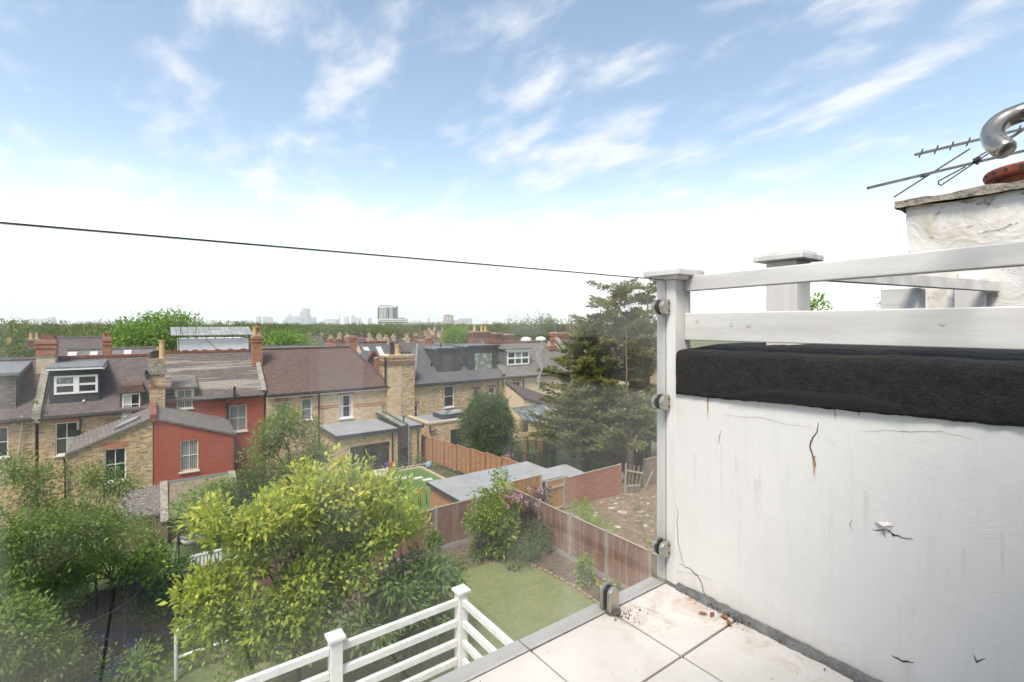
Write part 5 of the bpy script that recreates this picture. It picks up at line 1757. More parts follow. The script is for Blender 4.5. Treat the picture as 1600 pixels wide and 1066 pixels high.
# brick edging, brick by brick
def catmull(pts, per):
    out_ = []
    P = [Vector((p[0], p[1], 0)) for p in pts]
    for i in range(len(P) - 1):
        p0, p1, p2, p3 = P[max(i - 1, 0)], P[i], P[i + 1], P[min(i + 2, len(P) - 1)]
        for k in range(per):
            t_ = k / per
            out_.append(0.5 * ((2 * p1) + (p2 - p0) * t_ + (2 * p0 - 5 * p1 + 4 * p2 - p3) * t_ ** 2 + (3 * p1 - p0 - 3 * p2 + p3) * t_ ** 3))
    out_.append(P[-1])
    return out_
ed = thing('lawn_edging', 'curved row of weathered bricks edging the near lawn', 'edging', (10, 15, 0))
curve = catmull(edge[1:13], 12)
acc, last, first = 0.0, curve[0], None
rnd = random.Random(3)
for p in curve[1:]:
    acc += (p - last).length
    if acc > 0.235:
        acc = 0
        d_ = (p - last).normalized()
        a = math.atan2(d_.y, d_.x) + rnd.uniform(-0.08, 0.08)
        if first is None:
            first = MB().box(-0.105, 0.105, -0.05, 0.05, 0.0, 0.075)
            fo = first.build('brick', MATS['edging_brick'], None, loc=(0, 0, 0))
            fo.parent = ed
            WL[fo.name] = WL[ed.name]
            fo.matrix_basis = Matrix.Translation(p + Vector((0, 0, rnd.uniform(-0.02, 0.01))) - WL[ed.name]) @ Matrix.Rotation(a, 4, 'Z')
            first = fo
        else:
            share(first, ed, Matrix.Translation(p + Vector((0, 0, rnd.uniform(-0.02, 0.01))) - WL[ed.name]) @ Matrix.Rotation(a, 4, 'Z'))
    last = p
# flower bed between edging and fences
bed = MB()
bp = [(4.8, 15.95), (6.6, 16.35), (8.0, 16.45), (9.4, 16.4), (10.5, 16.2), (11.3, 15.75), (11.78, 15.05), (12.0, 14.2), (12.13, 12.6), (12.08, 11.4), (12.08, 4.2), (13.25, 4.2), (13.25, 17.95), (4.8, 17.95)]
bed.add([(x, y, 0.016) for x, y in bp], [tuple(range(len(bp)))])
structure(bed.build('flower_bed', MATS['soil']))


def feather_fence(name, label, p0, p1, hgt, bays, mat, postmat, z0, capmat='wood_cap', group='garden fences', gravel=True, seed=1, sag=0.03, rails_front=False, mats2=None):
    """close-board fence: each post, board, gravel board and cap strip is its own piece"""
    p0, p1 = Vector((*p0, z0)), Vector((*p1, z0))
    f = thing(name, label, 'fence', ((p0 + p1) / 2), group)
    d_ = (p1 - p0); Lf = d_.length; d_.normalize()
    nrm = Vector((d_.y, -d_.x, 0))
    rnd = random.Random(seed)
    a = math.atan2(d_.y, d_.x)
    rot = Matrix.Rotation(a, 4, 'Z')
    off = WL[f.name]
    def put(proto_box, nm, mt, pos, first):
        if first[0] is None:
            o = MB().box(*proto_box).build(nm, MATS[mt], None, loc=(0, 0, 0))
            o.parent = f; WL[o.name] = off
            first[0] = o
            o.matrix_basis = Matrix.Translation(pos - off) @ rot
            return o
        return share(first[0], f, Matrix.Translation(pos - off) @ rot)
    pf, bf, gf, cf, rf_ = [None], [None], [None], [None], [None]
    b2 = [None]
    bl_ = Lf / bays
    for b in range(bays + 1):
        put((-0.055, 0.055, -0.055, 0.055, 0, hgt + 0.04), 'post', postmat, p0 + d_ * (bl_ * b), pf)
    for b in range(bays):
        s = p0 + d_ * (bl_ * b)
        dh = rnd.uniform(-sag, sag)
        if gravel:
            put((0.06, bl_ - 0.06, -0.025, 0.025, 0, 0.2), 'gravel_board', 'concrete_post', s, gf)
        put((0.06, bl_ - 0.06, -0.03, 0.03, hgt - 0.03, hgt), 'cap_strip', capmat, s + Vector((0, 0, dh)), cf)
        n = int(bl_ / 0.105)
        for k in range(n):
            x = 0.06 + (bl_ - 0.12) * (k + 0.5) / n
            w_ = (bl_ - 0.12) / n
            z_b = 0.2 if gravel else 0.02
            pick = bf if (mats2 is None or rnd.random() < 0.6) else b2
            mt = mat if pick is bf else mats2
            o = put((-w_ / 2 * 0.97, w_ / 2 * 0.97, -0.012, 0.012, z_b, hgt - 0.035), 'board', mt, s + d_ * x + nrm * rnd.uniform(-0.008, 0.008) + Vector((0, 0, dh)), pick)
        if rails_front:
            for zz in (0.35, hgt - 0.35):
                MB().bar(s + d_ * 0.06 + nrm * 0.045 + Vector((0, 0, zz)), s + d_ * (bl_ - 0.06) + nrm * 0.045 + Vector((0, 0, zz)), 0.05, 0.09).build('rail', MATS['wood_cap'], f)
    return f


feather_fence('close_board_fence', 'long brown close-board fence with concrete posts behind the magnolia', (-6.2, 18.0), (13.2, 18.0), 1.8, 10, 'wood_brown', 'concrete_post', 0.0, seed=3, mats2='wood_brown_pale')
feather_fence('close_board_fence', 'brown close-board side fence between the lawn and the rubble plot', (13.3, 18.1), (13.3, 4.6), 1.8, 7, 'wood_brown', 'concrete_post', 0.0, seed=9, mats2='wood_brown_pale')
feather_fence('close_board_fence', 'short new orange board panel with two rails beside the shed', (15.25, 18.02), (16.35, 18.02), 1.75, 1, 'wood_new', 'concrete_post', 0.0, seed=5, rails_front=True)


def lap_fence(label, p0, p1, hgt, panels, z0, z1, mat, group='garden fences', seed=1, capmat='wood_cap', name='lap_panel_fence', frame=None):
    """overlap panel fence: each slat and batten its own piece"""
    f = thing(name, label, 'fence', ((p0[0] + p1[0]) / 2, (p0[1] + p1[1]) / 2, min(z0, z1)), group)
    off = WL[f.name]
    A, B = Vector((*p0, z0)), Vector((*p1, z1))
    rnd = random.Random(seed)
    d_ = Vector((B.x - A.x, B.y - A.y, 0)); Lf = d_.length; d_.normalize()
    rot = Matrix.Rotation(math.atan2(d_.y, d_.x), 4, 'Z')
    w_ = Lf / panels
    slat = post = bat = cap_ = None
    def put(o, box, nm, mt, pos, tilt=0.0):
        mtx = Matrix.Translation(pos - off) @ rot @ Matrix.Rotation(tilt, 4, 'X')
        if o is None:
            o = MB().box(*box).build(nm, MATS[mt], None, loc=(0, 0, 0))
            o.parent = f; WL[o.name] = off
            o.matrix_basis = mtx
            return o
        share(o, f, mtx)
        return o
    for k in range(panels + 1):
        z = z0 + (z1 - z0) * min(k, panels - 0.5) / panels
        post = put(post, (-0.05, 0.05, -0.05, 0.05, 0, hgt + 0.05), 'post', frame or mat, A + d_ * (w_ * k) + Vector((0, 0, z - z0)))
    n = int(hgt / 0.105)
    for k in range(panels):
        z = z0 + (z1 - z0) * (k + 0.5) / panels
        s = A + d_ * (w_ * k) + Vector((0, 0, z - z0))
        for j in range(n):
            slat = put(slat, (0.05, w_ - 0.05, -0.006, 0.006, 0, 0.12), 'slat', mat, s + Vector((0, 0, 0.05 + j * (hgt - 0.06) / n + rnd.uniform(-0.008, 0.008))), R(5))
        for x in (0.07, w_ * 0.34, w_ * 0.66, w_ - 0.07):
            bat = put(bat, (-0.022, 0.022, -0.03, 0.03, 0.04, hgt - 0.02), 'batten', frame or mat, s + d_ * x)
        cap_ = put(cap_, (0.05, w_ - 0.05, -0.035, 0.035, hgt - 0.02, hgt + 0.012), 'cap_strip', capmat, s)
    return f


lap_fence('bright orange lap panel fence between the artificial lawn and the bay tree garden', (16.6, 34.3), (16.6, 21.9), 1.8, 7, -1.02, ground_z(16.6, 22.0), 'wood_orange', seed=2, capmat='wood_orange', frame='wood_batten')
lap_fence('red brown lap panel fence behind the rubble plot', (16.45, 17.9), (20.35, 17.9), 1.75, 2, 0.0, 0.0, 'wood_red', seed=6, frame='wood_red')
lap_fence('weathered grey-brown lap fence under the conifer branches', (22.2, 17.8), (40.0, 17.0), 1.75, 9, -0.02, 0.05, 'wood_weathered', seed=8, frame='wood_weathered')
lap_fence('old brown panel fence at the far end of the trampoline lawn', (25.5, 31.5), (25.5, 20.5), 1.9, 6, -1.0, ground_z(25, 21), 'wood_weathered', seed=11, frame='wood_weathered')
lap_fence('small orange fence glimpsed between the leaves in front of the pale brick house', (6.4, 36.5), (6.4, 29.0), 1.8, 4, -1.4, -1.5, 'wood_orange', seed=12, capmat='wood_orange')

# broken panel leaning at the end of the red fence
bp_ = thing('broken_fence_panel', 'broken leaning timber fence panel with loose boards by the rubble', 'fence panel', (21.0, 17.7, 0))
for k, (x, dx_, z1_, m_) in enumerate(((20.55, 0.03, 1.8, 'wood_cap'), (20.72, 0.10, 1.72, 'wood_weathered'), (20.88, 0.14, 1.66, 'wood_weathered'), (21.05, 0.25, 1.6, 'wood_weathered'), (21.2, 0.35, 1.5, 'wood_weathered'), (21.62, 0.62, 1.25, 'wood_cap'))):
    MB().bar((x, 17.75 - 0.06 * k, 0.0), (x + dx_, 17.7 - 0.1 * k, z1_), 0.12, 0.03, (0, 1, 0)).build('board', MATS[m_], bp_)
MB().bar((20.55, 17.6, 1.45), (21.5, 17.3, 1.2), 0.04, 0.08).build('rail', MATS['wood_cap'], bp_)
MB().bar((20.6, 17.65, 0.6), (21.4, 17.4, 0.55), 0.04, 0.08).build('rail', MATS['wood_cap'], bp_)

# rubble plot
rub = MB()
n = 44
for i in range(n + 1):
    for j in range(n + 1):
        x, y = 13.36 + (30 - 13.36) * i / n, 4.2 + (17.85 - 4.2) * j / n
        z = 0.03 + 0.22 * max(0, noise.noise((x * 0.5, y * 0.5, 3))) + 0.07 * noise.noise((x * 2, y * 2, 1)) + 0.15
        z *= min(1, (x - 13.36) * 2 + 0.1)
        rub.v.append((x, y, z))
for i in range(n):
    for j in range(n):
        a = i * (n + 1) + j
        rub.f.append((a, a + n + 1, a + n + 2, a + 1))
structure(rub.build('rubble_ground', MATS['rubble_soil'], smooth=True))
sh = MB().lathe([(1.5, 0.0), (1.25, 0.35), (0.85, 0.75), (0.45, 1.0), (0.15, 1.12), (0.0, 1.14)], (0, 0, 0), 26, caps=False)
sh.v = [(x * (1 + 0.15 * noise.noise((x, y, 0))) + 21.6, y * (1 + 0.15 * noise.noise((x, y, 5))) + 14.5, z + 0.1 + 0.05 * noise.noise((x * 3, y * 3, z))) for x, y, z in sh.v]
tag(sh.build('soil_heap', MATS['sand_heap'], smooth=True), 'heap of orange-brown soil at the edge of the rubble plot', 'soil heap')
rnd = random.Random(77)


def rock(c, s, seed):
    r_ = random.Random(seed)
    mb = MB().lathe([(0.0, 0.0), (0.75, 0.02), (1.0, 0.35), (0.85, 0.75), (0.45, 0.98), (0.0, 1.0)], (0, 0, 0), 7, caps=False)
    a = r_.uniform(0, 6.28)
    sx, sy, sz = s * r_.uniform(0.8, 1.5), s * r_.uniform(0.6, 1.0), s * r_.uniform(0.5, 0.9)
    q = []
    for x, y, z in mb.v:
        k = 1 + 0.3 * noise.noise((x * 1.7 + seed, y * 1.7, z * 1.7))
        x, y, z = x * k * sx, y * k * sy, z * sz
        q.append((c[0] + x * math.cos(a) - y * math.sin(a), c[1] + x * math.sin(a) + y * math.cos(a), c[2] + z))
    mb.v = q
    return mb


rub_spots = [(972, 800), (992, 815), (1003, 800), (985, 830), (960, 812), (1008, 822), (975, 845), (945, 830), (1000, 845), (955, 795), (930, 805), (1010, 862), (985, 858), (965, 826), (940, 785), (1015, 838), (948, 850), (1002, 868), (996, 832), (978, 815)]
names_ = ['pale flat', 'grey blocky', 'long broken', 'small pale', 'chalky', 'brown-grey', 'wedge-shaped', 'tiny grey']
for k, (px, py) in enumerate(rub_spots):
    c = at(px, py, Z=0.2)
    o = rock((c.x, c.y, 0.12), rnd.uniform(0.10, 0.24), k).build('rubble_stone', MATS['stone_pale'])
    tag(o, 'pale lump of broken stone or concrete scattered on the rubble plot', 'stone', 'stones on the rubble plot')
sm_ = MB()
for k in range(900):
    c = (rnd.uniform(13.8, 24), rnd.uniform(8, 17.5), 0.15)
    r_ = rock(c, rnd.uniform(0.02, 0.09), k)
    sm_.add(r_.v, r_.f)
tag(sm_.build('rubble_gravel', MATS['stone_pale']), 'loose stone chips strewn over the bare soil plot', None, kind='stuff')

# artificial lawn of house C with paving
al = MB()
al.add([(AX(600, 33.3) - 2.0, 33.0, -0.985), (16.1, 32.6, -0.985), (16.1, 29, -0.96), (16.1, 25, -0.78)] + [(16.1, 22, ground_z(14, 22) + 0.02), (9.5, 22, ground_z(11, 22) + 0.03), (9.5, 25, ground_z(10, 25) + 0.06), (9.7, 29, -1.02)], [tuple(range(8))])
al = MB()
nn = 12
for i in range(nn + 1):
    for j in range(nn + 1):
        x, y = 9.0 + 7.2 * i / nn, 20.0 + 12.6 * j / nn
        al.v.append((x, y, max(ground_z(x, y), ground_z(x, y)) + 0.02))
for i in range(nn):
    for j in range(nn):
        a = i * (nn + 1) + j
        al.f.append((a, a + nn + 1, a + nn + 2, a + 1))
structure(al.build('artificial_lawn', MATS['lawn_bright'], smooth=True))
for px, py in ((617, 747.5), (634, 746), (653, 746.5), (668, 749), (680, 752)):
    c = at(px, py, Z=-0.98)
    z = ground_z(c.x, c.y) + 0.045
    c = at(px, py, Z=z)
    MB().box(c.x - 0.33, c.x + 0.33, c.y - 0.2, c.y + 0.2, ground_z(c.x, c.y) + 0.0, ground_z(c.x, c.y) + 0.05)
    o = MB().box(c.x - 0.33, c.x + 0.33, c.y - 0.2, c.y + 0.2, z - 0.05, z).build('stepping_stone', MATS['paving'], bevel=0.01)
    tag(o, {617: 'leftmost', 634: 'second', 653: 'middle', 668: 'fourth', 680: 'rightmost'}[px] + ' pale paving slab in the row of five on the bright lawn', 'paving slab', 'stepping stones on the artificial lawn')
pt_ = MB().box(8.6, 13.4, 32.0, 33.45, -1.2, -0.93)
structure(pt_.build('patio', MATS['paving']))
lb = thing('lawn_border', 'pale stone border strip round the corner of the artificial lawn', 'border', (15, 32.2, -1))
MB().box(12.8, 16.3, 32.25, 32.4, -1.1, -0.9).build('strip', MATS['stone_buff'], lb)
MB().bar((15.5, 32.2, -0.93), (15.5, 27.0, -0.88), 0.12, 0.12).build('strip', MATS['stone_buff'], lb)
bd = MB().box(15.56, 16.5, 22.5, 33.3, -1.3, -0.90)
structure(bd.build('border_soil', MATS['soil']))
MB2 = MB().lathe([(0.012, 0), (0.17, 0.03), (0.245, 0.12), (0.26, 0.25), (0.22, 0.39), (0.12, 0.48), (0.012, 0.5)], (at(670, 730, Y=31.6).x, 31.6, -0.92), 20)
plain('ball_teal', (0.16, 0.33, 0.38), 0.45)
tag(MB2.build('play_ball', MATS['ball_teal'], smooth=True), 'large pale teal ball by the orange fence on the lawn corner', 'ball')
for px, py, colr_, nm in ((607, 733, (0.55, 0.05, 0.06), 'red'), (603, 734, (0.05, 0.12, 0.42), 'blue'), (613, 731, (0.55, 0.12, 0.05), 'orange')):
    m_ = plain('toy_' + nm, colr_, 0.4)
    c = at(px, py, Y=32.0)
    mb = MB()
    mb.tube([(c.x, c.y, -0.93), (c.x, c.y, -0.3)], 0.02, 6)
    for k in range(6):
        a = math.pi * k / 3
        mb.add([(c.x, c.y - 0.02, -0.3), (c.x + 0.2 * math.cos(a), c.y - 0.03, -0.3 + 0.2 * math.sin(a)), (c.x + 0.2 * math.cos(a + 0.7), c.y + 0.03, -0.3 + 0.2 * math.sin(a + 0.7)), ], [(0, 1, 2)])
        mb.add([(c.x, c.y + 0.02, -0.3), (c.x + 0.2 * math.cos(a), c.y + 0.02, -0.3 + 0.2 * math.sin(a)), (c.x + 0.2 * math.cos(a + 0.7), c.y + 0.06, -0.3 + 0.2 * math.sin(a + 0.7)), ], [(0, 1, 2)])
    tag(mb.build('garden_windmill', m_), nm + ' toy windmill on a stick in front of the glazed extension doors', 'toy', 'toy windmills by the extension')
# low planter edge
plr = thing('planter_edge', 'low rough stone planter with small plants below the glass link', 'planter', (15, 33, -1))
rnd = random.Random(5)
for k in range(14):
    rock((13.0 + k * 0.27, 32.75 + rnd.uniform(-0.05, 0.05), -0.95), 0.13, 100 + k).build('stone', MATS['stone_pale'], plr)
# plastic toy slide half hidden by leaves
plain('toy_orange', (0.6, 0.2, 0.03), 0.4)
ts = thing('toy_climbing_frame', 'yellow and orange toy frame on the lawn at the tree edge', 'toy', (at(644, 790, Z=-0.3).x, at(644, 790, Z=-0.3).y, -0.3))
c = WL[ts.name]
plain('toy_yellow', (0.62, 0.42, 0.03), 0.4)
for dx_ in (0, 0.35):
    MB().tube([(c.x + dx_, c.y, c.z - 0.1), (c.x + dx_ + 0.05, c.y, c.z + 0.7), (c.x + dx_ + 0.25, c.y, c.z + 0.85), (c.x + dx_ + 0.45, c.y, c.z + 0.6), (c.x + dx_ + 0.5, c.y, c.z - 0.1)], 0.03, 8).build('hoop', MATS['toy_yellow' if dx_ == 0 else 'toy_orange'], ts, smooth=True)

# grey-roofed shed behind the fence
SX0, SX1, SY0, SY1, SZ = 10.8, 16.95, 18.6, 21.75, 1.6
shd = thing('garden_shed', 'long timber garden shed with flat pale grey felt roof behind the fence', 'shed', (13.8, 20.1, -0.4))
wm = MB().box(SX0 + 0.12, SX1 - 0.12, SY0 + 0.1, SY1 - 0.1, -0.7, SZ - 0.1)
wm.build('carcass', MATS['wood_new'], shd)
bo = None
for k in range(28):
    y = SY0 + 0.12 + k * (SY1 - SY0 - 0.24) / 28
    box_ = MB().box(SX0 + 0.095, SX0 + 0.118, y + 0.004, y + (SY1 - SY0 - 0.24) / 28 - 0.004, -0.7, SZ - 0.1)
    box_.build('cladding_board', MATS['wood_orange'], shd)
MB().box(SX0 - 0.02, SX1 + 0.02, SY0 - 0.02, SY1 + 0.02, SZ - 0.098, SZ - 0.003).build('roof', MATS['shed_felt'], shd)
MB().box(SX0, SX1, SY0, SY1, SZ - 0.003 + 0.002, SZ + 0.006).build('roof_felt', MATS['shed_felt'], shd)
MB().box(SX0 - 0.05, SX0 - 0.022, SY0 - 0.02, SY1 + 0.02, SZ - 0.13, SZ + 0.012).build('fascia', MATS['anthracite'], shd)
MB().box(SX0 + 0.07, SX0 + 0.094, 18.95, 19.35, 0.55, 0.72).build('vent', MATS['pvc_white'], shd)
MB().box(13.45, 15.2, 18.16, 18.6, -0.3, 1.45)
# board panel standing in front of the shed
feather_fence('close_board_fence', 'new orange board fence rising above the old fence in front of the shed', (13.4, 18.32), (15.15, 18.32), 2.05, 1, 'wood_new', 'wood_cap', -0.05, seed=15, gravel=False)
# second low shed
s2 = thing('low_shed', 'small low shed with grey felt roof next to the trampoline', 'shed', (18.9, 20.2, -0.5))
MB().box(17.4, 19.2, 19.2, 21.0, -0.7, 0.95).build('carcass', MATS['wood_weathered'], s2)
MB().add([(17.25, 19.05, 0.95), (19.35, 19.05, 0.95), (19.35, 21.15, 1.1), (17.25, 21.15, 1.1), (17.25, 19.05, 1.03), (19.35, 19.05, 1.03), (19.35, 21.15, 1.18), (17.25, 21.15, 1.18)], [(3, 2, 1, 0), (4, 5, 6, 7), (0, 1, 5, 4), (1, 2, 6, 5), (2, 3, 7, 6), (3, 0, 4, 7)]).build('roof', MATS['shed_felt'], s2)

# lawn of D
l2 = MB().add([(17.0, 22.0, ground_z(20, 22) + 0.02), (25.3, 22.0, ground_z(24, 22) + 0.02), (25.3, 30, -0.97), (17.0, 30, -0.97)], [(0, 1, 2, 3)])
structure(l2.build('lawn', MATS['lawn_far']))


def trampoline(name, label, c, r, z0, hh, padm, n=8, group=None):
    t_ = thing(name, label, 'trampoline', (c[0], c[1], z0), group)
    mb = MB()
    for k in range(48):
        a, b = 2 * math.pi * k / 48, 2 * math.pi * (k + 1) / 48
        mb.quad((c[0] + r * math.cos(a), c[1] + r * math.sin(a), z0 + 0.75), (c[0] + r * math.cos(b), c[1] + r * math.sin(b), z0 + 0.75), (c[0] + r * math.cos(b), c[1] + r * math.sin(b), z0 + 0.75 + hh), (c[0] + r * math.cos(a), c[1] + r * math.sin(a), z0 + 0.75 + hh))
    mb.build('safety_net', MATS['mesh_net'], t_)
    rr = [(r + 0.02, 0.0), (r + 0.02, 0.05), (r - 0.28, 0.06), (r - 0.28, 0.02)]
    MB().lathe(rr + [rr[0]], (c[0], c[1], z0 + 0.7), 40, caps=False).build('edge_pad', MATS[padm], t_)
    MB().lathe([(r - 0.29, 0.0), (r - 0.29, 0.02)], (c[0], c[1], z0 + 0.71), 40).build('jumping_mat', MATS['net_pole'], t_)
    MB().tube([(c[0] + r * math.cos(2 * math.pi * k / 40), c[1] + r * math.sin(2 * math.pi * k / 40), z0 + 0.75 + hh) for k in range(41)], 0.022, 6).build('top_ring', MATS['net_pole'], t_)
    for k in range(n):
        a = 2 * math.pi * (k + 0.3) / n
        x, y = c[0] + (r + 0.06) * math.cos(a), c[1] + (r + 0.06) * math.sin(a)
        MB().tube([(x, y, z0), (x, y, z0 + 0.75 + hh * 0.9), (x - 0.1 * math.cos(a), y - 0.1 * math.sin(a), z0 + 0.78 + hh)], 0.03, 8).build('net_pole', MATS['net_pole'], t_)
    return t_


tp = at(855, 745, Y=24.3)
trampoline('trampoline', 'round black-netted trampoline on the lawn behind the grey shed', (19.35, 24.4), 1.55, -0.75, 1.55, 'net_pole')
# timber arch by the bay tree
plain('wood_arch', (0.50, 0.33, 0.17), 0.8, 0.25, 5)
pg = thing('garden_arch', 'plain timber garden arch of square posts beside the bay tree', 'arch', (at(835, 713, Z=-1).x, at(835, 713, Z=-1).y, -1))
a, b = at(820, 714, Y=27.6), at(846, 714, Y=27.6)
for p_, yy in ((a, 27.6), (b, 27.6), (a + Vector((0.25, 0.6, 0)), 28.2), (b + Vector((0.25, 0.6, 0)), 28.2)):
    MB().box(p_.x - 0.06, p_.x + 0.06, yy - 0.06, yy + 0.06, -1.0, AZ(833, 681, 27.6)).build('post', MATS['wood_arch'], pg)
zt_ = AZ(833, 680, 27.6)
MB().box(a.x - 0.2, b.x + 0.2, 27.52, 27.66, zt_, zt_ + 0.12).build('beam', MATS['wood_arch'], pg)
MB().box(a.x + 0.05, b.x + 0.45, 28.13, 28.27, zt_, zt_ + 0.12).build('beam', MATS['wood_arch'], pg)
# white sacks and clutter by the far lawn
plain('sack_white', (0.62, 0.62, 0.60), 0.7, 0.3, 6, 0.6, 10, 0.05)
for k, (px, py, lab) in enumerate(((940, 720, 'left'), (950, 722, 'middle'), (962, 720, 'right'))):
    c = at(px, py, Y=20.0)
    o = rock((c.x, c.y, ground_z(c.x, c.y)), 0.55, 200 + k).build('rubble_sack', MATS['sack_white'], smooth=True)
    o.scale = (1, 1, 2.2)
    tag(o, lab + ' one of three crumpled white builders sacks behind the red fence', 'sack', 'white sacks')
for k, (px, py, colr_) in enumerate(((905, 702, 'brick_arch'), (912, 708, 'pvc_white'), (920, 710, 'blue_pad'))):
    c = at(px, py, Y=26.0)
    o = rock((c.x, c.y, ground_z(c.x, c.y)), 0.45, 300 + k).build('garden_bundle', MATS[colr_])
    tag(o, ('reddish', 'white', 'dark blue')[k] + ' bundle of garden clutter by the old panel fence', 'clutter', 'clutter by the old fence')

# ------------------------------------------------------------------ left gardens
l3 = MB()
nn = 10
for i in range(nn + 1):
    for j in range(nn + 1):
        x, y = -3.0 + 8.6 * i / nn, 19.5 + 11.5 * j / nn
        l3.v.append((x, y, ground_z(x, y) + 0.015))
for i in range(nn):
    for j in range(nn):
        a = i * (nn + 1) + j
        l3.f.append((a, a + nn + 1, a + nn + 2, a + 1))
structure(l3.build('lawn', MATS['lawn_far'], smooth=True))
# trampoline with blue pad and tall dark net
tl = trampoline('trampoline', 'trampoline with blue pads half buried in the left foliage', (-1.55, 16.5), 1.25, 0.0, 1.5, 'blue_pad', 6)
sk = MB()
for k in range(30):
    a_, b_ = 2 * math.pi * k / 30, 2 * math.pi * (k + 1) / 30
    sk.quad((-1.55 + 1.28 * math.cos(a_), 16.5 + 1.28 * math.sin(a_), 0.12), (-1.55 + 1.28 * math.cos(b_), 16.5 + 1.28 * math.sin(b_), 0.12), (-1.55 + 1.28 * math.cos(b_), 16.5 + 1.28 * math.sin(b_), 0.9), (-1.55 + 1.28 * math.cos(a_), 16.5 + 1.28 * math.sin(a_), 0.9))
sk.build('skirt', MATS['blue_pad'], tl, smooth=True)
# net frame standing on the lawn of B
nf = thing('sports_net_frame', 'thin dark square net frame standing on the grass of the red house', 'net frame', (at(283, 850, Y=27).x, 27, -2))
zg_ = ground_z(1, 27)
a, b = at(279, 826, Y=27.0), at(343, 826, Y=27.0)
MB().tube([(a.x, 27, zg_), (a.x, 27, a.z)], 0.035, 8).build('upright', MATS['net_pole'], nf)
MB().tube([(b.x, 27, zg_), (b.x, 27, a.z)], 0.035, 8).build('upright', MATS['net_pole'], nf)
MB().tube([(a.x, 27, a.z), (b.x, 27, a.z)], 0.035, 8).build('crossbar', MATS['net_pole'], nf)
MB().tube([(a.x, 27, a.z), (a.x - 0.3, 25.0, zg_)], 0.03, 8).build('stay', MATS['net_pole'], nf)
MB().quad((a.x, 27, zg_), (b.x, 27, zg_), (b.x, 27, a.z), (a.x, 27, a.z)).build('net', MATS['mesh_net'], nf)
# toys in the grass
plain('toy_blue_pale', (0.30, 0.50, 0.62), 0.4)
for k, (px, py, m_, lab) in enumerate(((298, 833, 'toy_blue_pale', 'pale blue plastic toy car lying on the grass of the red house'), (305, 840, 'pvc_white', 'white plastic sledge toy lying on the grass of the red house'), (294, 838, 'wood_red', 'brown curved toy boat on the grass of the red house'))):
    c = at(px, py, Z=-2.0)
    mb = MB().lathe([(0.02, 0.0), (0.26, 0.02), (0.36, 0.12), (0.4, 0.3), (0.36, 0.3), (0.3, 0.14), (0.02, 0.08)], (0, 0, 0), 16)
    mb.v = [(c.x + x * 1.6, c.y + y * 0.8, ground_z(c.x, c.y) + z) for x, y, z in mb.v]
    tag(mb.build('plastic_toy', MATS[m_], smooth=True), lab, 'toy', 'toys on the grass')
# slatted white bench and table end
bn = thing('garden_bench', 'white slatted garden bench half hidden behind the magnolia leaves', 'bench', (at(320, 895, Z=-1.2).x, at(320, 895, Z=-1.2).y, -1.2))
c = at(322, 890, Y=21.5)
zb_ = ground_z(c.x, 21.5)
for k in range(9):
    MB().box(c.x - 0.5 + 0.12 * k, c.x - 0.42 + 0.12 * k, 21.9, 21.93, zb_ + 0.4, zb_ + 1.0).build('back_slat', MATS['goal_white'], bn)
for k in range(5):
    MB().box(c.x - 0.55, c.x + 0.65, 21.3 + 0.11 * k, 21.38 + 0.11 * k, zb_ + 0.42, zb_ + 0.45).build('seat_slat', MATS['goal_white'], bn)
MB().box(c.x - 0.56, c.x + 0.66, 21.88, 21.95, zb_ + 1.0, zb_ + 1.06).build('top_rail', MATS['goal_white'], bn)
for x, y in ((c.x - 0.5, 21.34), (c.x + 0.6, 21.34), (c.x - 0.5, 21.9), (c.x + 0.6, 21.9)):
    MB().box(x - 0.03, x + 0.03, y - 0.03, y + 0.03, zb_, zb_ + 0.44).build('leg', MATS['goal_white'], bn)
MB().bar((c.x - 1.1, 20.9, zb_ + 0.75), (c.x + 1.0, 21.1, zb_ + 0.75), 0.3, 0.04).build('plank', MATS['wood_cap'], bn)
# garden path slabs in the far left
for k, (px, py) in enumerate(((72, 958), (50, 975), (90, 945))):
    c = at(px, py, Z=-0.1)
    o = MB().box(c.x - 0.45, c.x + 0.45, c.y - 0.3, c.y + 0.3, ground_z(c.x, c.y) - 0.02, ground_z(c.x, c.y) + 0.05).build('paving_slab', MATS['paving'])
    tag(o, ('middle', 'nearest', 'farthest')[k] + ' of three pale slabs showing through the far left foliage', 'paving slab', 'slabs in the left garden')

# football goal
gl0 = at(275, 1062, Z=0.0)
gx, gy = gl0.x, gl0.y
go = thing('football_goal', 'small white tube football goal with net on the near grass', 'goal', (gx, gy, 0))
W_, H_, D_ = 3.0, 1.28, 0.9
for x in (gx, gx + W_):
    MB().tube([(x, gy, 0), (x, gy, H_)], 0.045, 10).build('upright', MATS['goal_white'], go)
    MB().tube([(x, gy, H_), (x, gy + 0.25, H_), (x, gy + D_, 0.04)], 0.03, 8).build('stay', MATS['goal_white'], go)
MB().tube([(gx - 0.04, gy, H_), (gx + W_ + 0.04, gy, H_)], 0.045, 10).build('crossbar', MATS['goal_white'], go)
MB().tube([(gx, gy + D_, 0.05), (gx + W_, gy + D_, 0.05)], 0.04, 10).build('ground_bar', MATS['goal_white'], go)
MB().tube([(gx, gy + 0.03, 0.55), (gx + W_, gy + 0.03, 0.55)], 0.04, 10).build('mid_bar', MATS['goal_white'], go)
MB().quad((gx, gy + 0.25, H_), (gx + W_, gy + 0.25, H_), (gx + W_, gy + D_, 0.05), (gx, gy + D_, 0.05)).build('net', MATS['goal_net'], go)

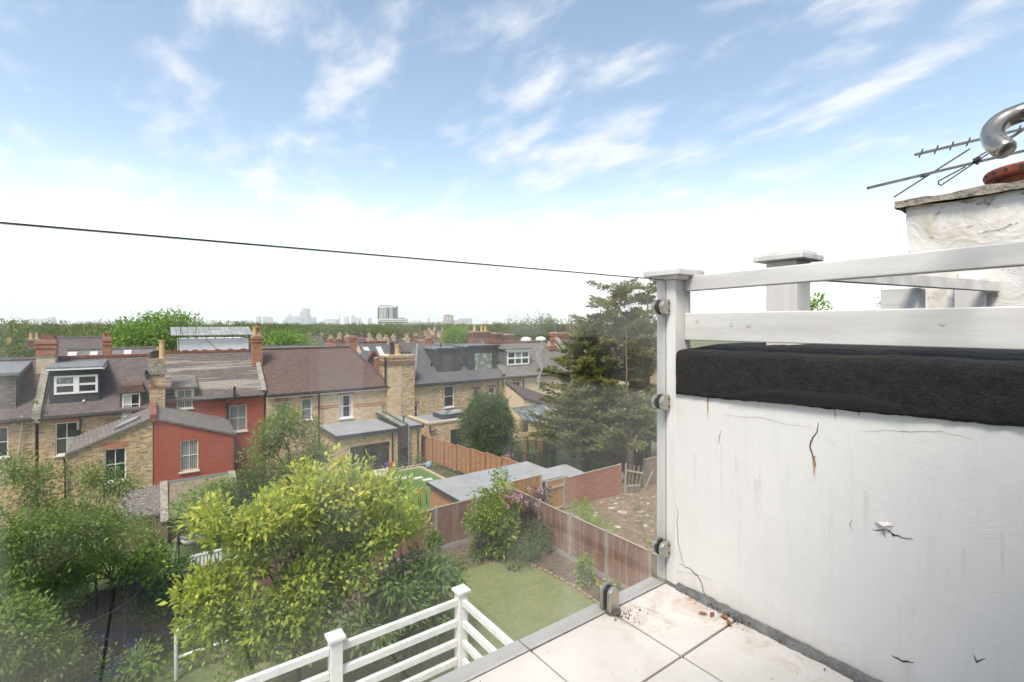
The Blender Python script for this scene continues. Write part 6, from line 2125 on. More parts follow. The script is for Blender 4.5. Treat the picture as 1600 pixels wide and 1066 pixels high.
# ------------------------------------------------------------------ lower deck below the terrace
DZ = 5.64
ydk = 4.05
dk = MB().box(-5.2, 2.30, 1.152, ydk + 0.1, DZ - 0.25, DZ)
structure(dk.build('deck_floor', MATS['house_render']))
drl = thing('deck_railing', 'white timber railing with square capped posts round the deck below', 'railing', (0, ydk, DZ))
RT = EYE - 2.52
xs_ = [2.365, 1.19, 0.015, -1.16, -2.335]
pr = None
for x in xs_:
    po = MB().box(x - 0.048, x + 0.048, ydk - 0.048, ydk + 0.048, DZ - 0.3 if x > 2 else DZ + 0.002, RT - 0.02).build('post', MATS['white_rail'], drl, bevel=0.004)
    q = MB()
    q.box(x - 0.068, x + 0.068, ydk - 0.068, ydk + 0.068, RT - 0.018, RT + 0.006)
    q.add([(x - 0.066, ydk - 0.066, RT + 0.0065), (x + 0.066, ydk - 0.066, RT + 0.0065), (x + 0.066, ydk + 0.066, RT + 0.0065), (x - 0.066, ydk + 0.066, RT + 0.0065), (x, ydk, RT + 0.028)], [(0, 1, 4), (1, 2, 4), (2, 3, 4), (3, 0, 4)])
    q.build('post_cap', MATS['white_rail'], po, bevel=0.003)
po = MB().box(2.365 - 0.048, 2.365 + 0.048, 1.30, 1.396, DZ + 0.002, RT - 0.02).build('post', MATS['white_rail'], drl, bevel=0.004)
for j, dz in enumerate((0.075, 0.27, 0.455, 0.63, 0.79)):
    hh = 0.06 if j < 4 else 0.09
    for i in range(len(xs_) - 1):
        MB().box(xs_[i + 1] + 0.05, xs_[i] - 0.05, ydk - 0.02, ydk + 0.02, RT - dz - hh, RT - dz).build('rail', MATS['white_rail'], drl, bevel=0.004)
    MB().box(2.345, 2.385, 1.40, ydk - 0.05, RT - dz - hh, RT - dz).build('rail', MATS['white_rail'], drl, bevel=0.004)
# spiky plant in a pot on the deck
sp_ = thing('spiky_pot_plant', 'thin dry spiky plant in a dark pot behind the deck railing', 'pot plant', (1.92, 3.72, DZ))
c = at(668, 1066, Y=3.75)
MB().lathe([(0.11, 0), (0.15, 0.28), (0.16, 0.28), (0.16, 0.3), (0.13, 0.3), (0.1, 0.05)], (c.x, 3.75, DZ), 18).build('pot', MATS['net_pole'], sp_)
plain('dry_blade', (0.27, 0.24, 0.16), 0.8, 0.4, 8)
rnd = random.Random(6)
for k in range(26):
    a, l_ = rnd.uniform(0, 6.28), rnd.uniform(0.14, 0.26)
    dx_, dy_ = math.cos(a), math.sin(a)
    b = Vector((c.x, 3.75, DZ + 0.29))
    m_ = b + Vector((dx_ * l_ * 0.45, dy_ * l_ * 0.45, l_ * 0.75))
    e = b + Vector((dx_ * l_, dy_ * l_, l_ * 1.05))
    MB().tube([b, m_, e], [0.004, 0.003, 0.0008], 4).build('blade', MATS['dry_blade'], sp_)

# ------------------------------------------------------------------ plants
plain('bark', (0.13, 0.10, 0.075), 0.95, 0.5, 8, 0.8, 25, 0.03, stretch=(1, 1, 0.3))
plain('bark_pale', (0.27, 0.235, 0.185), 0.9, 0.4, 8, 0.6, 25, 0.03, stretch=(1, 1, 0.3))
plain('bark_red', (0.20, 0.125, 0.09), 0.95, 0.5, 8, 0.8, 25, 0.03, stretch=(1, 1, 0.3))
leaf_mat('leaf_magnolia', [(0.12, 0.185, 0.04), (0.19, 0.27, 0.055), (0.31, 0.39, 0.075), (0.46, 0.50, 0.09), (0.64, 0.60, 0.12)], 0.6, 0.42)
leaf_mat('leaf_mid', [(0.09, 0.145, 0.04), (0.14, 0.21, 0.055), (0.20, 0.28, 0.075), (0.30, 0.36, 0.11)], 0.55, 0.42)
leaf_mat('leaf_grey', [(0.12, 0.165, 0.06), (0.17, 0.22, 0.08), (0.23, 0.28, 0.10), (0.31, 0.35, 0.14)], 0.55, 0.4)
leaf_mat('leaf_dark', [(0.05, 0.09, 0.028), (0.075, 0.125, 0.035), (0.11, 0.17, 0.045), (0.165, 0.235, 0.065)], 0.45, 0.32)
leaf_mat('leaf_bright', [(0.102, 0.198, 0.032), (0.166, 0.294, 0.045), (0.243, 0.397, 0.064), (0.333, 0.486, 0.096)], 0.45, 0.35)
leaf_mat('leaf_holly', [(0.040, 0.090, 0.028), (0.069, 0.140, 0.036), (0.119, 0.219, 0.050), (0.338, 0.436, 0.079), (0.516, 0.556, 0.100)], 0.28, 0.32)
leaf_mat('leaf_conifer', [(0.085, 0.11, 0.04), (0.14, 0.16, 0.052), (0.215, 0.215, 0.065), (0.36, 0.31, 0.085)], 0.6, 0.4)
leaf_mat('leaf_conifer_grey', [(0.10, 0.125, 0.06), (0.15, 0.17, 0.075), (0.21, 0.22, 0.095), (0.29, 0.28, 0.12)], 0.6, 0.4)
leaf_mat('leaf_photinia', [(0.065, 0.115, 0.035), (0.105, 0.175, 0.05), (0.16, 0.235, 0.075), (0.23, 0.285, 0.11)], 0.5, 0.35)
leaf_mat('leaf_far', [(0.085, 0.12, 0.05), (0.12, 0.16, 0.062), (0.16, 0.205, 0.078), (0.21, 0.25, 0.10)], 0.7, 0.36)
leaf_mat('leaf_far_pale', [(0.13, 0.17, 0.072), (0.17, 0.215, 0.085), (0.215, 0.26, 0.105), (0.27, 0.31, 0.13)], 0.7, 0.36)
leaf_mat('leaf_purple', [(0.046, 0.034, 0.034), (0.078, 0.050, 0.053), (0.124, 0.078, 0.078)], 0.4, 0.32)
leaf_mat('petal_pink', [(0.48, 0.22, 0.34), (0.62, 0.38, 0.48), (0.70, 0.52, 0.58)], 0.6, 0.3)
leaf_mat('petal_yellow', [(0.60, 0.42, 0.03), (0.68, 0.52, 0.06), (0.72, 0.60, 0.15)], 0.6, 0.3)


def unit(v):
    return v / np.maximum(np.linalg.norm(v, axis=-1, keepdims=True), 1e-9)


def leaf_arrays(pos, d, nrm, ln, wd, fold=0.18, bend=0.0):
    """four-corner leaves folded along the midrib; returns verts (N,4,3)"""
    pos = pos + np.zeros_like(d)
    side = unit(np.cross(d, nrm))
    n2 = np.cross(side, d)
    ln = ln[:, None]; wd = wd[:, None]
    base = pos
    tip = pos + d * ln - np.array([0, 0, 1.0]) * ln * bend
    mid = pos + d * ln * 0.48
    l_ = mid + side * wd * 0.5 + n2 * wd * fold
    r_ = mid - side * wd * 0.5 + n2 * wd * fold
    return np.stack([base, r_, tip, l_], axis=1)


def leaves_mesh(name, verts, tint, mat, parent, kind=None):
    n = len(verts)
    off = np.array(WL[parent.name]) if parent is not None else np.zeros(3)
    v = (verts - off).reshape(-1, 3).astype(np.float32)
    me = bpy.data.meshes.new(name)
    me.vertices.add(4 * n)
    me.vertices.foreach_set('co', v.ravel())
    me.loops.add(4 * n)
    me.loops.foreach_set('vertex_index', np.arange(4 * n, dtype=np.int32))
    me.polygons.add(n)
    me.polygons.foreach_set('loop_start', np.arange(0, 4 * n, 4, dtype=np.int32))
    me.update(calc_edges=True)
    a = me.attributes.new('tint', 'FLOAT', 'POINT')
    a.data.foreach_set('value', np.repeat(tint, 4).astype(np.float32))
    me.materials.append(MATS[mat])
    return link_mesh(name, me, parent, kind=kind)


def lobes_points(rg, lobes, n, shell=0.55):
    """random points in a set of ellipsoid lobes (cx,cy,cz,rx,ry,rz,weight), thicker near their surface"""
    w = np.array([l[6] if len(l) > 6 else l[3] * l[4] * l[5] for l in lobes], dtype=float)
    idx = rg.choice(len(lobes), n, p=w / w.sum())
    lb = np.array([l[:6] for l in lobes], dtype=float)[idx]
    d = unit(rg.normal(size=(n, 3)))
    r = shell + (1 - shell) * rg.random(n) ** 0.7
    r = np.where(rg.random(n) < 0.22, rg.random(n) ** 0.5 * shell, r)
    return lb[:, :3] + d * lb[:, 3:6] * r[:, None], d, lb[:, :3]


def crown_leaves(rg, lobes, clumps, per, cr, size, aspect=0.45, shell=0.55, up=0.35, droop=0.0, tint_top=0.0, flat=1.0, jitter=0.6, tint_pow=1.0):
    """leaf clumps: whorls of leaves round twig ends spread through the crown"""
    c, d, lc = lobes_points(rg, lobes, clumps, shell)
    c = c + rg.normal(size=c.shape) * cr * 0.3
    twig = unit(d + np.array([0, 0, up]) + rg.normal(size=d.shape) * 0.35)
    k = np.repeat(np.arange(clumps), per)
    n = len(k)
    o = rg.normal(size=(n, 3)) * cr * 0.5
    o[:, 2] *= flat
    pos = c[k] + o
    ld = unit(twig[k] * 0.7 + unit(o) * jitter + rg.normal(size=(n, 3)) * 0.35 - np.array([0, 0, droop]))
    nr = unit(np.array([0, 0, 1.0]) + rg.normal(size=(n, 3)) * 0.55 + d[k] * 0.4)
    ln = size * rg.uniform(0.6, 1.25, n)
    v = leaf_arrays(pos, ld, nr, ln, ln * aspect * rg.uniform(0.8, 1.2, n), bend=0.12)
    ct = rg.random(clumps)
    t = np.clip((0.55 * ct[k] + 0.45 * rg.random(n)) ** tint_pow + tint_top * 0, 0, 1)
    return v, t, c, twig


def limbs(base, r0, tips, mid_h, rnd, n=7):
    """tapered trunk that forks into limbs towards the given tips"""
    mb = MB()
    base = Vector(base)
    fork = base + Vector((rnd.uniform(-.1, .1), rnd.uniform(-.1, .1), mid_h))
    mb.tube([base - Vector((0, 0, 0.15)), base + Vector((0, 0, 0.1)), (base + fork) / 2 + Vector((rnd.uniform(-.06, .06), rnd.uniform(-.06, .06), 0)), fork], [r0 * 1.35, r0 * 1.1, r0 * 0.92, r0 * 0.75], n)
    for tp_ in tips:
        tp_ = Vector(tp_)
        m1 = fork.lerp(tp_, 0.4) + Vector((rnd.uniform(-.2, .2), rnd.uniform(-.2, .2), (tp_ - fork).length * 0.08))
        m2 = fork.lerp(tp_, 0.72) + Vector((rnd.uniform(-.2, .2), rnd.uniform(-.2, .2), (tp_ - fork).length * 0.06))
        mb.tube([fork - Vector((0, 0, 0.1)), m1, m2, tp_], [r0 * 0.55, r0 * 0.38, r0 * 0.22, r0 * 0.06], 6)
        for q in (m1, m2):
            e = q + Vector((rnd.uniform(-1, 1), rnd.uniform(-1, 1), rnd.uniform(0.1, 0.8))) * (tp_ - fork).length * 0.3
            mb.tube([q, (q + e) / 2 + Vector((0, 0, 0.05)), e], [r0 * 0.22, r0 * 0.15, r0 * 0.04], 5)
    return mb


def broadleaf(name, label, cat, base, lobes, clumps, per, cr, size, mat, seed, aspect=0.45, r0=0.12, mid_h=1.0, bark='bark', group=None, ntips=9, extra=None, **kw):
    rg = np.random.default_rng(seed)
    rnd = random.Random(seed)
    t_ = thing(name, label, cat, base, group)
    v, tn, c, tw = crown_leaves(rg, lobes, clumps, per, cr, size, aspect, **kw)
    tips = [tuple(c[i]) for i in rg.choice(len(c), ntips, replace=False)]
    limbs(base, r0, tips, mid_h, rnd).build('trunk', MATS[bark], t_, smooth=True)
    leaves_mesh('crown', v, tn, mat, t_, 'stuff')
    return t_, v, tn, c, tw


def poly_lobes(poly, Y0, Y1, n, r0, r1, seed, flat=0.85):
    """foliage lobes spread inside a surveyed crown outline, at real depths between Y0 and Y1"""
    r_ = random.Random(seed)
    xs_, ys_ = [p[0] for p in poly], [p[1] for p in poly]
    out_ = []
    def inside(x, y):
        k = False
        for i in range(len(poly)):
            (xa, ya), (xb, yb) = poly[i], poly[i - 1]
            if (ya > y) != (yb > y) and x < (xb - xa) * (y - ya) / (yb - ya) + xa:
                k = not k
        return k
    while len(out_) < n:
        x, y = r_.uniform(min(xs_), max(xs_)), r_.uniform(min(ys_), max(ys_))
        if not inside(x, y):
            continue
        Y = r_.uniform(Y0, Y1)
        dist_ = Y / ray(x)[1]
        rr = r_.uniform(r0, r1)
        pr = rr * FPX / dist_ * 0.8
        if not all(inside(x + pr * a, y + pr * b) for a, b in ((1, 0), (-1, 0), (0, 1), (0, -1))):
            rr *= 0.5
        p = at(x, y, Y=Y)
        out_.append((p.x, p.y, p.z, rr * r_.uniform(0.8, 1.2), rr * r_.uniform(0.8, 1.2), rr * flat * r_.uniform(0.8, 1.2)))
    return out_


# ---- yellow-green magnolia in the near garden: its nearest leaves are single pieces
MC = at(470, 850, Y=12.6)
def ml(px, py, Y, rx, ry, rz, w=None):
    p = at(px, py, Y=Y)
    return (p.x, p.y, p.z, rx, ry, rz) + ((w,) if w else ())
mpoly = [(450, 735), (470, 712), (500, 740), (540, 715), (565, 692), (590, 712), (620, 742), (652, 790), (657, 830), (640, 862), (600, 885), (560, 930), (530, 960), (500, 985), (470, 1020), (420, 1030), (380, 1035), (340, 1010), (305, 1005), (288, 960), (283, 915), (310, 890), (330, 860), (318, 822), (288, 797), (330, 788), (380, 790), (420, 760)]
mlobes = poly_lobes(mpoly, 11.4, 13.6, 76, 0.36, 0.68, 5)
rg = np.random.default_rng(11)
mag = thing('magnolia_tree', 'large yellow-green broad-leaved tree in the near garden behind the deck railing', 'tree', (MC.x, 12.6, 0))
v1, t1, c1_, tw1 = crown_leaves(rg, mlobes, 3300, 9, 0.15, 0.16, 0.45, shell=0.42, up=0.9, tint_pow=0.78)
# brighter young leaves at the shoot tips
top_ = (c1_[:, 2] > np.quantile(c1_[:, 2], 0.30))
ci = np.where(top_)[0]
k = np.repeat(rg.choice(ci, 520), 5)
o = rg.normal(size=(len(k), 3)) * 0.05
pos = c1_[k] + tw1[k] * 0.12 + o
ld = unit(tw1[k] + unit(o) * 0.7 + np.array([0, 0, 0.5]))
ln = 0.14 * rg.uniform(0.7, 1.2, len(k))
t1 = np.clip(t1 * (0.55 + 0.75 * np.repeat((c1_[:, 2] - c1_[:, 2].min()) / np.ptp(c1_[:, 2]), 9)), 0, 1)  # tint raised with height: the crown's sunlit top put into leaf colour
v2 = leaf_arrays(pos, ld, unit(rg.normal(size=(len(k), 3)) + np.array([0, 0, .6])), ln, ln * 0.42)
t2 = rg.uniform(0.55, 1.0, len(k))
# a few spires of new growth at the crown's top
sp = []
for px, py in ((470, 735), (575, 708), (545, 722), (600, 738), (520, 738), (430, 790), (300, 790), (330, 800), (640, 765), (655, 800), (295, 905), (285, 930), (610, 760), (495, 728)):
    p = at(px, py, Y=13.2 if py < 800 else 12.0)
    for j in range(26):
        f = j / 26
        sp.append((p.x + rg.normal() * 0.06, p.y + rg.normal() * 0.06, p.z - 0.75 * (1 - f)))
sp = np.array(sp)
ld = unit(rg.normal(size=sp.shape) * 0.8 + np.array([0, 0, 0.8]))
ln = 0.16 * rg.uniform(0.7, 1.2, len(sp))
v3 = leaf_arrays(sp, ld, unit(rg.normal(size=sp.shape) + np.array([0, 0, .6])), ln, ln * 0.42)
t3 = rg.uniform(0.5, 0.95, len(sp))
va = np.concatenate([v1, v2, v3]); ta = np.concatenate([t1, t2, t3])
cen = va.mean(axis=1)
dist = np.linalg.norm(cen - np.array([0, 0, EYE]), axis=1)
near = np.argsort(dist - 0.4 * ta)[:300]
mask_ = np.ones(len(va), bool); mask_[near] = False
limbs((MC.x, 12.6, 0), 0.06, [tuple(c1_[i]) for i in rg.choice(len(c1_), 16, replace=False)], 1.1, random.Random(3)).build('trunk', MATS['bark'], mag, smooth=True)
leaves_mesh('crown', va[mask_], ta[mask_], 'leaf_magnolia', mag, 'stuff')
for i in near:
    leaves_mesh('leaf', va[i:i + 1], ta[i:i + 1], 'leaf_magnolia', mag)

# ---- long-leaved shrub behind the deck railing
broadleaf('photinia_shrub', 'shrub with long drooping leaves right behind the capped deck posts', 'shrub', (5.2, 12.0, 0),
          poly_lobes([(560, 960), (580, 905), (610, 880), (650, 852), (690, 850), (715, 880), (722, 905), (700, 960), (690, 1010), (620, 1040), (560, 1040), (535, 1000)], 10.6, 12.9, 40, 0.35, 0.65, 10),
          900, 9, 0.17, 0.19, 'leaf_photinia', 21, 0.33, 0.06, 0.5, droop=0.3, up=0.3, ntips=12)
# small fern-like spikes in front of the fence
broadleaf('corner_shrub', 'small spiky green plant at the fence foot above the long-leaved shrub', 'shrub', tuple(at(677, 875, Z=0.0)), [ml(677, 848, 16.6, 0.25, 0.25, 0.35)], 50, 8, 0.1, 0.3, 'leaf_mid', 22, 0.12, 0.02, 0.2, up=1.5, ntips=3)
# ---- rhododendron in the corner
rb = at(790, 880, Z=0.0)
rd, v_, tn_, c_, tw_ = broadleaf('rhododendron', 'big rounded rhododendron with pink blossom in the fence corner', 'shrub', (10.3, 16.3, 0),
          poly_lobes([(716, 830), (725, 800), (752, 775), (765, 745), (785, 740), (805, 760), (815, 790), (825, 830), (830, 870), (790, 880), (745, 868)], 15.8, 17.2, 34, 0.35, 0.65, 9),
          700, 12, 0.16, 0.16, 'leaf_magnolia', 31, 0.36, 0.08, 0.6, up=0.6, tint_pow=1.9, ntips=10)
# blossom heads, each its own part
rg = np.random.default_rng(5)
bl_px = [(797, 762), (805, 775), (813, 776), (800, 778), (792, 791), (826, 766), (846, 768), (836, 790), (822, 787), (808, 781), (790, 777), (843, 764)]
for k_, (px, py) in enumerate(bl_px):
    p = np.array(at(px, py, Y=15.7))
    n = 22
    d_ = unit(rg.normal(size=(n, 3)) + np.array([0, -.3, .7]))
    ln = np.full(n, 0.07)
    v = leaf_arrays(p + d_ * 0.05, d_, unit(rg.normal(size=(n, 3))), ln, ln * 0.8)
    leaves_mesh('blossom', v, rg.random(n), 'petal_pink', rd)
broadleaf('purple_shrub', 'dark purple-brown shrub between the rhododendron and the fence corner', 'shrub', (11.9, 16.6, 0), [ml(830, 800, 16.6, 0.85, 0.6, 0.75), ml(845, 780, 17.0, 0.6, 0.4, 0.6)], 210, 9, 0.15, 0.13, 'leaf_purple', 33, 0.4, 0.05, 0.5, ntips=14)
broadleaf('laurel_bush', 'dense dark green bush in the flower bed below the rhododendron', 'shrub', (11.6, 15.6, 0), [ml(840, 845, 15.6, 0.9, 0.7, 0.75), ml(815, 865, 15.0, 0.8, 0.5, 0.45), ml(860, 820, 16.0, 0.45, 0.5, 0.6)], 380, 9, 0.15, 0.11, 'leaf_dark', 34, 0.4, 0.05, 0.4)
broadleaf('rose_bush', 'upright light green bush in front of the right side fence', 'shrub', tuple(at(915, 925, Z=0.0)), [ml(913, 890, 12.7, 0.33, 0.35, 0.5), ml(918, 910, 12.5, 0.42, 0.4, 0.35), ml(908, 872, 12.8, 0.2, 0.2, 0.2)], 150, 8, 0.1, 0.10, 'leaf_bright', 35, 0.4, 0.03, 0.3)
yf, v_, tn_, c_, tw_ = broadleaf('yellow_flower_bush', 'low bush of yellow flowers at the terrace edge below the clamp', 'shrub', tuple(at(950, 940, Z=0.0)), [ml(945, 922, 11.6, 0.35, 0.3, 0.22), ml(960, 912, 11.7, 0.2, 0.25, 0.25)], 70, 7, 0.09, 0.08, 'leaf_mid', 36, 0.4, 0.02, 0.2, ntips=4)
rg = np.random.default_rng(6)
for px, py in ((934, 908), (937, 916), (944, 906), (950, 915), (956, 921), (949, 926), (940, 930), (961, 914), (957, 930), (946, 921), (933, 913), (942, 912), (953, 908)):
    p = np.array(at(px, py, Y=11.4))
    n = 12
    d_ = unit(rg.normal(size=(n, 3)) + np.array([0, -.2, .6]))
    ln = np.full(n, 0.055)
    leaves_mesh('flower', leaf_arrays(p, d_, unit(rg.normal(size=(n, 3))), ln, ln * 0.7), rg.random(n), 'petal_yellow', yf)
broadleaf('bed_plants', 'low pale green edging plants along the flower bed by the brick curve', 'shrub', (8.5, 16.3, 0), [ml(742, 868, 16.2, 1.0, 0.3, 0.2), ml(700, 872, 16.0, 0.5, 0.3, 0.2)], 110, 7, 0.12, 0.10, 'leaf_grey', 37, 0.4, 0.02, 0.1, ntips=3)
# weeds on the rubble plot
broadleaf('weed_clump', 'bright green weed clump against the fence on the rubble plot', 'weeds', (14.4, 15.6, 0.1), [ml(905, 795, 15.8, 0.8, 0.5, 0.4), ml(925, 810, 15.0, 0.6, 0.5, 0.25), ml(940, 825, 14.2, 0.5, 0.5, 0.2)], 190, 8, 0.12, 0.10, 'leaf_bright', 38, 0.35, 0.02, 0.2, ntips=3)
broadleaf('weed_clump', 'thin dry weeds growing between the stones of the rubble plot', 'weeds', (17, 13.5, 0.1), [(16.5, 15.5, 0.35, 0.5, 0.4, 0.25, 1), (17.8, 14.2, 0.3, 0.6, 0.5, 0.2, 1), (16.0, 12.8, 0.3, 0.6, 0.5, 0.2, 1), (19.2, 15.8, 0.3, 0.5, 0.4, 0.3, 1), (18.6, 12.8, 0.3, 0.7, 0.5, 0.18, 1), (15.5, 14.4, 0.3, .5, .5, .2, 1)], 120, 6, 0.12, 0.09, 'leaf_grey', 39, 0.3, 0.02, 0.2, ntips=3)

# ---- left foreground foliage
broadleaf('ash_tree', 'airy small-leaved tree filling the left edge in front of the brick wing', 'tree', (-2.5, 17.2, 0),
          poly_lobes([(0, 775), (30, 762), (90, 785), (130, 772), (180, 790), (215, 800), (245, 830), (238, 855), (190, 875), (140, 900), (120, 950), (60, 975), (0, 960), (-40, 900), (-30, 780)], 15.2, 18.6, 50, 0.4, 0.85, 6, 0.7) + [ml(60, 745, 17.5, 0.5, 0.4, 0.3, 0.12), ml(150, 742, 17.8, 0.6, 0.4, 0.35, 0.14), ml(185, 760, 17.8, 0.45, 0.4, 0.3, 0.1), ml(20, 735, 17.5, 0.5, 0.4, 0.3, 0.1)],
          3000, 12, 0.24, 0.105, 'leaf_mid', 41, 0.36, 0.11, 1.6, bark='bark_pale', shell=0.35, droop=0.25, ntips=22)
broadleaf('elder_bush', 'loose green bush at the bottom left picture corner', 'shrub', (-1.6, 14.0, 0),
          poly_lobes([(-30, 900), (60, 950), (100, 985), (135, 1030), (205, 1035), (240, 1030), (235, 1066), (150, 1090), (-30, 1090)], 13.0, 15.2, 40, 0.35, 0.7, 7),
          1050, 11, 0.2, 0.115, 'leaf_mid', 42, 0.36, 0.05, 0.6, shell=0.35, ntips=14)
broadleaf('holly_bush', 'glossy dark bush with pale tips overhanging the brown fence', 'shrub', (1.4, 18.4, 0),
          poly_lobes([(190, 905), (195, 872), (215, 858), (262, 862), (300, 885), (338, 915), (330, 945), (295, 955), (250, 955), (225, 962), (205, 950)], 17.0, 18.4, 34, 0.35, 0.65, 12),
          950, 11, 0.17, 0.125, 'leaf_holly', 43, 0.5, 0.06, 0.7, shell=0.5)
broadleaf('hazel_bush', 'leafy mid green bush in front of the red lean-to window', 'shrub', (-1.4, 26.5, ground_z(-1.4, 26.5)),
          [ml(150, 840, 27.0, 1.5, 1.2, 0.9), ml(110, 845, 26.0, 1.6, 1.3, 1.0), ml(215, 842, 27.0, 1.0, 0.9, 0.6), ml(90, 870, 25.0, 1.6, 1.2, 1.0), ml(240, 850, 26.5, 0.6, 0.6, 0.5)],
          620, 10, 0.26, 0.17, 'leaf_mid', 44, 0.42, 0.08, 0.7)
broadleaf('fruit_tree', 'small light green fruit tree beside the brown brick lean-to', 'tree', (2.6, 30.2, ground_z(2.6, 30.2)),
          [ml(320, 785, 30.0, 1.5, 1.0, 0.75), ml(350, 760, 30.3, 1.0, 0.8, 0.6), ml(305, 815, 29.6, 1.0, 0.8, 0.6), ml(375, 800, 29.8, 0.9, 0.8, 0.7)],
          430, 10, 0.26, 0.16, 'leaf_bright', 45, 0.42, 0.09, 0.9, tint_pow=1.7)
broadleaf('garden_tree', 'round mid green tree in front of the pale brick house windows', 'tree', (6.4, 30.5, ground_z(6.4, 30.5)),
          poly_lobes([(385, 700), (400, 660), (425, 650), (440, 628), (465, 628), (490, 652), (512, 680), (516, 715), (500, 750), (440, 765), (395, 755), (380, 730)], 29.6, 31.6, 40, 0.5, 1.0, 8),
          820, 11, 0.28, 0.17, 'leaf_mid', 46, 0.42, 0.13, 1.6, tint_pow=0.9)
broadleaf('garden_tree', 'dark small tree below the round tree by the red lean-to', 'tree', (5.2, 28.5, ground_z(5.2, 28.5)),
          [ml(405, 770, 28.8, 1.3, 1.0, 0.9), ml(370, 775, 29.0, 0.9, 0.8, 0.8), ml(420, 745, 29.2, 0.9, 0.8, 0.6)], 420, 10, 0.25, 0.16, 'leaf_dark', 47, 0.42, 0.1, 0.9)
# clipped bay tree
broadleaf('bay_tree', 'tall dense egg-shaped dark evergreen in front of the zinc-dormer house', 'tree', (19.2, 30.0, -1),
          [ml(762, 660, 30.0, 1.7, 1.4, 1.75), ml(740, 665, 30.0, 1.0, 1.0, 1.4), ml(785, 668, 30.0, 1.0, 1.0, 1.3), ml(755, 635, 30.0, 1.1, 1.0, 0.9), ml(775, 632, 30.2, 0.9, 0.9, 0.9), ml(745, 695, 29.6, 1.1, 0.9, 0.7), ml(782, 698, 29.6, 1.1, 0.9, 0.7)],
          2600, 12, 0.22, 0.17, 'leaf_dark', 48, 0.42, 0.12, 0.7, shell=0.66, up=0.6)
broadleaf('arch_climber', 'loose climber and shrubs round the timber arch', 'shrub', (21.4, 29.5, -1), [ml(833, 690, 29.0, 0.9, 0.7, 0.7), ml(858, 690, 29.5, 1.0, 0.8, 0.8), ml(812, 705, 28.5, 0.8, 0.6, 0.5), ml(800, 712, 27.5, 0.8, 0.6, 0.4), ml(790, 718, 27, 0.6, 0.5, 0.3)], 300, 9, 0.22, 0.14, 'leaf_grey', 49, 0.42, 0.04, 0.4)
broadleaf('lavender_clump', 'pink-flowered low plants above the end of the orange fence', 'shrub', (18.2, 24.5, -0.8), [ml(795, 715, 24.5, 0.5, 0.4, 0.2)], 26, 7, 0.1, 0.1, 'petal_pink', 50, 0.4, 0.02, 0.1, ntips=2)
broadleaf('border_plants', 'mixed low border plants in front of the orange fence', 'shrub', (16.0, 27.5, -0.9), [(16.05, 31.0, -0.7, 0.3, 0.5, 0.3, 1), (16.05, 29.5, -0.75, 0.3, 0.6, 0.25, 1), (16.05, 28.0, -0.7, 0.35, 0.6, 0.35, 1), (16.05, 26.4, -0.7, 0.35, 0.5, 0.3, 1), (14.2, 33.0, -0.75, 0.8, 0.15, 0.15, 1), (15.7, 33.1, -0.5, 0.3, 0.15, 0.4, 1)], 170, 8, 0.14, 0.12, 'leaf_grey', 51, 0.4, 0.02, 0.1, ntips=3)


# ---- conifers
def conifer(name, label, base, hgt, rad, seed, mat, bark, nbr, first=0.12, spray=0.5, top_w=0.12, lean=(0, 0), dens=1.0, needle=0.16):
    rg = np.random.default_rng(seed)
    rnd = random.Random(seed)
    t_ = thing(name, label, 'tree', base)
    base = Vector(base)
    tr = MB()
    topp = base + Vector((lean[0], lean[1], hgt))
    tr.tube([base - Vector((0, 0, .2)), base.lerp(topp, 0.35) + Vector((rnd.uniform(-.1, .1), 0, 0)), base.lerp(topp, 0.7), topp], [0.24, 0.18, 0.1, 0.015], 8)
    P, D, T = [], [], []
    for i in range(nbr):
        f = first + (1 - first) * (i / nbr) ** 0.9
        f = min(0.985, f + rnd.uniform(-0.015, 0.015))
        r_ = rad * ((1 - f) ** 0.75 * (1 - top_w) + top_w) * rnd.uniform(0.4, 1.15)
        a = rnd.uniform(0, 2 * math.pi)
        s = base.lerp(topp, f)
        dr = Vector((math.cos(a), math.sin(a), 0))
        e = s + dr * r_ + Vector((0, 0, r_ * rnd.uniform(-0.08, 0.55)))
        m1 = s.lerp(e, 0.5) + Vector((0, 0, r_ * 0.05))
        tr.tube([s, m1, e], [0.045 * (1 - f) + 0.014, 0.025 * (1 - f) + 0.01, 0.004], 5)
        bt = rnd.random()
        nsp = max(8, int(r_ * 26 * dens))
        for j in range(nsp):
            g_ = 0.18 + 0.82 * (j / nsp)
            p = s.lerp(m1, g_ * 2) if g_ < 0.5 else m1.lerp(e, g_ * 2 - 1)
            side = Vector((-dr.y, dr.x, 0)) * rnd.choice((-1, 1))
            sl_ = spray * (1.2 - g_ * 0.6) * rnd.uniform(0.6, 1.2) * min(1, r_ / 1.2 + 0.35)
            sd = (dr * rnd.uniform(0.5, 1.0) + side * rnd.uniform(0.3, 1.0) + Vector((0, 0, rnd.uniform(-0.25, 0.3)))).normalized()
            for q in range(5):
                P.append(tuple(p + sd * sl_ * (q + 0.3) / 5 + Vector((rnd.gauss(0, .03), rnd.gauss(0, .03), rnd.gauss(0, .03)))))
                k_ = (sd + Vector((rnd.gauss(0, .5), rnd.gauss(0, .5), rnd.gauss(0.05, .3)))).normalized()
                D.append(tuple(k_)); T.append(0.55 * bt + 0.45 * rnd.random())
    P = np.array(P); D = np.array(D)
    n = len(P)
    ln = needle * 1.5 * rg.uniform(0.7, 1.3, n)
    v = leaf_arrays(P, D, unit(np.array([0, 0, 1.0]) + rg.normal(size=(n, 3)) * 0.6), ln, ln * 0.36, fold=0.08)
    tr.build('trunk', MATS[bark], t_, smooth=True)
    leaves_mesh('crown', v, np.array(T), mat, t_, 'stuff')
    return t_


def cz(px, Y):
    p = at(px, HZP, Y=Y)
    return (p.x, p.y, ground_z(p.x, p.y))


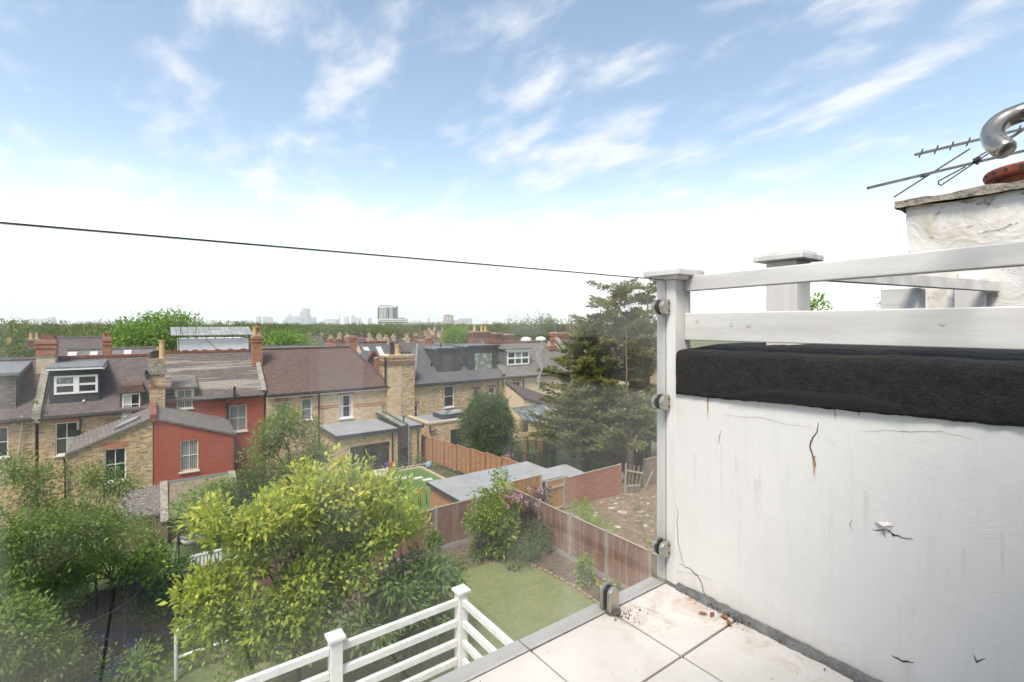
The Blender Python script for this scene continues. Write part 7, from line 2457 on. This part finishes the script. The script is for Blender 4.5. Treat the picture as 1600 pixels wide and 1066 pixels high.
conifer('conifer_tree', 'tall ragged conifer rising above the roofs beside the corner post', cz(962, 22.0), 12.1, 4.6, 61, 'leaf_conifer', 'bark_red', 115, 0.18, 0.8, 0.3, dens=0.85)
conifer('conifer_tree', 'dark tapering conifer just left of the tall ragged one', cz(918, 23.5), 9.2, 4.6, 62, 'leaf_conifer', 'bark_red', 125, 0.12, 0.75, 0.2, dens=0.95)
conifer('conifer_tree', 'second tall conifer half hidden by the corner post', cz(1012, 20.5), 11.9, 3.4, 63, 'leaf_conifer', 'bark_red', 100, 0.15, 0.55, 0.2)
conifer('conifer_tree', 'green spreading conifer low down behind the trampoline lawn', cz(905, 21.6), 5.6, 2.8, 64, 'leaf_conifer_grey', 'bark_pale', 60, 0.26, 0.6, 0.2)
conifer('conifer_tree', 'green spreading conifer above the weathered fence', cz(985, 19.0), 5.2, 2.9, 65, 'leaf_conifer_grey', 'bark_pale', 50, 0.34, 0.6, 0.2)
conifer('conifer_tree', 'thin wispy conifer with curling top behind the chimney row', cz(896, 27.5), 10.3, 1.6, 66, 'leaf_conifer_grey', 'bark_pale', 40, 0.3, 0.5, 0.1, dens=0.7)
# bare pale trunk standing in front of the conifers
bt_ = MB()
p0 = cz(979, 18.9)
bt_.tube([p0, (p0[0] + 0.05, p0[1], 4.5), (p0[0] - 0.05, p0[1], 9.3)], [0.07, 0.05, 0.015], 7)
rnd = random.Random(3)
for k in range(12):
    z = rnd.uniform(2.0, 8.5)
    a = rnd.uniform(0, 6.28)
    bt_.tube([(p0[0], p0[1], z), (p0[0] + 0.5 * math.cos(a), p0[1] + 0.5 * math.sin(a), z + 0.15), (p0[0] + 1.1 * math.cos(a), p0[1] + 1.1 * math.sin(a), z + rnd.uniform(-.1, .5))], [0.02, 0.014, 0.004], 5)
tag(bt_.build('bare_trunk', MATS['bark_red'], smooth=True), 'slim bare reddish trunk standing in front of the dark conifers', 'tree')
for k, (px, py, Y, w) in enumerate(((1278, 474, 5.2, 0.28), (1393, 474, 4.2, 0.26))):
    c = at(px, py, Y=Y)
    broadleaf('plant_top', ('bright green leafy tree top peeping between rails right of the pillar', 'small grey-green tree top peeping above the rail beside the chimney')[k], 'tree', (c.x, c.y, 0.1), [(c.x, c.y, c.z - 0.15, w, w, 0.28, 3), (c.x, c.y, c.z - 1.6, 1.2, 1.2, 1.2, 8)], 90, 8, 0.09, 0.11 if k == 0 else 0.08, 'leaf_bright' if k == 0 else 'leaf_mid', 70 + k, 0.5, 0.1, 4.5, ntips=5)

# ground cover under the left trees: nobody could count it
rg = np.random.default_rng(200)
n = 9000
gx_, gy_ = rg.uniform(-7.5, 2.2, n), rg.uniform(11.5, 17.6, n)
hump = np.array([0.25 + 0.45 * max(0.0, noise.noise((x * 0.9, y * 0.9, 2))) for x, y in zip(gx_, gy_)])
keep = hump > 0.27
gx_, gy_, hump = gx_[keep], gy_[keep], hump[keep]
n = len(gx_)
pos = np.stack([gx_, gy_, rg.random(n) ** 0.5 * hump], axis=1)
ln = rg.uniform(0.07, 0.15, n)
v = leaf_arrays(pos, unit(rg.normal(size=(n, 3)) + np.array([0, 0, 0.4])), unit(rg.normal(size=(n, 3)) * 0.6 + np.array([0, 0, 1.0])), ln, ln * 0.5)
gc = leaves_mesh('undergrowth', v, rg.random(n), 'leaf_bright', None, 'stuff')
tag(gc, 'low green undergrowth on the ground below the left-hand trees', None)

# ------------------------------------------------------------------ roofs behind the opposite terrace
FZ = -2.3


def far_house(label, px0, px1, Y, ridge_y, eave_drop, run, wmat, rmat, ridge='ridge_red', chim=(), velux=(), name='background_house', skew=0.0, group='houses behind the opposite terrace'):
    x0, x1 = AX(px0, Y), AX(px1, Y)
    zr_ = AZ((px0 + px1) / 2, ridge_y, Y)
    ze_ = zr_ - eave_drop
    h = thing(name, label, 'house', ((x0 + x1) / 2, Y, FZ), group)
    Yf = Y - run
    shell(MB(), x0, x1, Yf, FZ, ze_, zr_, run, []).build('wall', MATS[wmat], h)
    gable_roof(x0, x1, Yf, ze_, zr_, run).build('roof', MATS[rmat], h)
    MB().bar((x0, Y, zr_ + 0.03), (x1, Y, zr_ + 0.03), 0.3, 0.16).build('ridge_tiles', MATS[ridge], h)
    for (a, b, yt, mt, np_, pm) in chim:
        xa_, xb_ = AX(a, Y), AX(b, Y)
        chimney(h, xa_, xb_, Y - 0.5, Y + 0.5, zr_ - 1.0, AZ((a + b) / 2, yt, Y), mt, [(xa_ + (xb_ - xa_) * (k + 0.5) / np_, Y, 1.0, 1.3, pm) for k in range(np_)])
    for a, b, y0_, y1_ in velux:
        # rooflight lying on the near slope
        f0, f1 = 0.75, 0.35
        xa_, xb_ = AX(a, Y), AX(b, Y)
        za, zb_ = zr_ - eave_drop * y0_, zr_ - eave_drop * y1_
        ya, yb = Y - run * y0_, Y - run * y1_
        fr__ = MB().add([(xa_, ya, za + 0.06), (xb_, ya, za + 0.06), (xb_, yb, zb_ + 0.06), (xa_, yb, zb_ + 0.06), (xa_, ya, za + 0.16), (xb_, ya, za + 0.16), (xb_, yb, zb_ + 0.16), (xa_, yb, zb_ + 0.16)], [(3, 2, 1, 0), (4, 5, 6, 7), (0, 1, 5, 4), (1, 2, 6, 5), (2, 3, 7, 6), (3, 0, 4, 7)])
        fr__.build('rooflight', MATS['pane_white'], h)
    return h


far_house('house with three pale rooflights on a low slate roof behind the black dormer', 104, 246, 50.0, 545, 2.6, 4.0, 'brick_stock', 'slate_grey', 'ridge_grey', velux=((108, 122, 0.12, 0.5), (142, 154, 0.12, 0.5), (194, 206, 0.1, 0.4)))
far_house('house with long purple slate roof behind the orange chimney', 84, 166, 62.0, 527, 3.0, 4.0, 'brick_redbrown', 'slate_purple', 'ridge_grey', chim=((44, 62, 531, 'brick_redbrown', 2, 'pot_buff'),))
far_house('house with purple roof beside a buff chimney above the brown hipped roof', 467, 502, 66.0, 524, 3.2, 4.0, 'brick_redbrown', 'slate_purple', 'ridge_grey', chim=((457, 466, 531, 'stone_buff', 2, 'pot_buff'),))
far_house('low house with pale dome rooflight just behind the brown hipped roof', 410, 520, 54.0, 541, 1.6, 4.5, 'brick_stock', 'flat_felt', 'ridge_grey')
far_house('grey slate house with two rooflights and orange ridge behind the stack', 560, 604, 56.0, 535, 3.2, 4.2, 'brick_cream', 'slate_new', 'ridge_red', velux=((563, 571, 0.2, 0.5), (583, 591, 0.2, 0.5)))
# its gable with orange verge
h = thing('gabled_bay', 'small slate gable with orange verge tiles in front of the grey slate house', 'house', (AX(581, 51), 51, FZ), 'houses behind the opposite terrace')
xm, zt_ = AX(582, 51), AZ(582, 549, 51)
MB().prism([(xm - 1.9, zt_ - 2.9), (xm + 1.9, zt_ - 2.9), (xm + 1.9, FZ), (xm - 1.9, FZ)], 'y', 51.0, 53).build('wall', MATS['pvc_white'], h)
MB().prism([(xm - 2.1, zt_ - 2.9), (xm, zt_), (xm + 2.1, zt_ - 2.9)], 'y', 50.7, 54).build('roof', MATS['slate_new'], h)
for s in (-1, 1):
    MB().bar((xm + s * 2.15, 50.65, zt_ - 2.95), (xm, 50.65, zt_ + 0.05), 0.16, 0.2).build('verge_tiles', MATS['ridge_red'], h)
far_house('long brown roof beyond the zinc dormers with two brick stacks', 768, 838, 56.0, 531, 3.0, 4.0, 'brick_redbrown', 'tile_brown', 'ridge_red', chim=((770, 781, 522, 'brick_redbrown', 0, 'pot_red'), (790, 801, 523, 'brick_redbrown', 0, 'pot_red')))
far_house('brown roofed house glimpsed left of the conifer crown', 838, 905, 52.0, 534, 3.0, 4.0, 'brick_cream', 'tile_brown', 'ridge_red', chim=((867, 897, 521, 'brick_orange', 5, 'pot_soot'),))

# sheeted scaffold roof
sc_ = thing('scaffold_roof', 'temporary scaffold roof with corrugated sheets and white sheeting behind the red house', 'scaffold', (AX(330, 58), 58, FZ))
SYc = 56.0
x0, x1 = AX(279, SYc), AX(390, SYc)
zt_, zm_, zb_ = AZ(335, 512, SYc), AZ(335, 524, SYc), AZ(335, 553, SYc)
plain('sheet_white', (0.76, 0.765, 0.77), 0.35, 0.12, 0.6, 0.3, 2, 0.2)
plain('sheet_metal', (0.36, 0.36, 0.35), 0.45, 0.4, 1.2, stretch=(1, 0.3, 1))
MB().box(x0 + 0.1, x1 - 0.1, SYc, SYc + 6, FZ, zm_ - 0.35).build('sheeting', MATS['sheet_white'], sc_)
MB().bar((x0 + 2.2, SYc - 0.02, zm_ - 0.4), (x1 - 2.4, SYc - 0.02, zb_), 0.02, 0.06).build('strap', MATS['sheet_metal'], sc_)
for k in range(15):
    xa_, xb_ = x0 - 0.6 + (x1 - x0 + 0.9) * k / 15, x0 - 0.6 + (x1 - x0 + 0.9) * (k + 1) / 15
    MB().add([(xa_, SYc - 0.4, zm_), (xb_ - 0.03, SYc - 0.4, zm_), (xb_ - 0.03, SYc + 2.4, zt_), (xa_, SYc + 2.4, zt_), (xa_, SYc - 0.4, zm_ + 0.06), (xb_ - 0.03, SYc - 0.4, zm_ + 0.06), (xb_ - 0.03, SYc + 2.4, zt_ + 0.06), (xa_, SYc + 2.4, zt_ + 0.06)], [(3, 2, 1, 0), (4, 5, 6, 7), (0, 1, 5, 4), (1, 2, 6, 5), (2, 3, 7, 6), (3, 0, 4, 7)]).build('roof_sheet', MATS['sheet_metal'], sc_)
for k in range(9):
    x = x0 + (x1 - x0) * k / 8
    MB().tube([(x, SYc + 0.05, FZ), (x, SYc + 0.05, zm_)], 0.04, 6).build('scaffold_pole', MATS['aerial_metal'], sc_)
for px, yt in ((282, 487), (306, 492)):
    c = at(px, yt, Y=SYc + 0.1)
    MB().tube([(c.x, SYc + 0.1, zm_ - 0.5), (c.x, SYc + 0.1, c.z)], 0.04, 6).build('scaffold_pole', MATS['aerial_metal'], sc_)

# rows of houses further off
rnd = random.Random(21)
wm_ = ('brick_stock', 'brick_redbrown', 'brick_cream', 'brick_pale')
rm_ = ('slate_purple', 'tile_brown', 'slate_grey', 'ridge_red')
labs = ('house with chimney in the nearest row behind the stack and zinc dormers', 'house with chimney in the second row of roofs beyond the zinc dormers', 'small roof with chimney in the third row beyond the zinc dormers', 'tiny roof in the fourth row below the white high-rise', 'tiniest roof in the last row of houses below the horizon', 'roof with chimney glimpsed among trees at the far left')
px = 425
for row, (Y, ry, a, b, step) in enumerate(((84, 534, 500, 760, 26), (108, 530, 470, 880, 22), (140, 526, 520, 860, 18), (190, 522, 540, 840, 15), (260, 517, 560, 760, 12), (84, 540, 0, 60, 30))):
    px = a
    while px < b:
        w_ = step * rnd.uniform(0.8, 1.3)
        cpx = px + w_ * rnd.uniform(0.1, 0.8)
        h = far_house(labs[row], px, px + w_ * 0.97, Y * rnd.uniform(0.97, 1.04), ry + rnd.uniform(-1.5, 2), 2.8, 4.0, rnd.choice(wm_), rnd.choice(rm_), rnd.choice(('ridge_red', 'ridge_grey')), chim=((cpx, cpx + 260 / Y * 2.2, ry - 5 + rnd.uniform(-1, 1), rnd.choice(('brick_orange', 'brick_redbrown', 'stone_buff')), 2 if Y < 120 else 0, 'pot_buff'),), group=('nearest far row', 'second far row', 'third far row', 'fourth far row', 'last far row', 'far left roofs')[row])
        px += w_

# ------------------------------------------------------------------ trees of the middle distance: six crowns, many copies
TV = []
for k, (hgt, rx, mt) in enumerate(((10.5, 4.4, 'leaf_far'), (11.5, 5.0, 'leaf_far'), (9.0, 4.6, 'leaf_far_pale'), (12.0, 4.2, 'leaf_far'), (8.0, 4.2, 'leaf_far_pale'), (11.0, 5.4, 'leaf_far'))):
    rg = np.random.default_rng(90 + k)
    r2 = random.Random(90 + k)
    lob = [(0, 0, hgt * 0.62, rx * 0.7, rx * 0.7, hgt * 0.3)]
    for j in range(11):
        a = r2.uniform(0, 6.28); rr = r2.uniform(0.3, 0.72) * rx
        lob.append((rr * math.cos(a), rr * math.sin(a), hgt * r2.uniform(0.38, 0.82), rx * r2.uniform(0.25, 0.42), rx * r2.uniform(0.25, 0.42), hgt * r2.uniform(0.10, 0.17)))
    lob.append((0, 0, hgt * 0.88, rx * 0.35, rx * 0.35, hgt * 0.12))
    TV.append((hgt, lob, mt, 90 + k))
protos = []
tree_spots = []


def far_tree(px, ytop, Y, var, label='leafy tree crown in the belt of trees towards the skyline', group='belt of distant trees', sx=1.0):
    hgt, lob, mt, sd = TV[var]
    c = at(px, ytop, Y=Y)
    base = (c.x, c.y, FZ)
    s = (c.z - FZ) / hgt
    sw = sx * rnd.uniform(0.85, 1.15)
    if protos[var] is None:
        t_, *_ = broadleaf('deciduous_tree', label, 'tree', (0, 0, 0), lob, 520, 8, 0.75, 0.42, mt, sd, 0.6, 0.28, hgt * 0.3, group=group, shell=0.72, ntips=8)
        protos[var] = t_
        t_.location = base; t_.rotation_euler = (0, 0, rnd.uniform(0, 6.28)); t_.scale = (sw, sw, s)
    else:
        c_ = copy_tree(protos[var], None, base, rnd.uniform(0, 6.28), (sw, sw, s), label)
        c_['group'] = group


protos = [None] * 6
rnd = random.Random(8)
# belt on the left
for row, (Y, y0_, y1_, a, b, st) in enumerate(((76, 521, 533, -30, 60, 38), (92, 513, 522, -40, 330, 30), (125, 505, 511, -40, 400, 24), (180, 501, 506, -40, 460, 17))):
    px = a
    while px < b:
        far_tree(px, rnd.uniform(y0_, y1_), Y * rnd.uniform(0.93, 1.07), rnd.randrange(6), ('tree at the far left edge just behind the left chimney', 'tree in the front row of the left-hand belt behind the slate roofs', 'tree in the middle row of the left-hand belt', 'tree in the hindmost row of the left-hand belt')[row], ('left edge trees', 'front row of left belt', 'middle row of left belt', 'hind row of left belt')[row])
        px += st * rnd.uniform(0.7, 1.25)
# middle: behind the roofs
for row, (Y, y0_, y1_, a, b, st) in enumerate(((110, 522, 530, 400, 470, 20), (150, 510, 518, 400, 560, 17), (210, 507, 513, 400, 660, 13), (300, 505, 509, 380, 900, 9.5), (450, 504, 507, 380, 960, 8))):
    px = a
    while px < b:
        far_tree(px, rnd.uniform(y0_, y1_), Y * rnd.uniform(0.95, 1.06), rnd.randrange(6), ('tree directly behind the slim red chimney and brown hipped roof', 'tree in the second row behind the brown hipped roof', 'tree in the third row below the city towers', 'small tree in the far row below the skyline', 'tiny tree in the hindmost row on the horizon')[row], ('trees behind the hipped roof', 'second middle row', 'third middle row', 'far row under skyline', 'horizon row')[row])
        px += st * rnd.uniform(0.7, 1.3)
for px, yt, Y, var, sx in ((505, 506, 160, 1, 1.1), (560, 506, 150, 5, 1.1), (618, 508, 140, 1, 1.35), (590, 511, 150, 0, 1.1), (640, 512, 150, 3, 1.0), (528, 507, 170, 0, 1.2), (470, 513, 150, 5, 1.2), (440, 515, 140, 1, 1.2)):
    far_tree(px, yt, Y, var, 'large rounded dark tree standing out in front of the city skyline', 'dark trees before the skyline', sx=sx)
# right: trees over the brown roofs
for px, yt, Y, var, sx in ((780, 503, 100, 0, 1.0), (800, 499, 95, 1, 1.1), (822, 501, 98, 3, 1.0), (846, 491, 92, 5, 1.1), (862, 497, 95, 0, 1.0), (890, 500, 96, 1, 1.0), (912, 497, 100, 3, 1.1), (935, 500, 100, 5, 1.0), (755, 507, 110, 5, 0.9), (960, 502, 100, 0, 1), (985, 500, 100, 2, 1)):
    far_tree(px, yt, Y, var, 'tree in the tall clump over the roofs left of the conifers', 'clump left of the conifers', sx=sx)
broadleaf('lime_tree', 'bright fresh green round tree between the far chimneys', 'tree', (AX(712, 78), 78, FZ), [(AX(712, 78), 78, AZ(712, 523, 78), 2.5, 2.3, 1.7), (AX(700, 78), 77.5, AZ(700, 531, 78), 1.6, 1.5, 1.3), (AX(725, 78), 77.5, AZ(725, 528, 78), 1.5, 1.5, 1.4)], 420, 9, 0.5, 0.33, 'leaf_bright', 131, 0.55, 0.2, 4, shell=0.6)
broadleaf('plane_tree', 'large yellow-green tree beside the sheeted scaffold roof', 'tree', (AX(235, 66), 66, FZ), [(AX(235, 66), 66, AZ(235, 520, 66), 3.2, 2.8, 1.9), (AX(262, 66), 66, AZ(262, 507, 66), 2.4, 2.2, 1.2), (AX(210, 66), 65, AZ(210, 534, 66), 2.4, 2.2, 1.6), (AX(255, 66), 64.5, AZ(255, 535, 66), 2.4, 2.2, 1.6), (AX(290, 66), 67, AZ(290, 507, 66), 1.8, 1.8, 0.8)], 780, 9, 0.55, 0.36, 'leaf_bright', 132, 0.55, 0.3, 5, shell=0.6, tint_pow=1.5)
broadleaf('bright_shrub', 'fresh green shrub growing over the low roof beside the slim red chimney', 'tree', (AX(440, 60), 60, FZ), [(AX(430, 60), 60, AZ(430, 535, 60), 2.2, 1.6, 1.0), (AX(452, 60), 60, AZ(452, 532, 60), 1.8, 1.6, 1.0), (AX(485, 60), 60, AZ(485, 541, 60), 1.6, 1.4, 0.5)], 260, 9, 0.5, 0.30, 'leaf_bright', 133, 0.55, 0.15, 4, shell=0.6, tint_pow=1.3)
# distant wooded land below the horizon reads as one mass
rg = np.random.default_rng(3)
n = 26000
px_ = rg.uniform(-60, 1080, n)
dd = 520 * (1800 / 520) ** rg.random(n)
fv = np.array([ray(p) for p in px_])
pos = np.stack([fv[:, 0] * dd, fv[:, 1] * dd, FZ + rg.random(n) ** 0.7 * 9.0 * np.clip(dd / 700, 0.8, 1.15)], axis=1)
bl2 = np.array([noise.noise((p[0] * 0.02, p[1] * 0.02, 0)) for p in pos])
pos[:, 2] = FZ + (pos[:, 2] - FZ) * (0.75 + 0.35 * bl2)
dv = unit(rg.normal(size=(n, 3)))
ln = rg.uniform(2.2, 4.2, n) * np.clip(dd / 700, 0.8, 2.0)
v = leaf_arrays(pos, dv, unit(rg.normal(size=(n, 3)) + np.array([0, 0, 1.0])), ln, ln * 0.7)
fo = leaves_mesh('distant_woodland', v, rg.random(n), 'leaf_far', None, 'stuff')
tag(fo, 'hazy wooded land stretching to the foot of the city skyline', None)

# ------------------------------------------------------------------ skyline
plain('tower_grey', (0.36, 0.37, 0.38), 0.6, 0.1, 0.01)
plain('tower_blue', (0.30, 0.34, 0.38), 0.4, 0.1, 0.01)
plain('tower_white', (0.62, 0.61, 0.58), 0.7, 0.1, 0.05)
plain('tower_dark', (0.09, 0.10, 0.115), 0.4, 0.2, 0.05)
plain('tower_brown', (0.30, 0.25, 0.21), 0.8, 0.1, 0.05)


def block(parent, px0, px1, ytop, d, mat, name='shaft', depth=None, taper=1.0, zb=FZ):
    """an upright block facing the camera at forward distance d"""
    (ax, ay), (bx, by) = ray(px0), ray(px1)
    a, b = Vector((ax * d, ay * d, 0)), Vector((bx * d, by * d, 0))
    w_ = (b - a)
    fwd = Vector((math.sin(YAW), math.cos(YAW), 0)) * (depth or w_.length)
    zt = EYE - (ytop - HZP) / FPX * d
    mid = (a + b) / 2
    base = [a, b, b + fwd, a + fwd]
    cc_ = (a + b + 2 * mid + 2 * fwd) / 4
    cc_ = (a + b + (b + fwd) + (a + fwd)) / 4
    top = [cc_ + (p - cc_) * taper for p in base]
    q = [Vector((p.x, p.y, zb)) for p in base] + [Vector((p.x, p.y, zt)) for p in top]
    return MB().add(q, [(3, 2, 1, 0), (4, 5, 6, 7), (0, 1, 5, 4), (1, 2, 6, 5), (2, 3, 7, 6), (3, 0, 4, 7)]).build(name, MATS[mat], parent)


def tower(label, blocks, d, mat='tower_grey', cat='tower', name='city_tower', group='city skyline'):
    px = sum(b[0] + b[1] for b in blocks) / (2 * len(blocks))
    dx, dy = ray(px)
    t_ = thing(name, label, cat, (dx * d, dy * d, FZ), group)
    for b in blocks:
        block(t_, b[0], b[1], b[2], d + (b[4] if len(b) > 4 else 0), b[3] if len(b) > 3 and b[3] else mat, taper=b[5] if len(b) > 5 else 1.0)
    return t_


D8 = 7600
tower('pale pair of slabs alone on the skyline at far left', [(56, 63, 499), (63.5, 68, 502), (69, 74, 497.5), (74, 81, 496)], D8)
tower('slim pale tower left of the main skyline cluster', [(400, 405.5, 494.5), (405.5, 408, 503)], D8, 'tower_blue')
tower('broad flat-topped tower left of the main skyline cluster', [(411, 416, 494.8), (416, 423, 495.8)], D8)
tower('low block beside the broad flat-topped tower', [(423.5, 428.5, 502.5)], D8 - 300, 'tower_blue')
tower('stepped mass of city blocks at the foot of the tallest tower', [(442, 447, 499.5), (447, 468, 494.5, None, 200), (451, 454, 490.5, None, 400), (462, 470, 497, 'tower_blue', -100)], D8)
tower('tallest stepped tower of the city skyline', [(468.5, 472, 487.5), (472, 480.5, 482), (480, 484, 491, None, 60)], D8, 'tower_blue')
tower('shorter tower at the right end of the tall cluster', [(484, 491.5, 495.5)], D8 + 100)
tower('low wide far block right of the tall cluster', [(499, 506, 502), (506, 524, 499), (512, 520, 498, None, 50)], D8 + 600)
tower('thin needle spire in the haze', [(528.4, 531.2, 484, None, 0, 0.06)], D8 + 900, cat='spire')
tower('stubby round-shouldered tower in the far middle', [(537, 543.5, 494.5, None, 0, 0.8)], D8)
tower('leaning wedge tower in the far middle', [(547.5, 553.5, 491.5, None, 0, 0.55), (551.5, 556, 495.5)], D8, 'tower_blue')
tower('small tower right of the wedge tower', [(558, 563, 497)], D8 + 200)
tower('slim dark tower left of the white high-rise', [(575, 579.5, 497.5)], D8 - 500, 'tower_blue')
tower('pale twin towers right of the white high-rise', [(708, 714, 500), (715, 723, 498.5)], D8 * 0.55)
tower('far pale blocks beside the brown tower', [(718, 729, 498), (730, 737, 497.5)], D8 * 0.5)
tower('faint tower hairline far right of the white high-rise', [(668, 671, 497), (655, 657, 499), (648, 650, 500)], D8)
tower('faint low slabs at the far left end of the skyline', [(362, 370, 504), (375, 383, 502.5), (386, 393, 504.5)], D8)
tower('faint low blocks above the trees on the right', [(800, 808, 503), (690, 694, 501)], D8)

# white and dark high-rise with its podium
DT = 1250.0
hr = thing('high_rise', 'white and dark slab high-rise with podium on the horizon', 'tower', (ray(605)[0] * DT, ray(605)[1] * DT, FZ))
block(hr, 590, 619.5, 478.2, DT, 'tower_white', depth=18)
block(hr, 592, 613, 477.2, DT + 4, 'tower_dark', 'plant_room', depth=10)
for a, b, m_ in ((590, 592.2, 'tower_dark'), (613.5, 619.7, 'tower_dark'), (599.6, 600.6, 'tower_dark'), (602.6, 604.2, 'tower_dark'), (605.2, 608.4, 'tower_dark')):
    block(hr, a, b, 480.5, DT - 0.6, m_, 'glazed_bay', depth=0.5)
for k in range(11):
    y_ = 482 + k * 2.0
    for a, b in ((592.4, 599.4), (608.8, 613.2)):
        p0_, p1_ = ray(a), ray(b)
        z_ = EYE - (y_ - HZP) / FPX * DT
        A_, B_ = Vector((p0_[0] * (DT - .4), p0_[1] * (DT - .4), z_)), Vector((p1_[0] * (DT - .4), p1_[1] * (DT - .4), z_))
        MB().bar(A_, B_, 0.4, 1.1).build('window_strip', MATS['tower_brown'], hr)
pdm = thing('podium_building', 'long low white podium block beside the high-rise', 'building', (ray(625)[0] * DT, ray(625)[1] * DT, FZ))
block(pdm, 590.5, 636, 498.2, DT - 14, 'tower_white', depth=10)
block(pdm, 614, 632, 496.8, DT - 8, 'tower_dark', 'upper_storey', depth=8)
for k in range(16):
    a = 592 + k * 2.7
    block(pdm, a, a + 1.5, 500.2, DT - 14.5, 'tower_dark', 'window', depth=0.3, zb=EYE - (502.0 - HZP) / FPX * DT)
block(pdm, 590.6, 635.8, 503.2, DT - 14.6, 'tower_dark', 'window_band', depth=0.3, zb=EYE - (504.8 - HZP) / FPX * DT)
bt2 = thing('brown_tower', 'brown banded residential tower right of the high-rise', 'tower', (ray(700)[0] * 1400, ray(700)[1] * 1400, FZ))
block(bt2, 693.2, 707.2, 492.6, 1400, 'tower_brown', depth=16)
block(bt2, 696, 704, 491.6, 1406, 'tower_brown', 'lift_room', depth=8)
for a, b in ((695.2, 696.4), (698.2, 699.4), (701.4, 702.6), (704.6, 705.6)):
    block(bt2, a, b, 493.6, 1399.4, 'tower_white', 'balcony_stack', depth=0.4)
lb_ = thing('long_low_building', 'long low grey building on the horizon between the towers', 'building', (ray(665)[0] * 1500, ray(665)[1] * 1500, FZ))
block(lb_, 636, 692, 503.5, 1500, 'tower_grey', depth=20)
block(lb_, 643, 656, 501.5, 1503, 'tower_white', 'upper_block', depth=12)

# ------------------------------------------------------------------ hazy air
hzm = bpy.data.materials.new('haze_air')
hzm.use_nodes = True
t = hzm.node_tree
for n_ in list(t.nodes):
    t.nodes.remove(n_)
oo = N(t, 'ShaderNodeOutputMaterial')
pv = N(t, 'ShaderNodeVolumePrincipled', inp={'Color': (0.95, 0.97, 1.0, 1), 'Density': 0.00011, 'Anisotropy': 0.0})
L(t, pv.outputs[0], oo.inputs['Volume'])
MATS['haze_air'] = hzm
hb_ = MB().box(-2500, 12500, -600, 11500, FZ - 3.0, 310)
hb_ = hb_.build('haze', hzm, loc=(0, 0, 0), kind='stuff')
hb_['label'] = 'pale even haze filling the air over the city'
